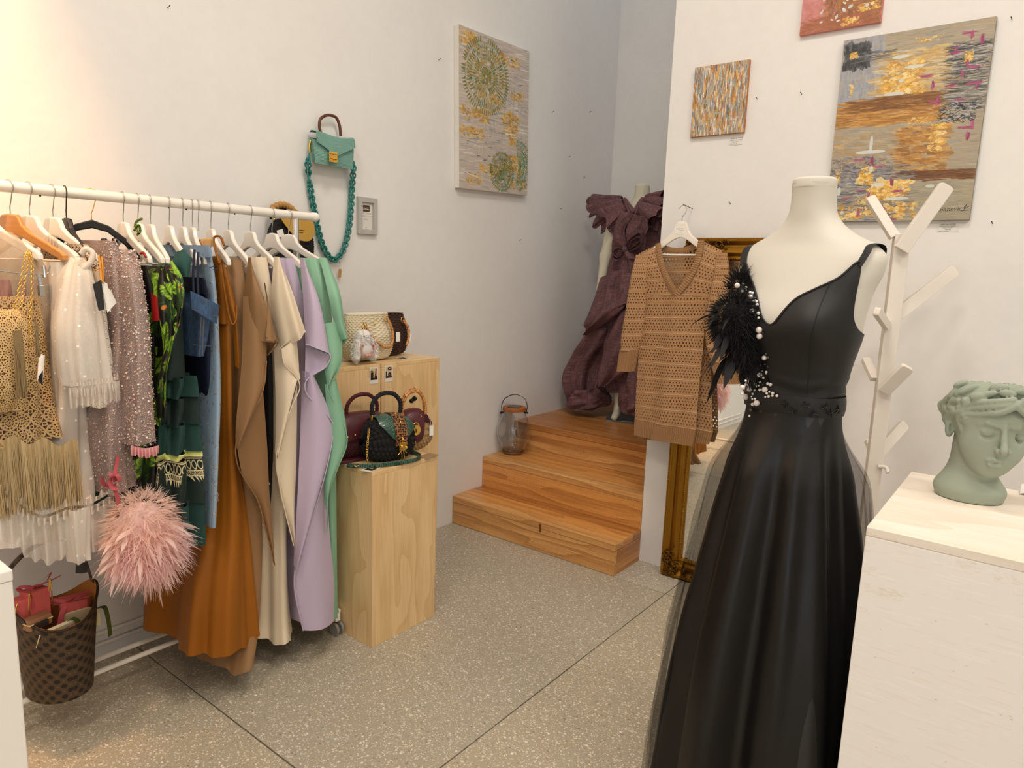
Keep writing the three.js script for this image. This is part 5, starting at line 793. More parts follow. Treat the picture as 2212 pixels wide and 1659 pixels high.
solo('paper_card', 'brown paper card lying by the straw handbag', 'card', rbox(0.055, 0.0014, 0.085, 0.0005).rotateY(0.2).translate(...onY(LOW + 0.0012, 925, 985).toArray()), std(0x9a7c58, 0.8));

// ---------------------------------------------------------------- on the left wall
T.knitBump = dataTex(64, 64, grey((u, v) => (0.5 + 0.5 * Math.cos(6.2832 * u)) * (0.5 + 0.5 * Math.cos(6.2832 * v))), false, [170, 170]);
{ // turquoise crochet bag with chunky chain
  const kn = std(0x86b8ab, 0.8, { bumpMap: T.knitBump, bumpScale: 0.003 }), t = thing('crochet_handbag', 'turquoise crochet handbag with brown handle hung high on the left wall', 'handbag', [XW, 0, 0]);
  const B = (px, py, off) => onX(XW + off, px, py).sub(V(XW, 0, 0));
  const knit = (s, k) => 0.0016 * Math.abs(Math.sin(s * 40)) * (0.6 + 0.4 * Math.cos(k * 90));
  // box of the bag: corners at the wall (0.01) and in front (0.075)
  const c = { tl: [676, 300], tr: [764, 322], bl: [681, 352], br: [762, 366] }, o0 = 0.012, o1 = 0.07;
  const face = (a, b, d, e, oa, ob, od, oe, bul) => { const A = B(...a, oa), Bb = B(...b, ob), D2 = B(...d, od), E2 = B(...e, oe); return grid((u, v) => { const p = A.clone().lerp(Bb, u).lerp(D2.clone().lerp(E2, u), v); p.x += bul * Math.sin(Math.PI * u) * Math.sin(Math.PI * v) + knit(v, u); return p; }, 80, 44); };
  part('body', [face(c.tl, c.tr, c.bl, c.br, o1, o1, o1, o1, 0.012), face([669, 296], c.tl, [674, 346], c.bl, o0, o1, o0, o1, 0), face(c.tr, [756, 318], c.br, [754, 360], o1, o0, o1, o0, 0), face(c.bl, c.br, [674, 346], [754, 360], o1, o1, o0, o0, 0), face([669, 296], [756, 318], [674, 346], [754, 360], o0, o0, o0, o0, 0)], kn, t);
  const fl = [[[668, 288], 0.016], [[672, 283], 0.045], [[682, 286], 0.078]], fr = [[[758, 302], 0.016], [[762, 300], 0.045], [[766, 304], 0.078]];
  const low = (u) => lerp(0, 1, u); const flapBottom = (u) => { const a = B(684, 308, 0.085), m = B(722, 336, 0.09), b = B(768, 322, 0.085); return u < 0.5 ? a.clone().lerp(m, Math.sin(u * Math.PI)) : b.clone().lerp(m, Math.sin((1 - u) * Math.PI)); };
  part('flap', grid((u, v) => { const top = fl.map(([p, o], i) => B(p[0], p[1], o).lerp(B(fr[i][0][0], fr[i][0][1], fr[i][1]), u)); let p; if (v < 0.25) p = top[0].clone().lerp(top[1], v / 0.25); else if (v < 0.5) p = top[1].clone().lerp(top[2], (v - 0.25) / 0.25); else p = top[2].clone().lerp(flapBottom(u), (v - 0.5) / 0.5); p.x += 0.004 * Math.sin(Math.PI * u) + knit(v * 0.9, u); p.y += 0.006 * Math.sin(u * 6.2832 + 1); return p; }, 80, 60), kn, t);
  const hp = [[694, 290], [690, 274], [692, 258], [702, 250], [714, 249], [726, 254], [733, 270], [736, 294]].map(([a, b]) => B(a, b, 0.03)), hc = curve(hp);
  part('handle', grid((u, v) => { const p = hc.getPoint(v), a = u * 6.2832, r = 0.0065; const tg = hc.getTangent(v); return V(p.x + Math.cos(a) * r * 1.1, p.y + Math.sin(a) * r * -tg.z, p.z + Math.sin(a) * r * tg.y); }, 10, 50, true), leather(0x5e2f12), t, 'brown leather handle');
  const lk = B(718, 337, 0.094);
  part('clasp', [rbox(0.008, 0.038, 0.044, 0.002).translate(lk.x, lk.y - 0.008, lk.z - 0.004), rbox(0.01, 0.014, 0.046, 0.004).translate(lk.x + 0.001, lk.y + 0.012, lk.z - 0.004), ball(lk.x + 0.006, lk.y - 0.009, lk.z + 0.008, 0.0045), ball(lk.x + 0.006, lk.y - 0.013, lk.z - 0.004, 0.005), ball(lk.x + 0.006, lk.y - 0.012, lk.z - 0.015, 0.0045)], MAT.gold, t, 'gold clasp');
  part('snap_hook', [tube([B(671, 304, 0.03), B(669, 316, 0.032), B(670, 328, 0.034)], 0.0055, 16, 8)], MAT.gold, t, 'gold snap hook');
  const chain = new THREE.Group(); chain.name = 'chain'; chain.userData.label = 'chunky teal plastic chain'; t.add(chain);
  const pts = [[667, 336], [665, 352], [667, 380], [671, 410], [676, 440], [682, 470], [688, 500], [697, 530], [709, 552], [722, 561], [737, 548], [748, 520], [754, 490], [758, 450], [760, 410], [763, 370], [764, 352]].map(([a, b], i) => B(a, b, 0.022 + (i < 2 || i > 14 ? 0.02 : 0)));
  const cc = curve(pts), N = 60, ring = []; for (let a = 0; a < 16; a++) { const q = a / 16 * 6.2832; ring.push(V(Math.cos(q) * 0.0115, Math.sin(q) * 0.0145, 0)); }
  const link = new THREE.TubeGeometry(new THREE.CatmullRomCurve3(ring, true), 24, 0.0042, 8, true), teal = phys(0x117a72, 0.3, { clearcoat: 0.4 });
  for (let k = 0; k < N; k++) { const v = (k + 0.5) / N, p = cc.getPointAt(v), d = cc.getTangentAt(v), m = part('chain_link', link, teal, chain); m.position.copy(p); const q = new THREE.Quaternion().setFromUnitVectors(V(0, 1, 0), d); m.quaternion.copy(q.multiply(new THREE.Quaternion().setFromAxisAngle(V(0, 1, 0), Math.PI / 2 + (k % 2 ? 0.75 : -0.45)))); }
  const tag = thing('swing_tag', 'kraft paper price tag dangling from the teal chain', 'tag', onX(XW + 0.02, 734, 590), TURN);
  part('card', slab(outline([[-0.009, -0.02], [0.009, -0.02], [0.009, 0.014], [0.005, 0.02], [-0.005, 0.02], [-0.009, 0.014]]), 0.0012).rotateZ(-0.12), std(0xb98e5c, 0.85), tag); part('string', tube([[0, 0.018, 0], [0.002, 0.035, 0.001], [-0.003, 0.055, 0], [-0.01, 0.062, 0]], 0.0008, 16, 5), std(0x8a6b48, 0.9), tag);
}
{ // black crochet bag with gold flap
  const B = (px, py, off) => onX(XW + off, px, py).sub(V(XW, 0, 0)), t = thing('crochet_handbag', 'black crochet bag with gold embossed flap on the wall behind the rack', 'handbag', [XW, 0, 0]);
  const c = B(628, 520, 0.05);
  part('body', grid((u, v) => { const a = u * 6.2832, ang = lerp(-1.57, 1.57, v), q = Math.max(0.001, Math.cos(ang)), k = 0.004 * stitch(u * 26, v * 16); return V(c.x + (0.04 + k) * Math.cos(a) * Math.pow(q, 0.6) * (Math.cos(a) < 0 ? 0.9 : 1), c.y - 0.02 + (0.11 + k) * Math.sin(ang), c.z + (0.115 + k) * Math.sin(a) * Math.pow(q, 0.5)); }, 160, 90, true), yarn(0x0a0a0b), t);
  const gold = phys(0xd9b25a, 0.3, { metalness: 0.85 });
  const f = outline([[-0.085, 0.05], [0.07, 0.055], [0.085, 0.03], [0.09, -0.01], [0.075, -0.04], [0.05, -0.052], [0.0, -0.045], [-0.05, 0.0], [-0.075, 0.03]], true);
  part('flap', slab(f, 0.004, 0.001).rotateY(TURN).translate(c.x + 0.046, c.y + 0.052, c.z), gold, t, 'gold leather flap');
  part('embossing', [rbox(0.002, 0.004, 0.05, 0.0008), rbox(0.002, 0.003, 0.04, 0.0008).translate(0, -0.01, 0.003), rbox(0.002, 0.03, 0.003, 0.0008).rotateX(0.5).translate(0, 0.02, 0.02)].map((g) => g.translate(c.x + 0.0495, c.y + 0.045, c.z - 0.012)), tint(gold, 0x7a5d24), t);
  const hp = [[586, 466], [588, 452], [600, 444], [614, 443], [628, 450], [640, 464], [646, 480]].map(([a, b]) => B(a, b, 0.045)), hc = curve(hp);
  part('handle', grid((u, v) => { const p = hc.getPoint(v), a = u * 6.2832, r = 0.0125 * (1 + 0.25 * Math.cos(a * 2 + v * 70)); const tg = hc.getTangent(v); return V(p.x + Math.cos(a) * r, p.y - Math.sin(a) * r * tg.z, p.z + Math.sin(a) * r * tg.y); }, 12, 120, true), yarn(0xb58a4c), t, 'straw-coloured crochet handle');
  part('handle_lining', tube(hp.map((p) => p.clone().add(V(-0.004, -0.014, 0))), 0.005, 40, 8), yarn(0x100e0e), t);
  part('mount', [ball(...B(592, 474, 0.055).toArray(), 0.008), ball(...B(652, 480, 0.055).toArray(), 0.008)], MAT.gold, t, 'gold mount');
  part('price_tag', rbox(0.0012, 0.03, 0.03, 0.0005).rotateX(0.3).translate(...B(606, 504, 0.105).toArray()), MAT.paper, t, 'white price tag');
}
{ // framed notice
  const A = onX(XW + 0.012, 773, 424), Bq = onX(XW + 0.012, 814, 508), y1 = A.y, y0 = Bq.y, za = A.z, zb = Bq.z, w = za - zb, h = y1 - y0;
  const t = thing('framed_notice', 'small grey framed notice with dark logo on the left wall', 'picture frame', [XW, (y0 + y1) / 2, (za + zb) / 2], TURN), m = std(0xb9b7b2, 0.5), bw = 0.024;
  part('frame_side', rbox(bw, h, 0.018, 0.002).translate(-w / 2 + bw / 2, 0, 0.0095), m, t); part('frame_side', rbox(bw, h, 0.018, 0.002).translate(w / 2 - bw / 2, 0, 0.0095), m, t);
  part('frame_side', rbox(w - 2 * bw, bw, 0.018, 0.002).translate(0, h / 2 - bw / 2, 0.0095), m, t); part('frame_side', rbox(w - 2 * bw, bw, 0.018, 0.002).translate(0, -h / 2 + bw / 2, 0.0095), m, t);
  const tex = canvasTex(256, 420, (c, W2, H2) => {
    c.fillStyle = '#dedbd4'; c.fillRect(0, 0, W2, H2); c.fillStyle = '#4a3a28'; c.fillRect(44, 40, 152, 102); c.fillStyle = '#f2ede4'; c.strokeStyle = '#f2ede4'; c.lineWidth = 5; c.lineCap = 'round';
    c.beginPath(); c.moveTo(58, 112); c.quadraticCurveTo(66, 90, 74, 66); c.quadraticCurveTo(70, 92, 66, 108); c.quadraticCurveTo(80, 88, 86, 104); c.quadraticCurveTo(92, 112, 98, 94); c.quadraticCurveTo(104, 88, 104, 104); c.quadraticCurveTo(112, 112, 118, 96); c.quadraticCurveTo(128, 90, 126, 106); c.quadraticCurveTo(140, 112, 146, 96); c.moveTo(158, 66); c.quadraticCurveTo(152, 92, 150, 108); c.quadraticCurveTo(162, 92, 168, 102); c.quadraticCurveTo(172, 112, 182, 104); c.moveTo(112, 76); c.lineTo(120, 70); c.stroke();
    c.fillStyle = '#3b3a38'; setSeed(17); const line = (y, x0, x1) => { for (let x = x0; x < x1; x += 5) if (rnd() < 0.86) c.fillRect(x, y, 4, 3 + rnd(2)); }; line(160, 8, 236); line(176, 12, 230); line(204, 6, 244); line(220, 16, 226); line(252, 64, 160); line(266, 72, 160); line(392, 92, 136);
  });
  part('notice', new THREE.PlaneGeometry(w - 2 * bw, h - 2 * bw).translate(0, 0, 0.006), new THREE.MeshStandardMaterial({ map: tex, roughness: 0.8 }), t, 'printed sheet with dark brown logo block'); part('backing', box(-w / 2 + bw / 2, w / 2 - bw / 2, -h / 2 + bw / 2, h / 2 - bw / 2, 0.001, 0.0055), MAT.paper, t);
}
// nails, holes and marks left on the walls
setSeed(19);
const nails = [[362, 17, 'x'], [1192, 243, 'x'], [1228, 340, 'x'], [1210, 452, 'x'], [1122, 520, 'x'], [1273, 243, 'x'], [1260, 384, 'x'], [947, 130, 'x'], [1732, 204, 'z'], [1636, 214, 'z'], [2186, 43, 'z'], [1578, 440, 'z'], [2144, 483, 'z']];
nails.forEach(([px, py, k]) => { const p = k === 'x' ? onX(XW, px, py) : onZ(ZR, px, py), d = k === 'x' ? V(1, 0.5, -0.2) : V(-0.2, 0.5, 1); d.normalize(); solo('nail', k === 'x' ? 'small dark nail left in the left wall' : 'small dark nail left in the right wall', 'nail', [rod(p.clone().addScaledVector(d, -0.004), p.clone().addScaledVector(d, 0.014), 0.0013, 6), ball(p.x + d.x * 0.014, p.y + d.y * 0.014, p.z + d.z * 0.014, 0.0024, 6, 5)], MAT.darkMetal, k === 'x' ? 'nails in the left wall' : 'nails in the right wall'); });

// ---------------------------------------------------------------- paintings
function strokes(c, n, box4, cols, { w = [6, 30], h = [2, 8], a = [0.3, 0.9], ang = 0, jit = 0.15 } = {}) { n = Math.round(n * 2.6); for (let k = 0; k < n; k++) { const x = lerp(box4[0], box4[2], rnd()), y = lerp(box4[1], box4[3], rnd()); c.save(); c.translate(x, y); c.rotate(ang + rnd(-jit, jit)); c.globalAlpha = rnd(a[0], a[1]); c.fillStyle = cols[Math.floor(rnd(cols.length))]; const sz = Math.pow(rnd(), 1.7), ww = lerp(w[0] * 0.5, w[1], sz), hh = lerp(h[0] * 0.5, h[1], sz * rnd(0.4, 1)); c.beginPath(); c.moveTo(-ww / 2, -hh / 2 * rnd(0.3, 1)); for (let q = 1; q < 6; q++) c.lineTo(-ww / 2 + ww * q / 6, -hh / 2 * rnd(0.5, 1.2)); c.lineTo(ww / 2, hh / 2 * rnd(0.2, 1)); for (let q = 5; q > 0; q--) c.lineTo(-ww / 2 + ww * q / 6, hh / 2 * rnd(0.5, 1.2)); c.closePath(); c.fill(); c.restore(); } c.globalAlpha = 1; }
function leafPatch(c, x, y, w, h, cols = ['#e0ae4c', '#efc973', '#c98f33', '#f7dfa0']) { for (let k = 0; k < 120; k++) { c.fillStyle = cols[Math.floor(rnd(cols.length))]; c.globalAlpha = rnd(0.4, 0.95); c.beginPath(); const cx = x + rnd(w), cy = y + rnd(h), r = Math.min(w, h) * (k < 14 ? rnd(0.15, 0.3) : rnd(0.02, 0.12)); for (let q = 0; q < 8; q++) { const a = q * 0.785, rr = r * rnd(0.4, 1.2); c.lineTo(cx + Math.cos(a) * rr * 1.5, cy + Math.sin(a) * rr); } c.fill(); } c.globalAlpha = 1; }
function canvasPicture(name, label, w, h, depth, tex, edge, place, bump = 0.0015) {
  const t = thing(name, label, 'painting', [0, 0, 0]); place(t);
  const m = phys(0xffffff, 0.55, { map: tex, bumpMap: tex, bumpScale: bump, clearcoat: 0.15 });
  const g = new THREE.PlaneGeometry(w - 0.002, h - 0.002).translate(0, 0, depth + 0.0006);
  part('painted_face', g, m, t); part('stretcher', rbox(w, h, depth, 0.002, 1).translate(0, 0, depth / 2), edge, t, 'canvas edge');
  return t;
}
{ // big grey and gold painting
  setSeed(101);
  const tex = canvasTex(1024, 1440, (c, w, h) => {
    const g0 = (n, b, cols, o) => strokes(c, n, [b[0] * w, b[1] * h, b[2] * w, b[3] * h], cols, o), grey = ['#8f8e8a', '#a9a8a3', '#777a7c', '#b9b3a6', '#9aa0a6'], ochre = ['#c8934a', '#b07a35', '#d9aa62', '#a87435', '#8a5a2c'];
    c.fillStyle = '#aa9d86'; c.fillRect(0, 0, w, h);
    g0(900, [0, 0, 1, 1], [...grey, '#b6a88c', '#c2b595'], { w: [30, 160], h: [4, 22], a: [0.15, 0.5] });
    g0(240, [0, 0.0, 0.3, 0.36], ['#9ba3b4', '#a7abb8', '#8b93a2', '#b6b3ae'], { w: [10, 40], h: [40, 160], a: [0.2, 0.6] });
    g0(320, [0.25, 0.1, 0.8, 0.34], ['#c9a05a', '#dcc07e', '#b98f50', '#d8cbb2'], { w: [30, 130], h: [6, 30], a: [0.25, 0.7] });
    g0(420, [0, 0.34, 0.75, 0.48], ochre, { w: [40, 220], h: [6, 26], a: [0.3, 0.75] }); g0(120, [0.1, 0.33, 0.7, 0.4], ['#6d4526', '#7d5530', '#8f5f30'], { w: [40, 200], h: [5, 18], a: [0.3, 0.7] });
    g0(300, [0.45, 0.5, 0.8, 0.74], ochre, { w: [30, 120], h: [8, 34], a: [0.3, 0.7] }); g0(140, [0.45, 0.74, 1, 0.79], ['#6a4023', '#80522b', '#5a3a22'], { w: [40, 220], h: [4, 18], a: [0.3, 0.7] });
    g0(260, [0.0, 0.52, 0.45, 0.7], ['#c9b288', '#a9a08e', '#b98f55', '#98948c'], { w: [30, 110], h: [6, 22], a: [0.3, 0.7] });
    g0(360, [0.74, 0.1, 1, 0.44], ['#3b3d42', '#5b5e62', '#84878a', '#c6c7c6', '#2a2c31'], { w: [30, 130], h: [3, 11], a: [0.4, 0.9] }); g0(120, [0.72, 0.4, 0.95, 0.5], ['#1e2026', '#52545a', '#b7b8bb'], { w: [14, 50], h: [4, 14], a: [0.5, 0.9], jit: 0.8 });
    g0(170, [0.02, 0.03, 0.2, 0.16], ['#33343a', '#55585c', '#2a2a2e'], { w: [8, 40], h: [20, 70], a: [0.3, 0.75] }); g0(60, [0.1, 0.08, 0.35, 0.13], ['#4e4f52', '#8a8d90'], { w: [40, 120], h: [3, 8] });
    g0(520, [0, 0.7, 0.6, 1], ['#8b8c90', '#6f7278', '#b7bac0', '#484a50', '#9a958c'], { w: [30, 150], h: [4, 16], a: [0.3, 0.85] }); g0(200, [0, 0.64, 0.45, 0.8], ['#7b7d86', '#9ca0aa', '#5b4f5c'], { w: [14, 60], h: [6, 22], a: [0.3, 0.7], jit: 0.8 });
    g0(260, [0.6, 0.8, 1, 1], ['#a8a287', '#97937e', '#b5ad92', '#8d8b80'], { w: [40, 140], h: [5, 20], a: [0.2, 0.5] });
    for (const [x, y, a, b] of [[0.33, 0.16, 0.24, 0.07], [0.3, 0.22, 0.26, 0.09], [0.42, 0.28, 0.18, 0.05], [0.06, 0.07, 0.05, 0.035], [0.08, 0.24, 0.03, 0.07], [0.84, 0.15, 0.05, 0.05], [0.5, 0.045, 0.2, 0.025], [0.68, 0.5, 0.09, 0.14], [0.52, 0.46, 0.16, 0.03], [0.22, 0.7, 0.1, 0.1], [0.3, 0.78, 0.14, 0.1], [0.42, 0.78, 0.17, 0.09], [0.04, 0.7, 0.04, 0.08], [0.2, 0.86, 0.3, 0.05], [0.06, 0.92, 0.3, 0.07], [0.36, 0.9, 0.28, 0.08], [0.74, 0.86, 0.12, 0.03]]) leafPatch(c, x * w, y * h, a * w, b * h);
    for (const [x, y, vert] of [[0.85, 0.06, 0], [0.87, 0.07, 1], [0.93, 0.1, 1], [0.78, 0.13, 1], [0.78, 0.15, 0], [0.86, 0.21, 1], [0.9, 0.23, 0], [0.84, 0.26, 1], [0.78, 0.31, 0], [0.93, 0.32, 1], [0.92, 0.31, 0], [0.7, 0.38, 1], [0.68, 0.385, 0], [0.84, 0.385, 0], [0.94, 0.52, 1], [0.9, 0.53, 0], [0.92, 0.57, 1], [0.6, 0.25, 0], [0.66, 0.3, 1], [0.2, 0.66, 0], [0.3, 0.67, 1], [0.36, 0.7, 0], [0.24, 0.83, 0], [0.3, 0.86, 1], [0.5, 0.84, 0], [0.46, 0.79, 1], [0.14, 0.87, 0], [0.4, 0.93, 0], [0.24, 0.95, 1], [0.5, 0.99, 0]]) strokes(c, 4, [x * w - 8, y * h - 8, x * w + 8, y * h + 8], ['#a94f78', '#b8608a', '#8f3f66'], vert ? { w: [8, 18], h: [50, 90], a: [0.6, 0.95] } : { w: [50, 120], h: [6, 14], a: [0.6, 0.95] });
    for (const [x, y, rw, rh] of [[0.42, 0.13, 60, 14], [0.52, 0.19, 70, 12], [0.4, 0.32, 70, 14], [0.44, 0.255, 18, 14], [0.36, 0.8, 52, 16], [0.08, 0.83, 14, 34], [0.12, 0.95, 12, 16], [0.3, 0.715, 14, 26], [0.5, 0.88, 90, 12], [0.72, 0.82, 30, 12], [0.28, 0.58, 12, 70], [0.28, 0.62, 110, 14]]) { c.fillStyle = '#d6dbd9'; c.globalAlpha = 0.9; c.beginPath(); c.ellipse(x * w, y * h, rw, rh, 0, 0, 7); c.fill(); } c.globalAlpha = 1;
    c.strokeStyle = '#22201c'; c.lineWidth = 4; c.font = 'italic 38px serif'; c.fillStyle = '#22201c'; c.save(); c.translate(0.76 * w, 0.957 * h); c.rotate(-0.04); c.fillText('Stojanovic', 0, 0); c.restore(); c.beginPath(); c.moveTo(0.955 * w, 0.94 * h); c.lineTo(0.97 * w, 0.925 * h); c.lineTo(0.96 * w, 0.945 * h); c.lineTo(0.99 * w, 0.93 * h); c.moveTo(0.94 * w, 0.955 * h); c.lineTo(0.985 * w, 0.95 * h); c.stroke();
  });
  const TL = onZ(ZR + 0.022, 1823, 87.6), BR = onZ(ZR + 0.022, 2092, 475), TR = onZ(ZR + 0.022, 2154.5, 31.7);
  canvasPicture('abstract_painting', 'large abstract painting in grey, ochre and gold leaf with magenta strokes', TR.x - TL.x, TL.y - BR.y, 0.02, tex, std(0x8f877a, 0.7), (t) => t.position.set((TL.x + TR.x) / 2, (TL.y + BR.y) / 2, ZR + 0.001));
}
{ // small square one
  setSeed(102);
  const tex = canvasTex(640, 768, (c, w, h) => { c.fillStyle = '#9a968e'; c.fillRect(0, 0, w, h); strokes(c, 700, [0, 0, w, h], ['#8b8d90', '#a8a6a0', '#c7c3b8', '#7a7672', '#b9a58a'], { w: [8, 30], h: [60, 220], a: [0.3, 0.8], jit: 0.08 }); strokes(c, 170, [0, 0, w, h], ['#d49a3c', '#e7b45a', '#c0792c', '#b86f3c'], { w: [8, 30], h: [40, 150], a: [0.5, 0.95], jit: 0.1 }); strokes(c, 110, [0, 0, w, h], ['#eceae4', '#f4f1ea'], { w: [4, 16], h: [40, 160], a: [0.5, 0.9], jit: 0.1 }); strokes(c, 70, [0, 0, w, h], ['#3d3a38', '#4b5158', '#6b4c34'], { w: [3, 12], h: [30, 120], a: [0.5, 0.9], jit: 0.1 }); strokes(c, 40, [0, 0, w, h], ['#b98762', '#d49a3c', '#a7a9aa'], { w: [40, 120], h: [8, 24], a: [0.4, 0.8], jit: 0.1 }); });
  const TL = onZ(ZR + 0.018, 1501.3, 146.3), TR = onZ(ZR + 0.018, 1620, 126), BL = onZ(ZR + 0.018, 1490, 297);
  canvasPicture('abstract_painting', 'small abstract painting of vertical grey and gold strokes', TR.x - TL.x, TL.y - BL.y, 0.017, tex, std(0xb8763a, 0.7), (t) => t.position.set((TL.x + TR.x) / 2, (TL.y + BL.y) / 2, ZR + 0.001));
}
{ // pink one at the top edge
  setSeed(103);
  const tex = canvasTex(640, 768, (c, w, h) => { c.fillStyle = '#c98480'; c.fillRect(0, 0, w, h); strokes(c, 500, [0, 0, w, h], ['#d58f90', '#c97f7a', '#dd9ea2', '#b8705c'], { w: [60, 200], h: [30, 90], a: [0.1, 0.35], jit: 2 }); strokes(c, 300, [0.3 * w, 0.6 * h, w, h], ['#8a5a35', '#a8703f', '#6b452c', '#b98450'], { w: [30, 110], h: [14, 50], a: [0.2, 0.5], jit: 2 }); strokes(c, 120, [0, 0.86 * h, w, h], ['#9a5f40', '#b06a4c'], { w: [60, 160], h: [10, 30], a: [0.3, 0.6], jit: 0.4 }); for (const [x, y, a, b] of [[0.62, 0.62, 0.3, 0.12], [0.55, 0.9, 0.18, 0.08], [0.72, 0.78, 0.25, 0.08]]) leafPatch(c, x * w, y * h, a * w, b * h); for (let k = 0; k < 22; k++) { c.fillStyle = rnd() < 0.6 ? '#c9d2d4' : '#e8ece8'; c.beginPath(); c.ellipse(lerp(0.25, 0.95, rnd()) * w, lerp(0.62, 0.92, rnd()) * h, rnd(6, 22), rnd(5, 16), rnd(3), 0, 7); c.fill(); } });
  const BL = onZ(ZR + 0.02, 1726.5, 76), BR = onZ(ZR + 0.02, 1902, 48.5), w = BR.x - BL.x, h = w * 1.2;
  canvasPicture('abstract_painting', 'pink abstract painting with gold and white dabs above the large one', w, h, 0.018, tex, std(0xd28378, 0.7), (t) => t.position.set((BL.x + BR.x) / 2, (BL.y + BR.y) / 2 + h / 2, ZR + 0.001));
}
{ // tall one on the left wall, hung slightly askew
  setSeed(104);
  const tex = canvasTex(768, 1024, (c, w, h) => {
    c.fillStyle = '#c9bdb0'; c.fillRect(0, 0, w, h); strokes(c, 900, [0, 0, w, h], ['#d8cec4', '#c4b2a6', '#b9aaa2', '#e2dad0', '#a9a3a0', '#cdb8b0'], { w: [50, 190], h: [4, 18], a: [0.2, 0.6] });
    for (const [x, y, a, b] of [[0.02, 0.46, 0.4, 0.1], [0.02, 0.6, 0.3, 0.08], [0.6, 0.46, 0.24, 0.13], [0.7, 0.6, 0.12, 0.07], [0.55, 0.08, 0.3, 0.07], [0.28, 0.82, 0.3, 0.08], [0.62, 0.74, 0.3, 0.12], [0.7, 0.9, 0.28, 0.07], [0.0, 0.02, 0.22, 0.08], [0.72, 0.3, 0.2, 0.06], [0.1, 0.9, 0.2, 0.06]]) leafPatch(c, x * w, y * h, a * w, b * h, ['#c99a4a', '#d9b05e', '#b5812f', '#e6c47c']);
    strokes(c, 120, [0, 0, w, h], ['#efe8dd', '#8e9aa2', '#b3a9a2'], { w: [40, 160], h: [4, 14], a: [0.4, 0.9] }); strokes(c, 40, [0.1 * w, 0.1 * h, w, 0.95 * h], ['#3a3532', '#6a625c', '#4a5a58'], { w: [14, 60], h: [3, 10], a: [0.4, 0.9] }); strokes(c, 26, [0.2 * w, 0.2 * h, 0.9 * w, 0.9 * h], ['#8d8780', '#7f8a80'], { w: [4, 9], h: [60, 160], a: [0.3, 0.6] });
    const rosette = (x, y, R, ry, cols, part2) => { for (let ring = 1; ring <= 10; ring++) { const n = 9 + ring * 6, r = R * ring / 10; for (let k = 0; k < n; k++) { const a = (k + (ring % 2) * 0.5) / n * 6.2832; if ((part2 && !part2(a)) || rnd() < 0.12) continue; c.save(); c.translate(x + Math.cos(a) * r, y + Math.sin(a) * r * ry); c.rotate(a); c.fillStyle = cols[Math.floor(rnd(cols.length))]; c.strokeStyle = c.fillStyle; c.globalAlpha = rnd(0.55, 0.95); c.lineWidth = R * 0.012; const q = R * 0.062; c.beginPath(); c.ellipse(0, 0, q * 0.95, q * rnd(0.4, 0.7), 0, 0, 7); if (ring % 3) c.fill(); else c.stroke(); c.beginPath(); c.moveTo(q * 0.6, 0); c.lineTo(q * 1.3, -q * 0.5); c.lineTo(q * 1.7, 0); c.lineTo(q * 1.3, q * 0.5); c.closePath(); if (ring === 10 || rnd() < 0.4) c.fill(); c.restore(); } if (ring % 3 === 0 && !part2) { c.strokeStyle = cols[0]; c.globalAlpha = 0.5; c.lineWidth = 3; c.beginPath(); c.ellipse(x, y, r * 1.04, r * 1.04 * ry, 0, 0, 7); c.stroke(); } } c.globalAlpha = 1; };
    rosette(0.36 * w, 0.26 * h, 0.3 * w, 1.0, ['#7d7428', '#94802f', '#6a7630', '#b08c38', '#8a7a2a', '#5a7a4a']); rosette(0.6 * w, 0.86 * h, 0.17 * w, 1.0, ['#3f6a30', '#7a6a22', '#2f7a5c', '#9a7a2a']); rosette(0.85 * w, 0.8 * h, 0.2 * w, 1.1, ['#4a7a3a', '#2f8a6c', '#8a7a2a'], (a) => Math.cos(a) > -0.2); leafPatch(c, 0.2 * w, 0.36 * h, 0.4 * w, 0.05 * h, ['#c99a4a', '#d9b05e']);
  });
  const TL = onX(XW + 0.035, 990.4, 51.5), TR = onX(XW + 0.035, 1142.8, 110.5), BL = onX(XW + 0.035, 991.6, 406), BR = onX(XW + 0.035, 1139.7, 422.4);
  const cxz = (TL.z + TR.z + BL.z + BR.z) / 4, cy = (TL.y + TR.y + BL.y + BR.y) / 4, w = (TL.z - TR.z + BL.z - BR.z) / 2, h = (TL.y - BL.y + TR.y - BR.y) / 2, tilt = Math.atan2(TR.y - TL.y, TL.z - TR.z);
  canvasPicture('abstract_painting', 'tall abstract painting with green and gold stencilled rosettes on the left wall', w, h, 0.034, tex, std(0xe4e0d8, 0.7), (t) => { t.position.set(XW + 0.001, cy, cxz); t.rotation.set(0, TURN, 0); t.rotateZ(tilt); });
}
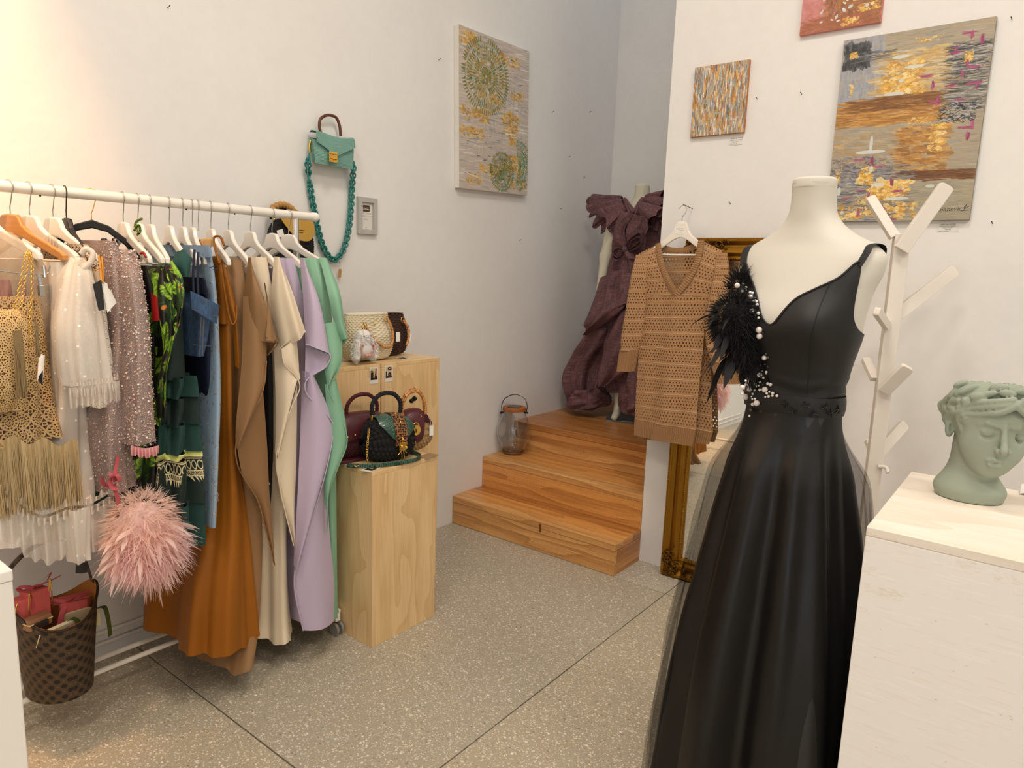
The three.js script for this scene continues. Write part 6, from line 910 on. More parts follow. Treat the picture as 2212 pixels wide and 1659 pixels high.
// hand-written labels
function label(name, text, w, h, lines, place) { const tex = canvasTex(512, Math.round(512 * h / w), (c, W2, H2) => { c.fillStyle = '#e4e2dd'; c.fillRect(0, 0, W2, H2); c.fillStyle = '#1c1a18'; lines.forEach(([s, x, y, size, bold]) => { c.font = `${bold ? 'bold ' : ''}italic ${Math.round(size * H2)}px sans-serif`; c.fillText(s, x * W2, y * H2); }); }); const t = thing(name, text, 'label', [0, 0, 0]); place(t); part('sheet', rbox(w, h, 0.0008, 0.0003, 1).translate(0, 0, 0.0004), MAT.paper, t); part('writing', new THREE.PlaneGeometry(w, h).translate(0, 0, 0.0011), new THREE.MeshStandardMaterial({ map: tex, roughness: 0.85 }), t); return t; }
{ const A = onZ(ZR, 2027, 482), B = onZ(ZR, 2069, 501); label('wall_label', 'hand-written paper label under the large painting', B.x - A.x, A.y - B.y, [['AKRIL NA PLATNU', 0.12, 0.2, 0.17, 1], ['(AKRILIC ON CANVAS)', 0.08, 0.4, 0.16, 0], ['„TRENUTAK BR."', 0.2, 0.6, 0.15, 0], ['120 x 80', 0.35, 0.78, 0.15, 1], ['autor: autorka', 0.06, 0.96, 0.14, 1]], (t) => t.position.set((A.x + B.x) / 2, (A.y + B.y) / 2, ZR + 0.0005)); }
{ const A = onZ(ZR, 1576, 297), B = onZ(ZR, 1603, 312); label('wall_label', 'hand-written paper label under the small painting', B.x - A.x, A.y - B.y, [['AKRIL NA PLATNU', 0.1, 0.24, 0.2, 1], ['(AKRILIC ON CANVAS)', 0.06, 0.48, 0.18, 0], ['„GRADOVI"', 0.2, 0.7, 0.18, 0], ['40 x 30 cm', 0.1, 0.93, 0.18, 1]], (t) => t.position.set((A.x + B.x) / 2, (A.y + B.y) / 2, ZR + 0.0005)); }

// ---------------------------------------------------------------- lantern on the second step
{
  const p = onY(0.362, 1108, 979), t = thing('glass_lantern', 'clear glass jar lantern with bamboo lid and black handle on the second step', 'lantern', [p.x, 0.3625, p.z]); t.scale.set(1.22, 1.06, 1.22);
  const glass = phys(0xffffff, 0.0, { transmission: 1, thickness: 0.002, ior: 1.5 });
  part('jar', lathe([[0.0, 0.002], [0.05, 0.002], [0.054, 0.008], [0.062, 0.03], [0.078, 0.075], [0.089, 0.12], [0.086, 0.16], [0.072, 0.205], [0.06, 0.24], [0.056, 0.262], [0.0538, 0.262], [0.0578, 0.24], [0.0698, 0.205], [0.0838, 0.16], [0.0868, 0.12], [0.0758, 0.076], [0.0598, 0.032], [0.05, 0.009], [0, 0.0075]], 64), glass, t, 'clear glass jar');
  part('lid', lathe([[0, 0.262], [0.056, 0.262], [0.06, 0.265], [0.06, 0.281], [0.057, 0.284], [0, 0.284]], 48), phys(0xb97c34, 0.4, { map: T.birch }), t, 'bamboo lid');
  part('solar_panel', rbox(0.062, 0.003, 0.062, 0.001).rotateY(0.4).translate(0, 0.2855, 0), std(0x1b1c20, 0.25), t, 'dark solar panel');
  const hc = curve([[-0.064, 0.25, 0.0], [-0.068, 0.29, 0], [-0.05, 0.335, 0], [0, 0.358, 0], [0.05, 0.335, 0], [0.066, 0.29, 0], [0.062, 0.25, 0]]);
  part('handle', grid((u, v) => { const q = hc.getPoint(v), tg = hc.getTangent(v), a = u * 6.2832; return V(q.x - tg.y * Math.cos(a) * 0.0014, q.y + tg.x * Math.cos(a) * 0.0014, q.z + Math.sin(a) * 0.0095); }, 12, 50, true).rotateY(0.8), std(0x15130f, 0.5), t, 'black strap handle');
  part('handle_pin', [rod([-0.07, 0.25, 0], [-0.054, 0.25, 0], 0.0045, 10), rod([0.068, 0.25, 0], [0.054, 0.25, 0], 0.0045, 10), ball(-0.07, 0.247, 0, 0.007), ball(0.068, 0.247, 0, 0.006)].map((g) => g.rotateY(0.8)), MAT.darkMetal, t);
  setSeed(81); const wire = []; for (let k = 0; k < 26; k++) wire.push(V(Math.cos(k * 1.1) * rnd(0.005, 0.03), 0.255 - k * 0.0095, Math.sin(k * 1.1) * rnd(0.005, 0.03)));
  part('fairy_wire', tube(wire, 0.0006, 160, 4), MAT.steel, t); part('fairy_bulb', wire.filter((_, k) => k % 2).map((q) => ball(q.x, q.y, q.z, 0.0026, 8, 6)), phys(0xfff6e0, 0.1), t);
}
// ---------------------------------------------------------------- crochet sweater dress on the right wall
function drapeZ(rows, { folds = 5, amp = 0.003, ampEnd = 0.008, ph = 0, nu = 96, nv = 50, e = 0.75, fine = 0, fineN = 0, noise = 0, hem = 0 } = {}) {   // rows: [py, left px, right px, front z, back z]
  const k = keyed(rows.map(([py, l, r, zf, zb], i) => { const a = onZ(zf, l, py), b = onZ(zf, r, py); return [i / (rows.length - 1), (a.y + b.y) / 2, (a.x + b.x) / 2, Math.abs(a.x - b.x) / 2, zf, zb, b.y - a.y]; })), pw = (c) => Math.sign(c) * Math.pow(Math.abs(c), e);
  return grid((u, v) => {
    const [y, xc, hx, zf, zb, tilt] = k(v), a = u * 6.2832, m = lerp(amp, ampEnd, v), w = m * Math.sin(folds * a + ph + v * 2) + fine * Math.cos(fineN * a) + noise * (n3(Math.cos(a) * 3 + ph, v * 7, Math.sin(a) * 3) - 0.5);
    return V(xc + (hx + w) * pw(Math.cos(a)), y + tilt / 2 * Math.cos(a) + hem * smooth(0.8, 1, v) * Math.sin(folds * a + ph), (zf + zb) / 2 + ((zf - zb) / 2 + w) * pw(Math.sin(a)));
  }, nu, nv, true);
}
function panelZ(L, R, { bulge = 0.01, folds = 0, amp = 0, ph = 0, nu = 30, nv = 40, fine = 0, fineN = 0, noise = 0 } = {}) {
  const kk = (A) => keyed(A.map(([px, py, z], i) => { const p = onZ(z, px, py); return [i / (A.length - 1), p.x, p.y, p.z]; })), kl = kk(L), kr = kk(R);
  return grid((u, v) => { const a = kl(v), b = kr(v), s = Math.sin(Math.PI * u), w = bulge * s + amp * s * Math.sin(folds * 6.2832 * u + ph + v) + fine * Math.cos(fineN * 6.2832 * u) + noise * (n3(u * 5 + ph, v * 6, ph) - 0.5); return V(lerp(a[0], b[0], u), lerp(a[1], b[1], u), lerp(a[2], b[2], u) + w); }, nu, nv);
}
{
  T.crochet = canvasTex(256, 256, (c, w) => {
    c.fillStyle = '#b0855c'; c.fillRect(0, 0, w, w); setSeed(91);
    for (let k = 0; k < 2600; k++) { c.strokeStyle = ['#c49a70', '#96693f', '#a97c54', '#d0aa82'][Math.floor(rnd(4))]; c.globalAlpha = 0.5; c.lineWidth = rnd(1, 2.4); const x = rnd(w), y = rnd(w), a = rnd(-0.9, 0.9); c.beginPath(); c.moveTo(x, y); c.lineTo(x + Math.cos(a) * 9, y + Math.sin(a) * 9); c.stroke(); } c.globalAlpha = 1;
    c.globalCompositeOperation = 'destination-out'; c.fillStyle = '#000';
    for (let r = 0; r < 4; r++) for (let k = -1; k < 6; k++) { const x = (k + (r % 2) * 0.5 + 0.25) * w / 5, y = (r + 0.5) * w / 5 + 6; c.beginPath(); c.ellipse(x, y, w * 0.04, w * 0.048, 0, 0, 7); c.fill(); }
    c.globalCompositeOperation = 'source-over'; c.strokeStyle = '#dab389'; c.lineWidth = 9; c.beginPath(); c.moveTo(0, w * 0.93); c.lineTo(w, w * 0.93); c.stroke(); c.strokeStyle = '#9a7048'; c.lineWidth = 3; c.beginPath(); c.moveTo(0, w * 0.965); c.lineTo(w, w * 0.965); c.stroke();
  }, true, [1 / 0.074, 1 / 0.074]);
  const knit = std(0xffffff, 0.9, { map: T.crochet, alphaTest: 0.5, bumpMap: T.crochet, bumpScale: 0.004 }), rib = std(0xa47c54, 0.9, { bumpMap: T.knitBump, bumpScale: 0.0015 });
  const g = thing('crochet_sweater_dress', 'tan openwork crochet sweater dress with ribbed cuffs hanging before the mirror', 'garment', [0, 0, 0]), z = -3.085, zb = -3.138;
  const fold = { amp: 0.009, folds: 2, ph: 0.6 };
  part('front', [panelZ([[1380, 548, z - 0.03], [1386, 580, z], [1392, 612, z], [1394, 640, z]], [[1424, 527, z - 0.03], [1430, 572, z], [1444, 608, z + 0.01], [1461, 638, z + 0.012]], { bulge: 0.006 }),
    panelZ([[1515, 519, z - 0.03], [1508, 560, z], [1490, 600, z + 0.008], [1461, 638, z + 0.012]], [[1560, 541, z - 0.03], [1552, 580, z], [1543, 612, z], [1536, 640, z]], { bulge: 0.006 }),
    panelZ([[1394, 638, z], [1386, 700, z], [1380, 760, z], [1374, 850, z], [1371, 906, z]], [[1536, 638, z], [1524, 700, z], [1517, 770, z], [1508, 860, z + 0.01], [1503, 930, z + 0.01]], { bulge: 0.02, ...fold, nu: 60, nv: 80 })], knit, g);
  part('back', [panelZ([[1384, 545, zb], [1394, 640, zb], [1380, 760, zb], [1376, 900, zb]], [[1556, 540, zb], [1540, 640, zb], [1536, 780, zb], [1540, 936, zb]], { bulge: 0.004, nu: 40, nv: 60 })], knit, g);
  part('hem_band', panelZ([[1371, 904, z + 0.004], [1370, 940, z + 0.004]], [[1503, 928, z + 0.014], [1496, 964, z + 0.014]], { bulge: 0.022, amp: 0.009, folds: 2, ph: 0.6, fine: 0.0018, fineN: 34, nu: 280, nv: 8 }), rib, g); part('hem_band', panelZ([[1376, 910, zb], [1378, 948, zb]], [[1540, 934, zb], [1532, 960, zb]], { bulge: 0.006, fine: 0.0018, fineN: 38, nu: 280, nv: 8 }), rib, g);
  const vEdge = (A) => { const c = curve(A.map(([a, b, q]) => onZ(q, a, b))); return grid((u, v) => { const p = c.getPoint(v), tg = c.getTangent(v), n = V(-tg.y, tg.x, 0).normalize(), k = 0.0016 * Math.cos(v * 6.2832 * 26), s = (u - 0.5) * 0.03; return V(p.x + n.x * s, p.y + n.y * s, p.z + 0.006 + k + 0.004 * Math.sin(Math.PI * u)); }, 6, 150); };
  part('neck_band', [vEdge([[1422, 526, z - 0.02], [1430, 572, z], [1444, 606, z + 0.012], [1462, 636, z + 0.016]]), vEdge([[1516, 518, z - 0.02], [1508, 560, z + 0.002], [1490, 600, z + 0.012], [1461, 637, z + 0.018]]), vEdge([[1424, 532, zb + 0.006], [1450, 541, zb], [1480, 541, zb], [1514, 526, zb + 0.006]])], rib, g);
  part('sleeve', drapeZ([[550, 1372, 1400, z - 0.01, zb], [600, 1359, 1393, z + 0.02, zb], [680, 1345, 1387, z + 0.035, zb], [730, 1336, 1380, z + 0.035, zb], [758, 1336, 1372, z + 0.03, zb + 0.01]], { folds: 3, amp: 0.003, ampEnd: 0.005, nu: 60 }), knit, g);
  part('sleeve', drapeZ([[545, 1545, 1568, z - 0.01, zb], [600, 1538, 1570, z + 0.02, zb], [680, 1520, 1574, z + 0.035, zb], [740, 1519, 1580, z + 0.04, zb + 0.02], [784, 1530, 1588, z + 0.04, zb + 0.03]], { folds: 3, amp: 0.003, ampEnd: 0.006, nu: 60 }), knit, g);
  const cuff = (rows, n) => part('cuff', drapeZ(rows, { folds: 2, amp: 0.001, ampEnd: 0.002, fine: 0.0016, fineN: n, nu: 200, nv: 10 }), rib, g);
  cuff([[756, 1334, 1374, z + 0.028, zb + 0.014], [780, 1331, 1369, z + 0.026, zb + 0.016], [803, 1329, 1364, z + 0.026, zb + 0.016]], 26); cuff([[782, 1530, 1590, z + 0.042, zb + 0.03], [810, 1538, 1596, z + 0.044, zb + 0.03], [830, 1545, 1600, z + 0.044, zb + 0.03]], 30);
  const hp = onZ(zb + 0.022, 1473, 478), h = thing('coat_hanger', 'white hanger with handwritten note holding the crochet sweater dress', 'hanger', [hp.x, hp.y, zb + 0.022]);
  part('hanger_body', hangerBody.clone().scale(0.76, 1.3, 1), MAT.whiteGloss, h); part('bar', rod([-0.12, -0.155, 0.0], [0.12, -0.155, 0.0], 0.0045, 8), MAT.whiteGloss, h);
  part('hook', tube([[0, -0.01, 0], [0.002, 0.02, 0], [0.016, 0.04, 0], [0.018, 0.058, -0.004], [0.004, 0.073, -0.008], [-0.012, 0.07, -0.008], [-0.022, 0.058, -0.006]], 0.0016, 40, 6), MAT.steel, h);
  const tex = canvasTex(256, 160, (c, W2, H2) => { c.fillStyle = '#f3efe6'; c.fillRect(0, 0, W2, H2); c.fillStyle = '#2a2825'; c.font = 'italic 26px sans-serif'; c.fillText('SANDRA MILOS', 26, 40); c.fillText('LONDON', 84, 76); c.fillText('2,15 €', 84, 112); c.font = 'bold 22px sans-serif'; c.fillText('— dress by name —', 10, 148); });
  part('note', new THREE.PlaneGeometry(0.058, 0.036).translate(0, -0.046, 0.0079), new THREE.MeshStandardMaterial({ map: tex, roughness: 0.8 }), h, 'handwritten note');
  solo('nail', 'bent dark nail carrying the sweater hanger', 'nail', rod([hp.x + 0.0, hp.y + 0.067, ZR - 0.005], [hp.x, hp.y + 0.078, zb + 0.026], 0.0018, 6), MAT.darkMetal);
}
// ---------------------------------------------------------------- gilt mirror leaning on the right wall
{
  const w = 0.7, h = 1.69, fw = 0.105, x0 = -1.425, gilt = std(0x9a6f24, 0.34, { metalness: 0.9 }), old = std(0x6f4c17, 0.5, { metalness: 0.85 });
  const t = thing('gilt_mirror', 'tall gilt-framed mirror leaning against the right wall', 'mirror', [x0 + w / 2, 0, -3.17]); t.rotation.x = -0.012;
  const prof = keyed([[0, 0, 0.004], [0.06, 0.002, 0.03], [0.14, 0.014, 0.036], [0.22, 0.024, 0.03], [0.34, 0.036, 0.022], [0.5, 0.052, 0.03], [0.66, 0.07, 0.034], [0.78, 0.084, 0.024], [0.86, 0.092, 0.026], [0.94, 0.1, 0.022], [1, 0.105, 0.004]]);
  const side = (A, B, nA, nB) => grid((u, v) => { const [o, d] = prof(u), a = A.clone().addScaledVector(nA, o), b = B.clone().addScaledVector(nB, o); return a.lerp(b, v).setZ(d); }, 40, 6);
  const c = [V(-w / 2, 0.004, 0), V(w / 2, 0.004, 0), V(w / 2, h, 0), V(-w / 2, h, 0)], n = [V(1, 1, 0), V(-1, 1, 0), V(-1, -1, 0), V(1, -1, 0)];
  for (let k = 0; k < 4; k++) part('frame_side', side(c[k], c[(k + 1) % 4], n[k], n[(k + 1) % 4]), gilt, t);
  part('mirror_glass', new THREE.PlaneGeometry(w - 2 * fw + 0.004, h - 2 * fw + 0.004).translate(0, h / 2, 0.008), std(0xf2f4f2, 0.01, { metalness: 1 }), t, 'mirror glass');
  part('backing', box(-w / 2 + 0.003, w / 2 - 0.003, 0.007, h - 0.003, -0.006, 0.003), old, t);
  const beads = (o, r, d, mat) => { const g = new THREE.SphereGeometry(r, 6, 5), list = []; const run = (a, b, cnt) => { for (let k = 0; k < cnt; k++) { const q = a.clone().lerp(b, (k + 0.5) / cnt); list.push(q); } }; const A = -w / 2 + o, B = w / 2 - o, C = o + 0.004, Dd = h - o; run(V(A, C, d), V(A, Dd, d), Math.round((Dd - C) / (r * 2.1))); run(V(B, C, d), V(B, Dd, d), Math.round((Dd - C) / (r * 2.1))); run(V(A, C, d), V(B, C, d), Math.round((B - A) / (r * 2.1))); run(V(A, Dd, d), V(B, Dd, d), Math.round((B - A) / (r * 2.1))); const im = new THREE.InstancedMesh(g, mat, list.length); list.forEach((q, k) => im.setMatrixAt(k, new THREE.Matrix4().setPosition(q))); im.name = 'bead_moulding'; im.userData.kind = 'stuff'; t.add(im); };
  beads(0.006, 0.0042, 0.034, gilt); beads(0.096, 0.0038, 0.026, gilt);
  setSeed(83);
  for (const [sx, y, sy] of [[-1, 0, 1], [1, 0, 1], [-1, h, -1], [1, h, -1]]) { // leafy corner ornaments
    const gs = []; for (let k = 0; k < 26; k++) { const a = rnd(), along = rnd() < 0.5, L = rnd(0.012, along ? 0.2 : 0.17), o = rnd(0.012, 0.085); const x = along ? L : o, yy = along ? o : L; gs.push(new THREE.TorusGeometry(rnd(0.006, 0.015), rnd(0.0025, 0.005), 6, 14, rnd(3, 6)).rotateZ(rnd(6.28)).translate(-w / 2 * -sx + -sx * x * 1, y + sy * yy, 0.032 + rnd(0.008))); }
    for (let k = 0; k < 14; k++) { const L = rnd(0.01, 0.13), o = rnd(0.015, 0.08), along = k % 2; gs.push(ball(w / 2 * sx - sx * (along ? L : o), y + sy * (along ? o : L), 0.032, 1, 8, 6, [rnd(0.008, 0.014), rnd(0.006, 0.016), 0.009])); }
    part('corner_ornament', gs, old, t, 'tarnished leaf ornament');
  }
}
// ---------------------------------------------------------------- mannequin in the purple gown on the landing
{
  const skinTone = std(0xd9d3bd, 0.55), bx = -2.2, bz = -4.16, by = PLAT;
  const m = thing('mannequin', 'headless cream mannequin wearing the purple gown on the landing', 'mannequin', [bx, by, bz], 0.42);
  const F = (x, y, z) => {
    let d = sdCap(x, y, z, [0, 1.42, 0], [0, 1.62, 0.01], 0.052, 0.045); d = smin(d, sdEll(x, y, z, [0, 1.36, 0], [0.17, 0.07, 0.075]), 0.06); d = smin(d, sdEll(x, y, z, [0, 1.2, 0.01], [0.14, 0.17, 0.1]), 0.07); d = smin(d, sdEll(x, y, z, [0, 1.03, 0], [0.11, 0.14, 0.085]), 0.08); d = smin(d, sdEll(x, y, z, [0, 0.86, 0], [0.155, 0.13, 0.11]), 0.08);
    d = smin(d, sdCap(x, y, z, [-0.165, 1.35, 0], [-0.215, 1.08, 0.0], 0.045, 0.036), 0.04); d = smin(d, sdCap(x, y, z, [-0.215, 1.08, 0], [-0.235, 0.84, 0.05], 0.036, 0.025), 0.03); d = smin(d, sdCap(x, y, z, [0.165, 1.35, 0], [0.215, 1.08, 0.0], 0.045, 0.036), 0.04); d = smin(d, sdCap(x, y, z, [0.215, 1.08, 0], [0.23, 0.84, 0.04], 0.036, 0.025), 0.03);
    for (const s of [-1, 1]) { d = smin(d, sdCap(x, y, z, [s * 0.08, 0.82, 0], [s * 0.07, 0.46, 0.01 + (s < 0 ? 0.03 : 0)], 0.078, 0.052), 0.03); d = smin(d, sdCap(x, y, z, [s * 0.07, 0.46, s < 0 ? 0.04 : 0.01], [s * 0.065, 0.09, s < 0 ? 0.05 : 0], 0.05, 0.03), 0.02); d = smin(d, sdCap(x, y, z, [s * 0.065, 0.06, s < 0 ? 0.04 : -0.01], [s * 0.08, 0.028, s < 0 ? 0.16 : 0.11], 0.032, 0.022), 0.03); }
    return Math.max(d, y - 1.548, 0.008 - y);
  };
  const body = skin(F, [-0.3, 0, -0.16], [0.3, 1.6, 0.22], 0.0125);
  const hand = (s) => skin((x, y, z) => { let d = sdEll(x, y, z, [s * 0.235, 0.805, 0.06], [0.014, 0.045, 0.03]); for (let k = 0; k < 4; k++) d = smin(d, sdCap(x, y, z, [s * 0.236, 0.775, 0.04 + k * 0.014], [s * (0.236 - 0.006), 0.7 + (k === 0 ? 0.018 : k === 3 ? 0.012 : 0), 0.048 + k * 0.014], 0.0085, 0.0065), 0.004); d = smin(d, sdCap(x, y, z, [s * 0.232, 0.81, 0.082], [s * 0.224, 0.755, 0.1], 0.009, 0.007), 0.006); return smin(d, sdCap(x, y, z, [s * 0.235, 0.84, 0.05], [s * 0.235, 0.81, 0.056], 0.024, 0.02), 0.01); }, [s * 0.235 - 0.04, 0.66, 0.0], [s * 0.235 + 0.04, 0.87, 0.13], 0.0042);
  part('body', [body, hand(-1), hand(1)], skinTone, m);
  part('base_plate', rbox(0.28, 0.008, 0.28, 0.002).translate(0, 0.0045, 0.02), std(0x6d7176, 0.3, { metalness: 0.8 }), m, 'steel base plate'); part('calf_rod', rod([0.05, 0.008, -0.03], [0.05, 0.3, -0.02], 0.007), MAT.steel, m);

  T.slub = dataTex(512, 512, (u, v) => { const a = Math.pow(fbm(u * 12, v * 200, 12, 200, 3, 2), 3), b = Math.pow(fbm(u * 200, v * 12, 200, 12, 9, 2), 3), n = fbm(u * 4, v * 4, 4, 4, 5, 3), k = 0.62 + 1.1 * Math.max(a, b) + 0.3 * n; return [102 * k, 70 * k, 73 * k]; }, true, [2.6, 2.6]);
  const cloth = std(0xffffff, 0.8, { map: T.slub, bumpMap: T.slub, bumpScale: 0.001 }), g = thing('ruffled_gown', 'plum purple ruffled gown with waist bow and draped skirt on the landing', 'garment', [0, 0, 0]);
  const zf = -4.02, zk = -4.3;
  part('bodice', [drapeZ([[455, 1318, 1402, zf - 0.05, zk + 0.04], [490, 1306, 1408, zf, zk + 0.02], [520, 1308, 1404, zf, zk + 0.02], [545, 1312, 1396, zf - 0.01, zk + 0.03]], { folds: 7, amp: 0.006, ampEnd: 0.008, noise: 0.02, nu: 120 }),
    panelZ([[1345, 455, zf + 0.02], [1332, 480, zf + 0.03], [1326, 515, zf + 0.02], [1340, 540, zf]], [[1370, 462, zf + 0.03], [1350, 492, zf + 0.05], [1352, 520, zf + 0.04], [1362, 540, zf + 0.01]], { bulge: 0.03, noise: 0.03 }), panelZ([[1368, 462, zf + 0.02], [1352, 500, zf + 0.03], [1350, 540, zf]], [[1402, 470, zf], [1398, 505, zf + 0.01], [1392, 540, zf]], { bulge: 0.025, noise: 0.03, ph: 2 })], cloth, g);
  const puff = (A, B, r0, r1, folds, ph, squash = 0.7) => { const a = onZ(A[2], A[0], A[1]), b = onZ(B[2], B[0], B[1]), ax = b.clone().sub(a), X = ax.clone().normalize(), Yv = V(-X.y, X.x, 0).normalize(), Zv = new THREE.Vector3().crossVectors(X, Yv); return grid((u, v) => { const t = u * 6.2832, f = Math.cos(folds * t + ph + v * 0.8), r = lerp(r0, r1, Math.pow(v, 0.7)) * (1 + 0.3 * v * f + 0.1 * v * Math.cos((2 * folds + 1) * t - ph)) + 0.02 * v * (n3(t + ph, v * 3, ph) - 0.5), p = a.clone().addScaledVector(ax, v + 0.1 * v * Math.cos(folds * t + ph + 1.5)); return p.addScaledVector(Yv, r * Math.cos(t)).addScaledVector(Zv, r * squash * Math.sin(t)); }, 130, 26, true); };
  part('shoulder_ruffle', [puff([1348, 440, zf - 0.08], [1288, 470, zf - 0.06], 0.03, 0.095, 5, 0.4), puff([1350, 446, zf - 0.03], [1306, 476, zf + 0.02], 0.03, 0.08, 4, 2, 0.55), puff([1344, 430, zf - 0.12], [1284, 448, zf - 0.14], 0.02, 0.075, 5, 1)], cloth, g);
  part('shoulder_ruffle', [puff([1390, 436, zf - 0.08], [1434, 462, zf - 0.06], 0.03, 0.1, 5, 1.3), puff([1382, 446, zf - 0.02], [1414, 478, zf + 0.03], 0.03, 0.075, 4, 0.3, 0.55), puff([1392, 428, zf - 0.12], [1430, 440, zf - 0.12], 0.02, 0.08, 5, 2)], cloth, g);
  part('collar_gather', [puff([1349, 430, zf - 0.06], [1366, 464, zf + 0.02], 0.014, 0.02, 6, 0, 0.8), puff([1389, 428, zf - 0.06], [1368, 464, zf + 0.02], 0.014, 0.02, 6, 1, 0.8)], cloth, g);
  const rib2 = (pts, w2 = 0.05) => { const c = curve(pts.map(([a, b, q]) => onZ(q, a, b))); return grid((u, v) => { const p = c.getPoint(v), k = Math.sin(Math.PI * v); return V(p.x, p.y + (u - 0.5) * w2 * (0.35 + 0.65 * k), p.z + (0.01 + 0.015 * k) * Math.sin(u * 9)); }, 8, 30); };
  part('sash', drapeZ([[531, 1311, 1398, zf + 0.004, zk + 0.02], [552, 1312, 1396, zf + 0.004, zk + 0.02]], { folds: 4, amp: 0.002, ampEnd: 0.002, fine: 0.002, fineN: 9, nv: 8 }), cloth, g);
  part('bow', [rib2([[1348, 540, zf + 0.03], [1362, 520, zf + 0.06], [1384, 508, zf + 0.06], [1386, 522, zf + 0.05], [1366, 538, zf + 0.05], [1350, 544, zf + 0.03]], 0.04), rib2([[1348, 540, zf + 0.03], [1334, 540, zf + 0.06], [1326, 552, zf + 0.06], [1336, 560, zf + 0.05], [1348, 546, zf + 0.04]], 0.04), panelZ([[1346, 545, zf + 0.03], [1352, 556, zf + 0.05]], [[1360, 540, zf + 0.04], [1374, 560, zf + 0.05]], { bulge: 0.02, nv: 10 }), panelZ([[1354, 545, zf + 0.02], [1356, 600, zf + 0.03], [1368, 640, zf + 0.04]], [[1370, 545, zf + 0.02], [1374, 580, zf + 0.03], [1368, 642, zf + 0.04]], { bulge: 0.02, nv: 20 }), ball(...onZ(zf + 0.05, 1350, 538).toArray(), 0.02)], cloth, g);
  part('skirt', [drapeZ([[548, 1312, 1396, zf, zk + 0.03], [620, 1296, 1402, zf + 0.04, zk], [720, 1290, 1408, zf + 0.05, zk - 0.03], [800, 1284, 1410, zf + 0.04, zk - 0.05], [850, 1300, 1405, zf + 0.02, zk - 0.04]], { folds: 9, amp: 0.008, ampEnd: 0.025, noise: 0.05, nu: 160, nv: 80 })], cloth, g);
  const bag = (rows, o) => drapeZ(rows, { folds: 6, amp: 0.01, ampEnd: 0.02, noise: 0.09, nu: 120, nv: 70, e: 0.9, ...o });
  part('side_drape', bag([[640, 1290, 1310, zf + 0.02, zk + 0.1], [690, 1264, 1312, zf + 0.06, zk + 0.08], [720, 1258, 1318, zf + 0.08, zk + 0.06], [760, 1234, 1290, zf + 0.08, zk + 0.06], [800, 1214, 1268, zf + 0.07, zk + 0.06], [850, 1214, 1262, zf + 0.06, zk + 0.08], [868, 1222, 1250, zf + 0.05, zk + 0.1]], {}), cloth, g); part('floor_puff', bag([[842, 1236, 1272, zf + 0.1, zk + 0.14], [862, 1218, 1284, zf + 0.12, zk + 0.12], [880, 1214, 1282, zf + 0.12, zk + 0.12], [887, 1222, 1270, zf + 0.11, zk + 0.14]], { ph: 2, nv: 40, amp: 0.006, ampEnd: 0.01, noise: 0.07 }), cloth, g);
  part('over_drape', [panelZ([[1300, 600, zf + 0.05], [1280, 660, zf + 0.09], [1264, 700, zf + 0.1], [1268, 722, zf + 0.1]], [[1352, 580, zf + 0.06], [1350, 640, zf + 0.12], [1340, 672, zf + 0.14], [1270, 724, zf + 0.11]], { bulge: 0.05, noise: 0.05, amp: 0.02, folds: 2 }), panelZ([[1330, 590, zf + 0.08], [1316, 660, zf + 0.12], [1300, 690, zf + 0.13]], [[1392, 590, zf + 0.06], [1384, 640, zf + 0.1], [1340, 662, zf + 0.13]], { bulge: 0.04, noise: 0.04, ph: 3 }), panelZ([[1340, 672, zf + 0.1], [1310, 740, zf + 0.1], [1296, 800, zf + 0.1], [1290, 840, zf + 0.09]], [[1398, 660, zf + 0.08], [1380, 740, zf + 0.12], [1352, 800, zf + 0.12], [1318, 830, zf + 0.1]], { bulge: 0.05, noise: 0.06, amp: 0.015, folds: 2, ph: 1 })], cloth, g);
  part('floor_puff', bag([[770, 1342, 1400, zf + 0.06, zk], [810, 1326, 1404, zf + 0.08, zk], [860, 1322, 1402, zf + 0.09, zk], [884, 1328, 1396, zf + 0.08, zk + 0.03], [896, 1340, 1390, zf + 0.06, zk + 0.06]], { ph: 4, noise: 0.06 }), cloth, g);
}

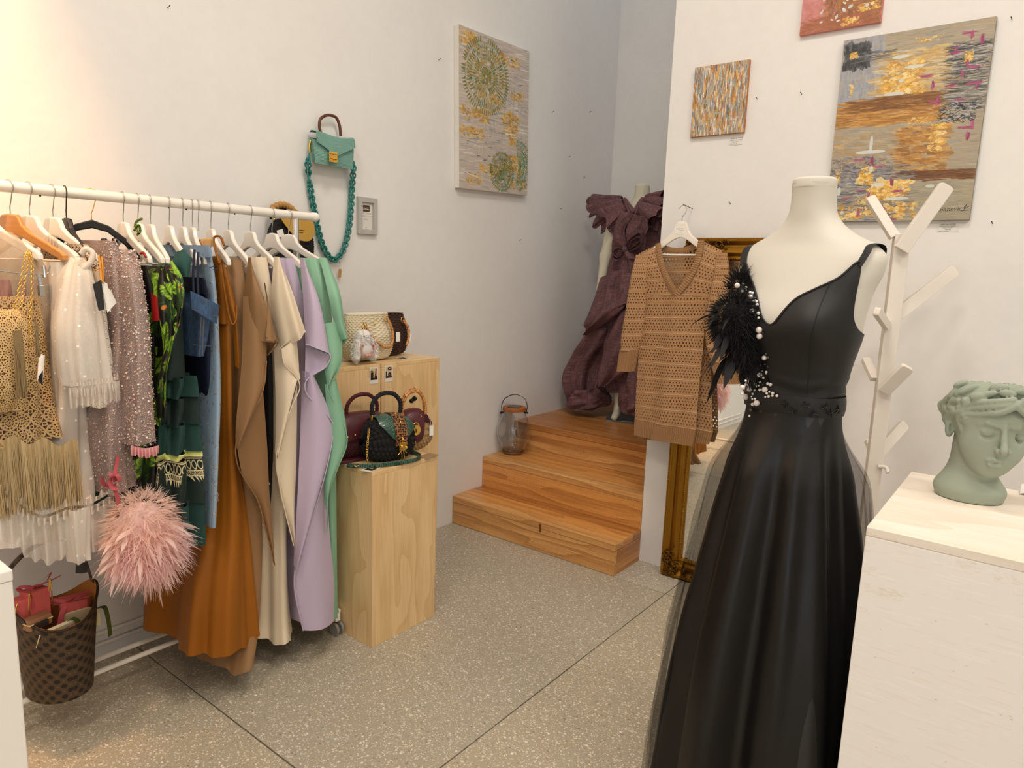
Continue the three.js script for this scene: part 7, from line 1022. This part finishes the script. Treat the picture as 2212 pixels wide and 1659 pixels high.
// ---------------------------------------------------------------- white plinth, planter and coat tree on the right
const PT = 1.05;
{
  const A = onY(PT, 1872, 1137), B = onY(PT, 1978, 1020), w = 0.52, d = A.z - B.z, t = thing('white_plinth', 'large white painted plinth carrying the head planter', 'plinth', [A.x + w / 2, 0, A.z - d / 2]);
  T.scuff = canvasTex(512, 512, (c, s) => { c.fillStyle = '#f4f1ec'; c.fillRect(0, 0, s, s); setSeed(111); for (let k = 0; k < 500; k++) { c.fillStyle = `rgba(${rnd() < 0.5 ? '236,228,216' : '250,249,246'},0.5)`; c.fillRect(rnd(s), rnd(s), rnd(6, 60), rnd(1, 2.5)); } for (let k = 0; k < 14; k++) { c.fillStyle = 'rgba(226,214,194,0.3)'; const x = rnd(s), y = rnd(s * 0.25); for (let q = 0; q < 20; q++) c.fillRect(x + rnd(-16, 16), y + rnd(-10, 10), rnd(2, 12), 2); } for (let k = 0; k < 40; k++) { c.fillStyle = 'rgba(120,116,110,0.35)'; c.fillRect(rnd(s), rnd(s), rnd(1, 4), 1.5); } }, true, [1.9, 1.9]);
  T.whitewash = woodTex(512, 256, [220, 204, 182], [242, 234, 222], { rings: 3, warp: 2, pores: 0.08, s: 55 }); T.whitewash.repeat.set(1.6, 2.4);
  const pw = std(0xffffff, 0.55, { map: T.scuff, bumpMap: T.plaster, bumpScale: 0.0005 });
  const H1 = PT - 0.018; part('panel', rbox(w, H1, 0.018, 0.002).translate(0, H1 / 2, d / 2 - 0.009), pw, t); part('panel', rbox(w, H1, 0.018, 0.002).translate(0, H1 / 2, -d / 2 + 0.009), pw, t); for (const s of [-1, 1]) part('panel', rbox(0.018, H1, d - 0.036, 0.002).translate(s * (w / 2 - 0.009), H1 / 2, 0), pw, t);
  part('top_board', rbox(w, 0.018, d, 0.002).translate(0, PT - 0.009, 0), std(0xffffff, 0.6, { map: T.whitewash }), t, 'whitewashed wooden top');
  const cp = onY(PT, 2240, 1062); solo('folded_cloth', 'small white folded cloth on the plinth behind the head planter', 'cloth', grid((u, v) => V(cp.x - 0.03 + 0.09 * u, PT + 0.002 + 0.02 * Math.sin(Math.PI * u) * Math.sin(Math.PI * v) + 0.004 * Math.sin(u * 12 + v * 5), cp.z + 0.06 - 0.12 * v), 24, 24), std(0xefece6, 0.85));
}
{ // classical head planter
  const p = onY(PT, 2100, 1076), k = 0.00101, depth = 1.53;
  const t = thing('head_planter', 'sage green planter shaped like a classical wreathed head on the white plinth', 'planter', [p.x, PT, p.z]); t.rotation.y = Math.atan2(-p.x, -p.z);
  const Q = (px, py, z) => [(px - 2106) * k, (1082 - py) * k, z];           // offsets read from the photograph, bottom of the neck at y = 0
  const c0 = Q(2118, 888, 0), tilt = -0.2;
  const base = (x, y, z) => {                                         // skull, face, jaw, cheeks, brow
    let d = sdEll(x, y, z, c0, [0.094, 0.076, 0.08]);
    d = smin(d, sdEll(x, y, z, Q(2126, 942, 0.022), [0.069, 0.08, 0.066]), 0.02); d = smin(d, sdEll(x, y, z, Q(2132, 978, 0.042), [0.045, 0.042, 0.038]), 0.02); d = smin(d, sdEll(x, y, z, Q(2126, 1003, 0.056), [0.02, 0.014, 0.018]), 0.012);
    d = smin(d, sdEll(x, y, z, Q(2094, 952, 0.05), [0.03, 0.028, 0.02]), 0.02); d = smin(d, sdEll(x, y, z, Q(2176, 956, 0.046), [0.02, 0.026, 0.02]), 0.02); d = smin(d, sdEll(x, y, z, Q(2148, 892, 0.066), [0.042, 0.02, 0.018]), 0.02);
    return d;
  };
  const front = (px, py) => { const [x, y] = Q(px, py, 0); let z = 0.16; for (let i = 0; i < 60; i++) { const d = base(x, y, z); if (d < 0.0004) break; z -= Math.max(d * 0.7, 0.0005); } return z; };
  const on = (px, py, dz) => Q(px, py, front(px, py) + dz);            // a point dz in front of the face
  const strands = [], leaves = [];
  const st = (pts, r0, r1) => { const c = curve(pts.map((q) => V(...Q(q[0], q[1], Math.max(q[2], q[2] > 0.03 ? front(q[0], q[1]) - 0.001 : q[2]))))), n = pts.length * 3; let prev = null; for (let i = 0; i <= n; i++) { const q = c.getPoint(i / n); const cur = [q.x, q.y, q.z]; if (prev) strands.push([prev, cur, lerp(r0, r1, (i - 1) / n), lerp(r0, r1, i / n)]); prev = cur; } };
  st([[2168, 862, 0.092], [2140, 878, 0.094], [2115, 884, 0.088], [2092, 890, 0.076], [2070, 893, 0.06]], 0.007, 0.006); st([[2168, 858, 0.088], [2138, 866, 0.092], [2108, 872, 0.086], [2080, 880, 0.07], [2058, 888, 0.052]], 0.007, 0.006); st([[2160, 852, 0.088], [2130, 858, 0.09], [2100, 864, 0.082], [2070, 872, 0.064], [2050, 884, 0.046]], 0.007, 0.006);
  st([[2168, 864, 0.092], [2188, 880, 0.082], [2202, 896, 0.066], [2208, 912, 0.05]], 0.007, 0.006); st([[2172, 858, 0.088], [2196, 868, 0.074], [2212, 884, 0.054], [2216, 902, 0.036]], 0.007, 0.006); st([[2178, 852, 0.084], [2204, 858, 0.066], [2218, 874, 0.04]], 0.007, 0.006);
  st([[2070, 872, 0.066], [2060, 866, 0.062], [2064, 880, 0.062], [2054, 886, 0.054]], 0.008, 0.005); st([[2050, 870, 0.046], [2034, 876, 0.03], [2030, 888, 0.026], [2042, 890, 0.034]], 0.008, 0.006); st([[2060, 890, 0.05], [2044, 896, 0.04], [2030, 900, 0.024], [2022, 892, 0.01]], 0.008, 0.006); st([[2064, 896, 0.052], [2052, 906, 0.048], [2058, 916, 0.052], [2062, 930, 0.052]], 0.0075, 0.004); st([[2070, 902, 0.056], [2066, 910, 0.058], [2058, 908, 0.056], [2056, 918, 0.054]], 0.007, 0.004); st([[2026, 872, 0.01], [2018, 884, 0], [2022, 900, 0.006], [2034, 910, 0.022]], 0.01, 0.007); st([[2020, 884, -0.01], [2010, 890, -0.016], [2014, 900, -0.012]], 0.01, 0.008); st([[2036, 904, 0.03], [2028, 914, 0.02], [2032, 924, 0.024]], 0.008, 0.006); st([[2022, 906, 0], [2024, 918, 0.004], [2030, 926, 0.012]], 0.009, 0.006); st([[2216, 890, 0.03], [2222, 904, 0.02], [2216, 916, 0.03]], 0.009, 0.007);
  for (const [a, b, z, rx, ry, rz, rot] of [[2128, 834, 0.062, 0.021, 0.0105, 0.008, 0.1], [2146, 842, 0.076, 0.019, 0.009, 0.008, -0.05], [2090, 854, 0.074, 0.021, 0.0105, 0.009, 0.12], [2066, 844, 0.05, 0.024, 0.008, 0.009, 0.5], [2052, 850, 0.044, 0.019, 0.008, 0.008, 0.7], [2038, 856, 0.026, 0.02, 0.01, 0.009, 0.8], [2032, 866, 0.018, 0.016, 0.008, 0.008, 0.9], [2176, 836, 0.066, 0.02, 0.009, 0.008, 0.1], [2200, 842, 0.05, 0.018, 0.01, 0.009, -0.5], [2214, 856, 0.028, 0.018, 0.009, 0.008, -0.9], [2188, 830, 0.054, 0.016, 0.008, 0.008, 0.3], [2110, 846, 0.074, 0.018, 0.007, 0.008, 0.2], [2048, 836, 0.028, 0.018, 0.007, 0.008, 0.4]]) leaves.push([Q(a, b, z > 0.03 && b > 840 ? Math.max(z, front(a, b) + 0.003) : z), [rx, ry, rz], rot]);
  const f = { eyeL: on(2117, 925, 0), eyeR: on(2183, 930, -0.002), lidL: on(2117, 922, -0.0065), lidR: on(2182, 927, -0.007), n0: on(2149, 904, 0.001), n1: on(2152, 932, 0.009), n2: on(2155, 955, 0.019), al: on(2143, 958, 0.006), ar: on(2166, 959, 0.006), browL: [on(2098, 909, -0.001), on(2116, 903, 0.002), on(2138, 908, 0.003)], browR: [on(2164, 909, 0.002), on(2178, 907, 0.001), on(2192, 914, -0.002)], m0: on(2122, 979, 0.001), m1: on(2140, 976.5, 0.007), m2: on(2160, 980, 0.001), l1: on(2131, 988, 0.003), l2: on(2151, 988.5, 0.003), g0: on(2118, 982, 0.006), g1: on(2140, 982.6, 0.0095), g2: on(2163, 983, 0.005), ph: on(2147, 968, 0.002) };
  const F = (x, y, z) => {
    let d = base(x, y, z);
    let e = sdCap(x, y, z, Q(2094, 940, -0.012), Q(2094, 1052, -0.014), 0.047, 0.052); e = smin(e, sdEll(x, y, z, Q(2097, 1062, 0.0), [0.08, 0.024, 0.062]), 0.05); e = smin(e, sdEll(x, y, z, Q(2098, 1080, 0.004), [0.072, 0.018, 0.058]), 0.015);
    const near = Math.min(d, e), cut = (q) => Math.max(q, -(sdEll(x, y, z, Q(2116, 838, -0.012), [0.062, 0.05, 0.055])), y - 0.262, 0.0006 - y);
    if (near > 0.03 || near < -0.024) return cut(near);
    if (z > 0.02 && y > 0.06 && y < 0.19) {
      d = Math.max(d, -smin(sdEll(x, y, z, f.eyeL, [0.02, 0.0125, 0.009]), sdEll(x, y, z, f.eyeR, [0.014, 0.012, 0.009]), 0.002));
      d = smin(d, sdEll(x, y, z, f.lidL, [0.0165, 0.0105, 0.0095]), 0.003); d = smin(d, sdEll(x, y, z, f.lidR, [0.0125, 0.0095, 0.009]), 0.003);
      d = Math.max(d, -sdCap(x, y, z, [f.eyeL[0] - 0.015, f.eyeL[1] - 0.006, f.eyeL[2] + 0.001], [f.eyeL[0] + 0.015, f.eyeL[1] - 0.006, f.eyeL[2] + 0.002], 0.0017, 0.0022)); d = Math.max(d, -sdCap(x, y, z, [f.eyeR[0] - 0.011, f.eyeR[1] - 0.005, f.eyeR[2] + 0.002], [f.eyeR[0] + 0.009, f.eyeR[1] - 0.007, f.eyeR[2]], 0.002, 0.0017));
      for (const b of [f.browL, f.browR]) { d = smin(d, sdCap(x, y, z, b[0], b[1], 0.003, 0.004), 0.007); d = smin(d, sdCap(x, y, z, b[1], b[2], 0.004, 0.004), 0.007); }
      d = smin(d, sdCap(x, y, z, f.n0, f.n1, 0.006, 0.0065), 0.007); d = smin(d, sdCap(x, y, z, f.n1, f.n2, 0.0065, 0.0088), 0.006); d = smin(d, sdEll(x, y, z, f.al, [0.0068, 0.006, 0.009]), 0.004); d = smin(d, sdEll(x, y, z, f.ar, [0.0058, 0.0055, 0.008]), 0.004);
      d = smin(d, sdCap(x, y, z, f.m0, f.m1, 0.0026, 0.0042), 0.0035); d = smin(d, sdCap(x, y, z, f.m1, f.m2, 0.0042, 0.0026), 0.0035); d = smin(d, sdCap(x, y, z, f.l1, f.l2, 0.0062, 0.0058), 0.004);
      d = Math.max(d, -sdCap(x, y, z, f.g0, f.g1, 0.0014, 0.0018)); d = Math.max(d, -sdCap(x, y, z, f.g1, f.g2, 0.0018, 0.0014)); d = Math.max(d, -sdEll(x, y, z, [f.l1[0] + 0.01, f.l1[1] - 0.0105, f.l1[2] + 0.004], [0.012, 0.0035, 0.004]));
    }
    d = smin(d, e, 0.008);
    d = smin(d, Math.max(sdEll(x, y, z, Q(2037, 932, 0.018), [0.011, 0.022, 0.014]), -sdEll(x, y, z, Q(2041, 930, 0.032), [0.006, 0.012, 0.009])), 0.004);
    let hN = 1; if (y > 0.13) { for (const [a, b, ra, rb] of strands) { const q = sdCap(x, y, z, a, b, ra, rb); if (q < hN) hN = q; } for (const [c, r, rot] of leaves) { const cs = Math.cos(rot), sn = Math.sin(rot), dx = x - c[0], dy = y - c[1]; const q = sdEll(dx * cs + dy * sn, -dx * sn + dy * cs, z - c[2], [0, 0, 0], r); if (q < hN) hN = q; } }
    d = smin(d, hN, 0.0025);
    return cut(d);
  };
  part('head', skin(F, [-0.125, -0.006, -0.1], [0.14, 0.272, 0.125], 0.0032).scale(0.83, 1, 0.86), std(0x98a292, 0.75, { bumpMap: T.plaster, bumpScale: 0.0004 }), t);
}
{ // coat tree
  const m = phys(0xe9e2d8, 0.45), t = thing('coat_tree', 'white wooden coat tree with angled arms behind the black gown', 'coat stand', [0, 0, 0]), dp = 2.5;
  const b7 = onD(dp, 1925, 700), dAt = (py) => dp + 0.1595 * (py - 700) * 0.00166, base = V(b7.x, 0, b7.z), top = V(b7.x, onD(dAt(505), 1946, 505).y, b7.z), q45 = rad(20);
  const post = (w, d, y0, y1, o) => rbox(w, y1 - y0, d, 0.003).rotateY(q45).translate(base.x + o[0], (y0 + y1) / 2, base.z + o[1]);
  part('post', post(0.05, 0.05, 0.03, top.y, [0, 0]), m, t);
  const arm = (a, b, da, db, w = 0.05, hole) => { const A = onD(dAt(a[1]) + da, ...a), B = onD(dAt(b[1]) + db, ...b), L = A.distanceTo(B), s = new THREE.Shape(), h = w / 2; s.moveTo(0, -h); s.lineTo(L - h * 0.5, -h); s.quadraticCurveTo(L, -h, L, -h * 0.4); s.lineTo(L, h * 0.4); s.quadraticCurveTo(L, h, L - h * 0.5, h); s.lineTo(0, h); s.closePath(); if (hole) { const p = new THREE.Path(); p.absarc(L * 0.28, -h * 0.1, 0.006, 0, 6.2832); s.holes.push(p); } const g = slab(s, 0.02, 0.002); const X = B.clone().sub(A).normalize(), Zc = fwd.clone().negate(); Zc.addScaledVector(X, -Zc.dot(X)).normalize(); const Y = new THREE.Vector3().crossVectors(Zc, X); part('arm', g.applyMatrix4(new THREE.Matrix4().makeBasis(X, Y, Zc).setPosition(A)), m, t); };
  arm([1932, 512], [1878, 426], 0.0, 0.06, 0.034); arm([1946, 540], [2046, 400], -0.04, -0.06, 0.05, true); arm([1930, 686], [2062, 584], 0.0, 0.08, 0.045); arm([1916, 704], [1894, 672], -0.02, -0.16, 0.03); arm([1890, 820], [1869, 775], 0.02, 0.1, 0.03); arm([1908, 846], [1962, 792], -0.04, -0.1, 0.045, true); arm([1898, 978], [1954, 916], 0.02, 0.1, 0.04); arm([1896, 1000], [1876, 950], 0.02, 0.1, 0.03);
  part('hook', [tube([onD(dAt(1008) - 0.03, 1898, 1008), onD(dAt(1008) - 0.05, 1914, 1010), onD(dAt(1008) - 0.06, 1918, 1022)], 0.007, 12, 8)], m, t);
  for (let k = 0; k < 4; k++) { const a = q45 + k * Math.PI / 2; part('foot', [rbox(0.24, 0.03, 0.04, 0.004).translate(0.13, 0.0155, 0).rotateY(a).translate(base.x, 0, base.z), rbox(0.03, 0.12, 0.03, 0.003).rotateZ(0.7).translate(0.07, 0.075, 0).rotateY(a).translate(base.x, 0, base.z)], m, t); }
}
// ---------------------------------------------------------------- black gown on a mannequin
{
  const N = onD(1.7, 1757, 398), GX = N.x + 0.006, GZ = N.z, ROT = rad(-14), top = N.y;
  const mm = std(0xd3cfc4, 0.55), m = thing('mannequin', 'headless off-white torso mannequin wearing the black gown', 'mannequin', [GX, 0, GZ], ROT);
  // torso rings: y, half width, half depth, forward shift
  const ring = keyed([[0.9, 0.1, 0.08, 0], [1.05, 0.112, 0.085, 0], [1.15, 0.112, 0.084, 0], [1.225, 0.116, 0.084, 0.004], [1.3, 0.13, 0.096, 0.012], [1.375, 0.15, 0.118, 0.022], [1.42, 0.156, 0.116, 0.022], [1.48, 0.167, 0.1, 0.012], [1.53, 0.182, 0.09, 0.0], [1.565, 0.182, 0.08, -0.006], [1.592, 0.155, 0.07, -0.008], [1.615, 0.11, 0.062, -0.006], [1.64, 0.075, 0.056, -0.004], [1.67, 0.055, 0.052, 0], [1.71, 0.05, 0.05, 0.003], [1.738, 0.05, 0.05, 0.006]].map(([y, ...r]) => [y, ...r])), bust = (a, y) => { const f = Math.max(0, Math.cos(a)); return 0.02 * Math.exp(-((y - 1.405) ** 2) / 0.0022) * f * (Math.exp(-((Math.abs(a) - 0.62) ** 2) / 0.12)); };
  const S = (a, y, off = 0) => { const [w, d, s] = ring(y), aa = a > Math.PI ? a - 2 * Math.PI : a, r = off + bust(aa, y), e = 0.92; return V((w + r) * Math.sign(Math.sin(a)) * Math.pow(Math.abs(Math.sin(a)), e), y, s + (d + r) * Math.sign(Math.cos(a)) * Math.pow(Math.abs(Math.cos(a)), e)); };
  part('torso', grid((u, v) => S(u * 6.2832, lerp(0.9, 1.738, v)), 96, 150, true), mm, m);
  part('neck_cap', [lathe([[0, 0.012], [0.046, 0.01], [0.0508, 0.004], [0.0508, -0.012], [0.05, -0.014]], 48).translate(0, 1.741, 0.006)], mm, m);
  part('stand', [rod([0, 0.02, 0], [0, 0.95, 0], 0.016, 16), lathe([[0, 0.02], [0.15, 0.016], [0.155, 0.008], [0.155, 0.001], [0, 0.001]], 40)], MAT.steel, m);

  const g = thing('black_gown', 'black satin and tulle gown with feathered and pearled bodice', 'garment', [GX, 0, GZ], ROT);
  const sat = phys(0x060608, 0.34, { ior: 2.05, sheen: 0.1, sheenRoughness: 0.4, sheenColor: new THREE.Color(0x404450), bumpMap: T.weave, bumpScale: 0.0001, specularIntensity: 0.8 }), mat2 = phys(0x070709, 0.52, { sheen: 0.08, sheenColor: new THREE.Color(0x404048), bumpMap: T.weave, bumpScale: 0.0001 });
  const yTop = keyed([[-180, 1.37], [-100, 1.38], [-75, 1.41], [-60, 1.47], [-46, 1.545], [-30, 1.505], [-14, 1.45], [-4, 1.405], [3, 1.4], [14, 1.458], [26, 1.485], [40, 1.512], [52, 1.55], [62, 1.5], [76, 1.42], [100, 1.385], [180, 1.37]]), wy = 1.213;
  part('bodice', grid((u, v) => { const deg = -180 + 360 * u, a = rad(deg), y = lerp(wy, yTop(deg)[0], v), wr = 0.002 * Math.sin(y * 160 + Math.sin(a * 3) * 2) * smooth(1.3, 1.24, y); return S(a < 0 ? a + 6.2832 : a, y, 0.005 + wr); }, 150, 60, true), mat2, g);
  part('cup_edge', tube(Array.from({ length: 60 }, (_, k) => { const deg = -46 + 98 * k / 59, a = rad(deg); return S(a < 0 ? a + 6.2832 : a, yTop(deg)[0], 0.006); }), 0.0024, 120, 6), mat2, g);
  part('seam', tube(Array.from({ length: 24 }, (_, k) => S(rad(36), lerp(1.235, 1.505, k / 23), 0.0058)), 0.0012, 60, 5), mat2, g);
  const strap = (pts) => { const c = curve(pts.map(([dg, y]) => { const a = rad(dg); return S(a < 0 ? a + 6.2832 : a, y, 0.006); })); return grid((u, v) => { const p = c.getPoint(v); return V(p.x + (u - 0.5) * 0.022, p.y + 0.002 * Math.sin(Math.PI * u), p.z + (u - 0.5) * 0.004); }, 4, 40); };
  part('strap', strap([[52, 1.54], [58, 1.57], [70, 1.588], [95, 1.592], [120, 1.58], [135, 1.54], [140, 1.4]]), mat2, g); part('strap', strap([[-46, 1.535], [-52, 1.565], [-66, 1.586], [-95, 1.592], [-120, 1.58], [-135, 1.54], [-140, 1.4]]), mat2, g);
  part('waistband', grid((u, v) => { const a = u * 6.2832, y = lerp(1.178, 1.226, v), p = S(a, 1.224, 0.009 + 0.0025 * Math.sin(Math.PI * v)); return V(p.x, y, p.z); }, 96, 10, true), mat2, g, 'black embroidered waistband');
  setSeed(121);
  const stars = []; for (const [dg, y] of [[12, 1.204], [22, 1.19], [36, 1.206], [46, 1.188], [60, 1.206], [70, 1.192], [82, 1.2]]) for (let q = 0; q < 6; q++) { const a = q / 6 * 6.28 + rnd(), c = S(rad(dg), 1.224, 0.0125), r = 0.011; stars.push(rod([c.x, y, c.z], [c.x + Math.cos(a) * r * Math.cos(rad(dg)), y + Math.sin(a) * r, c.z - Math.cos(a) * r * Math.sin(rad(dg)) + 0.002], 0.0014, 5)); } part('bead_star', stars, phys(0x08080a, 0.2), g, 'black bead embroidery');
  // skirts; the plinth stands at the right and the cloth lies flat against it
  const limit = -0.2277 - 0.012, toWorld = new THREE.Matrix4().makeRotationY(ROT).setPosition(GX, 0, GZ), toLocal = toWorld.clone().invert();
  const skirt = (R, folds, amp, ph, y0, nu, fl = 0, sharp = 1) => grid((u, v) => {
    const a = u * 6.2832, y = lerp(1.19, y0, v), f = Math.pow(v, 0.8), c = Math.cos(folds * a + ph + 0.5 * Math.sin(3 * a + v)), fold = Math.sign(c) * Math.pow(Math.abs(c), sharp), w = lerp(0.002, amp, Math.pow(v, 0.6)) * (fold + 0.35 * Math.cos((folds * 2 + 1) * a - ph * 2 + v * 2)) + fl * (n3(Math.cos(a) * 4, v * 6 + ph, Math.sin(a) * 4) - 0.5) * smooth(0.05, 0.4, v);
    const p0 = S(a, 1.2, 0.006), n = V(Math.sin(a), 0, Math.cos(a)), q = smooth(0, 0.16, v), r = R(y)[0] + w, p = V(lerp(p0.x, n.x * r, q), y, lerp(p0.z, n.z * r, q)).applyMatrix4(toWorld);
    if (p.y < PT + 0.01 && p.x > limit && p.z > -2.0) p.x = limit + 0.004 * Math.sin(a * 20);
    return p.applyMatrix4(toLocal);
  }, nu, 110, true);
  const radii = (d) => keyed([[0, 0.285], [0.2, 0.275], [0.4, 0.262], [0.6, 0.238], [0.8, 0.206], [0.9, 0.19], [1.0, 0.172], [1.1, 0.148], [1.19, 0.124]].map(([y, r]) => [y, r + d * smooth(1.2, 1.0, y)]));
  part('satin_skirt', skirt(radii(-0.026), 6, 0.036, 0.9, 0.012, 280, 0.008, 0.85), sat, g, 'black satin underskirt');
  const net = phys(0x050506, 1, { transparent: true, opacity: 0.22, specularIntensity: 0 }), net2 = phys(0x050506, 1, { transparent: true, opacity: 0.2, specularIntensity: 0 });
  part('tulle_overskirt', skirt(radii(0.022), 13, 0.012, 2.2, 0.015, 260, 0.03), net, g, 'sheer black tulle'); part('tulle_overskirt', skirt(radii(0.012), 11, 0.012, 0.4, 0.03, 240, 0.03), net2, g, 'sheer black tulle');

  // pearls and feathers laid on the bodice where the photograph shows them
  g.updateMatrixWorld(true); scene.updateMatrixWorld(true);
  const rayc = new THREE.Raycaster(), targets = []; g.traverse((o) => { if (o.isMesh && ['bodice', 'waistband', 'satin_skirt'].includes(o.name)) targets.push(o); }); targets.push(...m.children.filter((o) => o.name === 'torso'));
  const onGown = (px, py) => { rayc.set(EYE, rayTo(px, py).normalize()); const h = rayc.intersectObjects(targets, false)[0]; return h ? h.point : onD(1.6, px, py); };
  const pearlM = phys(0xe6dcd6, 0.18, { clearcoat: 1, clearcoatRoughness: 0.1, sheen: 0.3 }), crystal = phys(0xf4f4f4, 0.05, { metalness: 0.4, clearcoat: 1 }), dark = phys(0x2a282c, 0.15, { clearcoat: 1 }), geoP = new THREE.SphereGeometry(1, 14, 10), geoC = new THREE.IcosahedronGeometry(1, 1);
  const Zp = (zx, zy) => [1560 + zx / 4.879, 560 + zy / 4.879];
  const put = (name, geo, mat, zx, zy, rpx, lift = 0.6) => { const [px, py] = Zp(zx, zy), p = onGown(px, py), r = rpx / 4.879 / FOCAL * p.distanceTo(EYE), d = EYE.clone().sub(p).normalize(); p.addScaledVector(d, r * lift + 0.002); const o = part(name, geo, mat, g); o.scale.setScalar(r); o.position.copy(p.applyMatrix4(toLocal)); };
  for (const [x, y, r] of [[158, 275, 26], [212, 340, 17], [300, 395, 24], [312, 543, 25], [381, 570, 19], [368, 480, 17], [387, 745, 32], [392, 810, 31], [443, 1040, 25], [392, 1214, 30], [300, 1278, 30], [213, 1348, 26], [288, 1366, 29], [449, 1374, 30], [249, 1450, 31], [362, 1516, 31], [320, 1530, 17], [508, 1321, 18], [480, 1312, 15], [464, 1190, 14], [432, 1250, 13], [488, 1446, 15], [532, 1413, 17], [577, 1440, 15], [530, 1438, 13], [350, 1312, 12], [288, 1652, 13]]) put('pearl', geoP, pearlM, x, y, r);
  for (const [x, y, r] of [[228, 262, 16], [252, 298, 15], [296, 352, 16], [320, 358, 16], [330, 442, 12], [362, 446, 16], [322, 484, 9], [346, 594, 8], [384, 618, 15], [352, 432, 9], [400, 1296, 14], [398, 1376, 17], [340, 1380, 14], [360, 1338, 12], [270, 1325, 11], [322, 1420, 13], [345, 1472, 13], [318, 1474, 11], [470, 1414, 14], [455, 1452, 11], [248, 1280, 12], [206, 1418, 13], [462, 1206, 9], [420, 1180, 8], [310, 1448, 9], [384, 1330, 11], [498, 1398, 11]]) put('crystal', geoC, crystal, x, y, r);
  for (const [x, y, r] of [[256, 330, 12], [462, 995, 13], [484, 1036, 14], [450, 1104, 13], [404, 1112, 13], [482, 1136, 8], [355, 1164, 10], [430, 1318, 13], [306, 1590, 20], [226, 1385, 10], [428, 775, 9], [350, 408, 11], [240, 1408, 10], [346, 1200, 14]]) put('black_bead', geoP, dark, x, y, r);
  const fm = std(0x08080a, 0.85), fmg = std(0x121116, 0.6), c1 = onGown(1592, 690).applyMatrix4(toLocal), c2 = onGown(1608, 740).applyMatrix4(toLocal), c3 = onGown(1600, 620).applyMatrix4(toLocal), c4 = onGown(1630, 790).applyMatrix4(toLocal);
  setSeed(122);
  const lump = (c, r) => skin((x, y, z) => sdEll(x, y, z, [c.x, c.y, c.z], r) + 0.01 * n3(x * 60, y * 60, z * 60), [c.x - r[0] - 0.02, c.y - r[1] - 0.02, c.z - r[2] - 0.02], [c.x + r[0] + 0.02, c.y + r[1] + 0.02, c.z + r[2] + 0.02], 0.008);
  part('feather_base', [lump(c1, [0.05, 0.055, 0.03]), lump(c2, [0.035, 0.06, 0.03]), lump(c4, [0.03, 0.045, 0.02])], fm, g);
  plumes(2600, c1.clone().add(V(-0.006, 0, 0.008)), [0.048, 0.05, 0.028], [0.015, 0.038], fm, g, { width: 0.0009, down: 0.35, curl: 1.6 }); plumes(500, c3.clone().add(V(0, 0.005, 0.006)), [0.02, 0.02, 0.015], [0.015, 0.04], fm, g, { width: 0.001, down: -0.2, curl: 1 }); plumes(1500, c2.clone().add(V(0, 0, 0.008)), [0.034, 0.055, 0.028], [0.015, 0.036], fm, g, { width: 0.0009, down: 0.6, curl: 1.6 }); plumes(300, c4.clone().add(V(0, 0, 0.005)), [0.025, 0.04, 0.018], [0.015, 0.03], fm, g, { width: 0.0009, down: 0.6, curl: 1.6 });
  plumes(14, c1.clone().add(V(-0.02, -0.02, 0.01)), [0.04, 0.045, 0.03], [0.04, 0.07], fmg, g, { width: 0.008, down: 0.9, curl: 0.6 }); plumes(12, c2.clone().add(V(-0.01, -0.02, 0.01)), [0.03, 0.05, 0.03], [0.04, 0.08], fmg, g, { width: 0.012, down: 1.4, curl: 0.5 });
}

scene.traverse((o) => { if (o.isMesh) o.castShadow = o.receiveShadow = true; });
renderer.render(scene, camera);
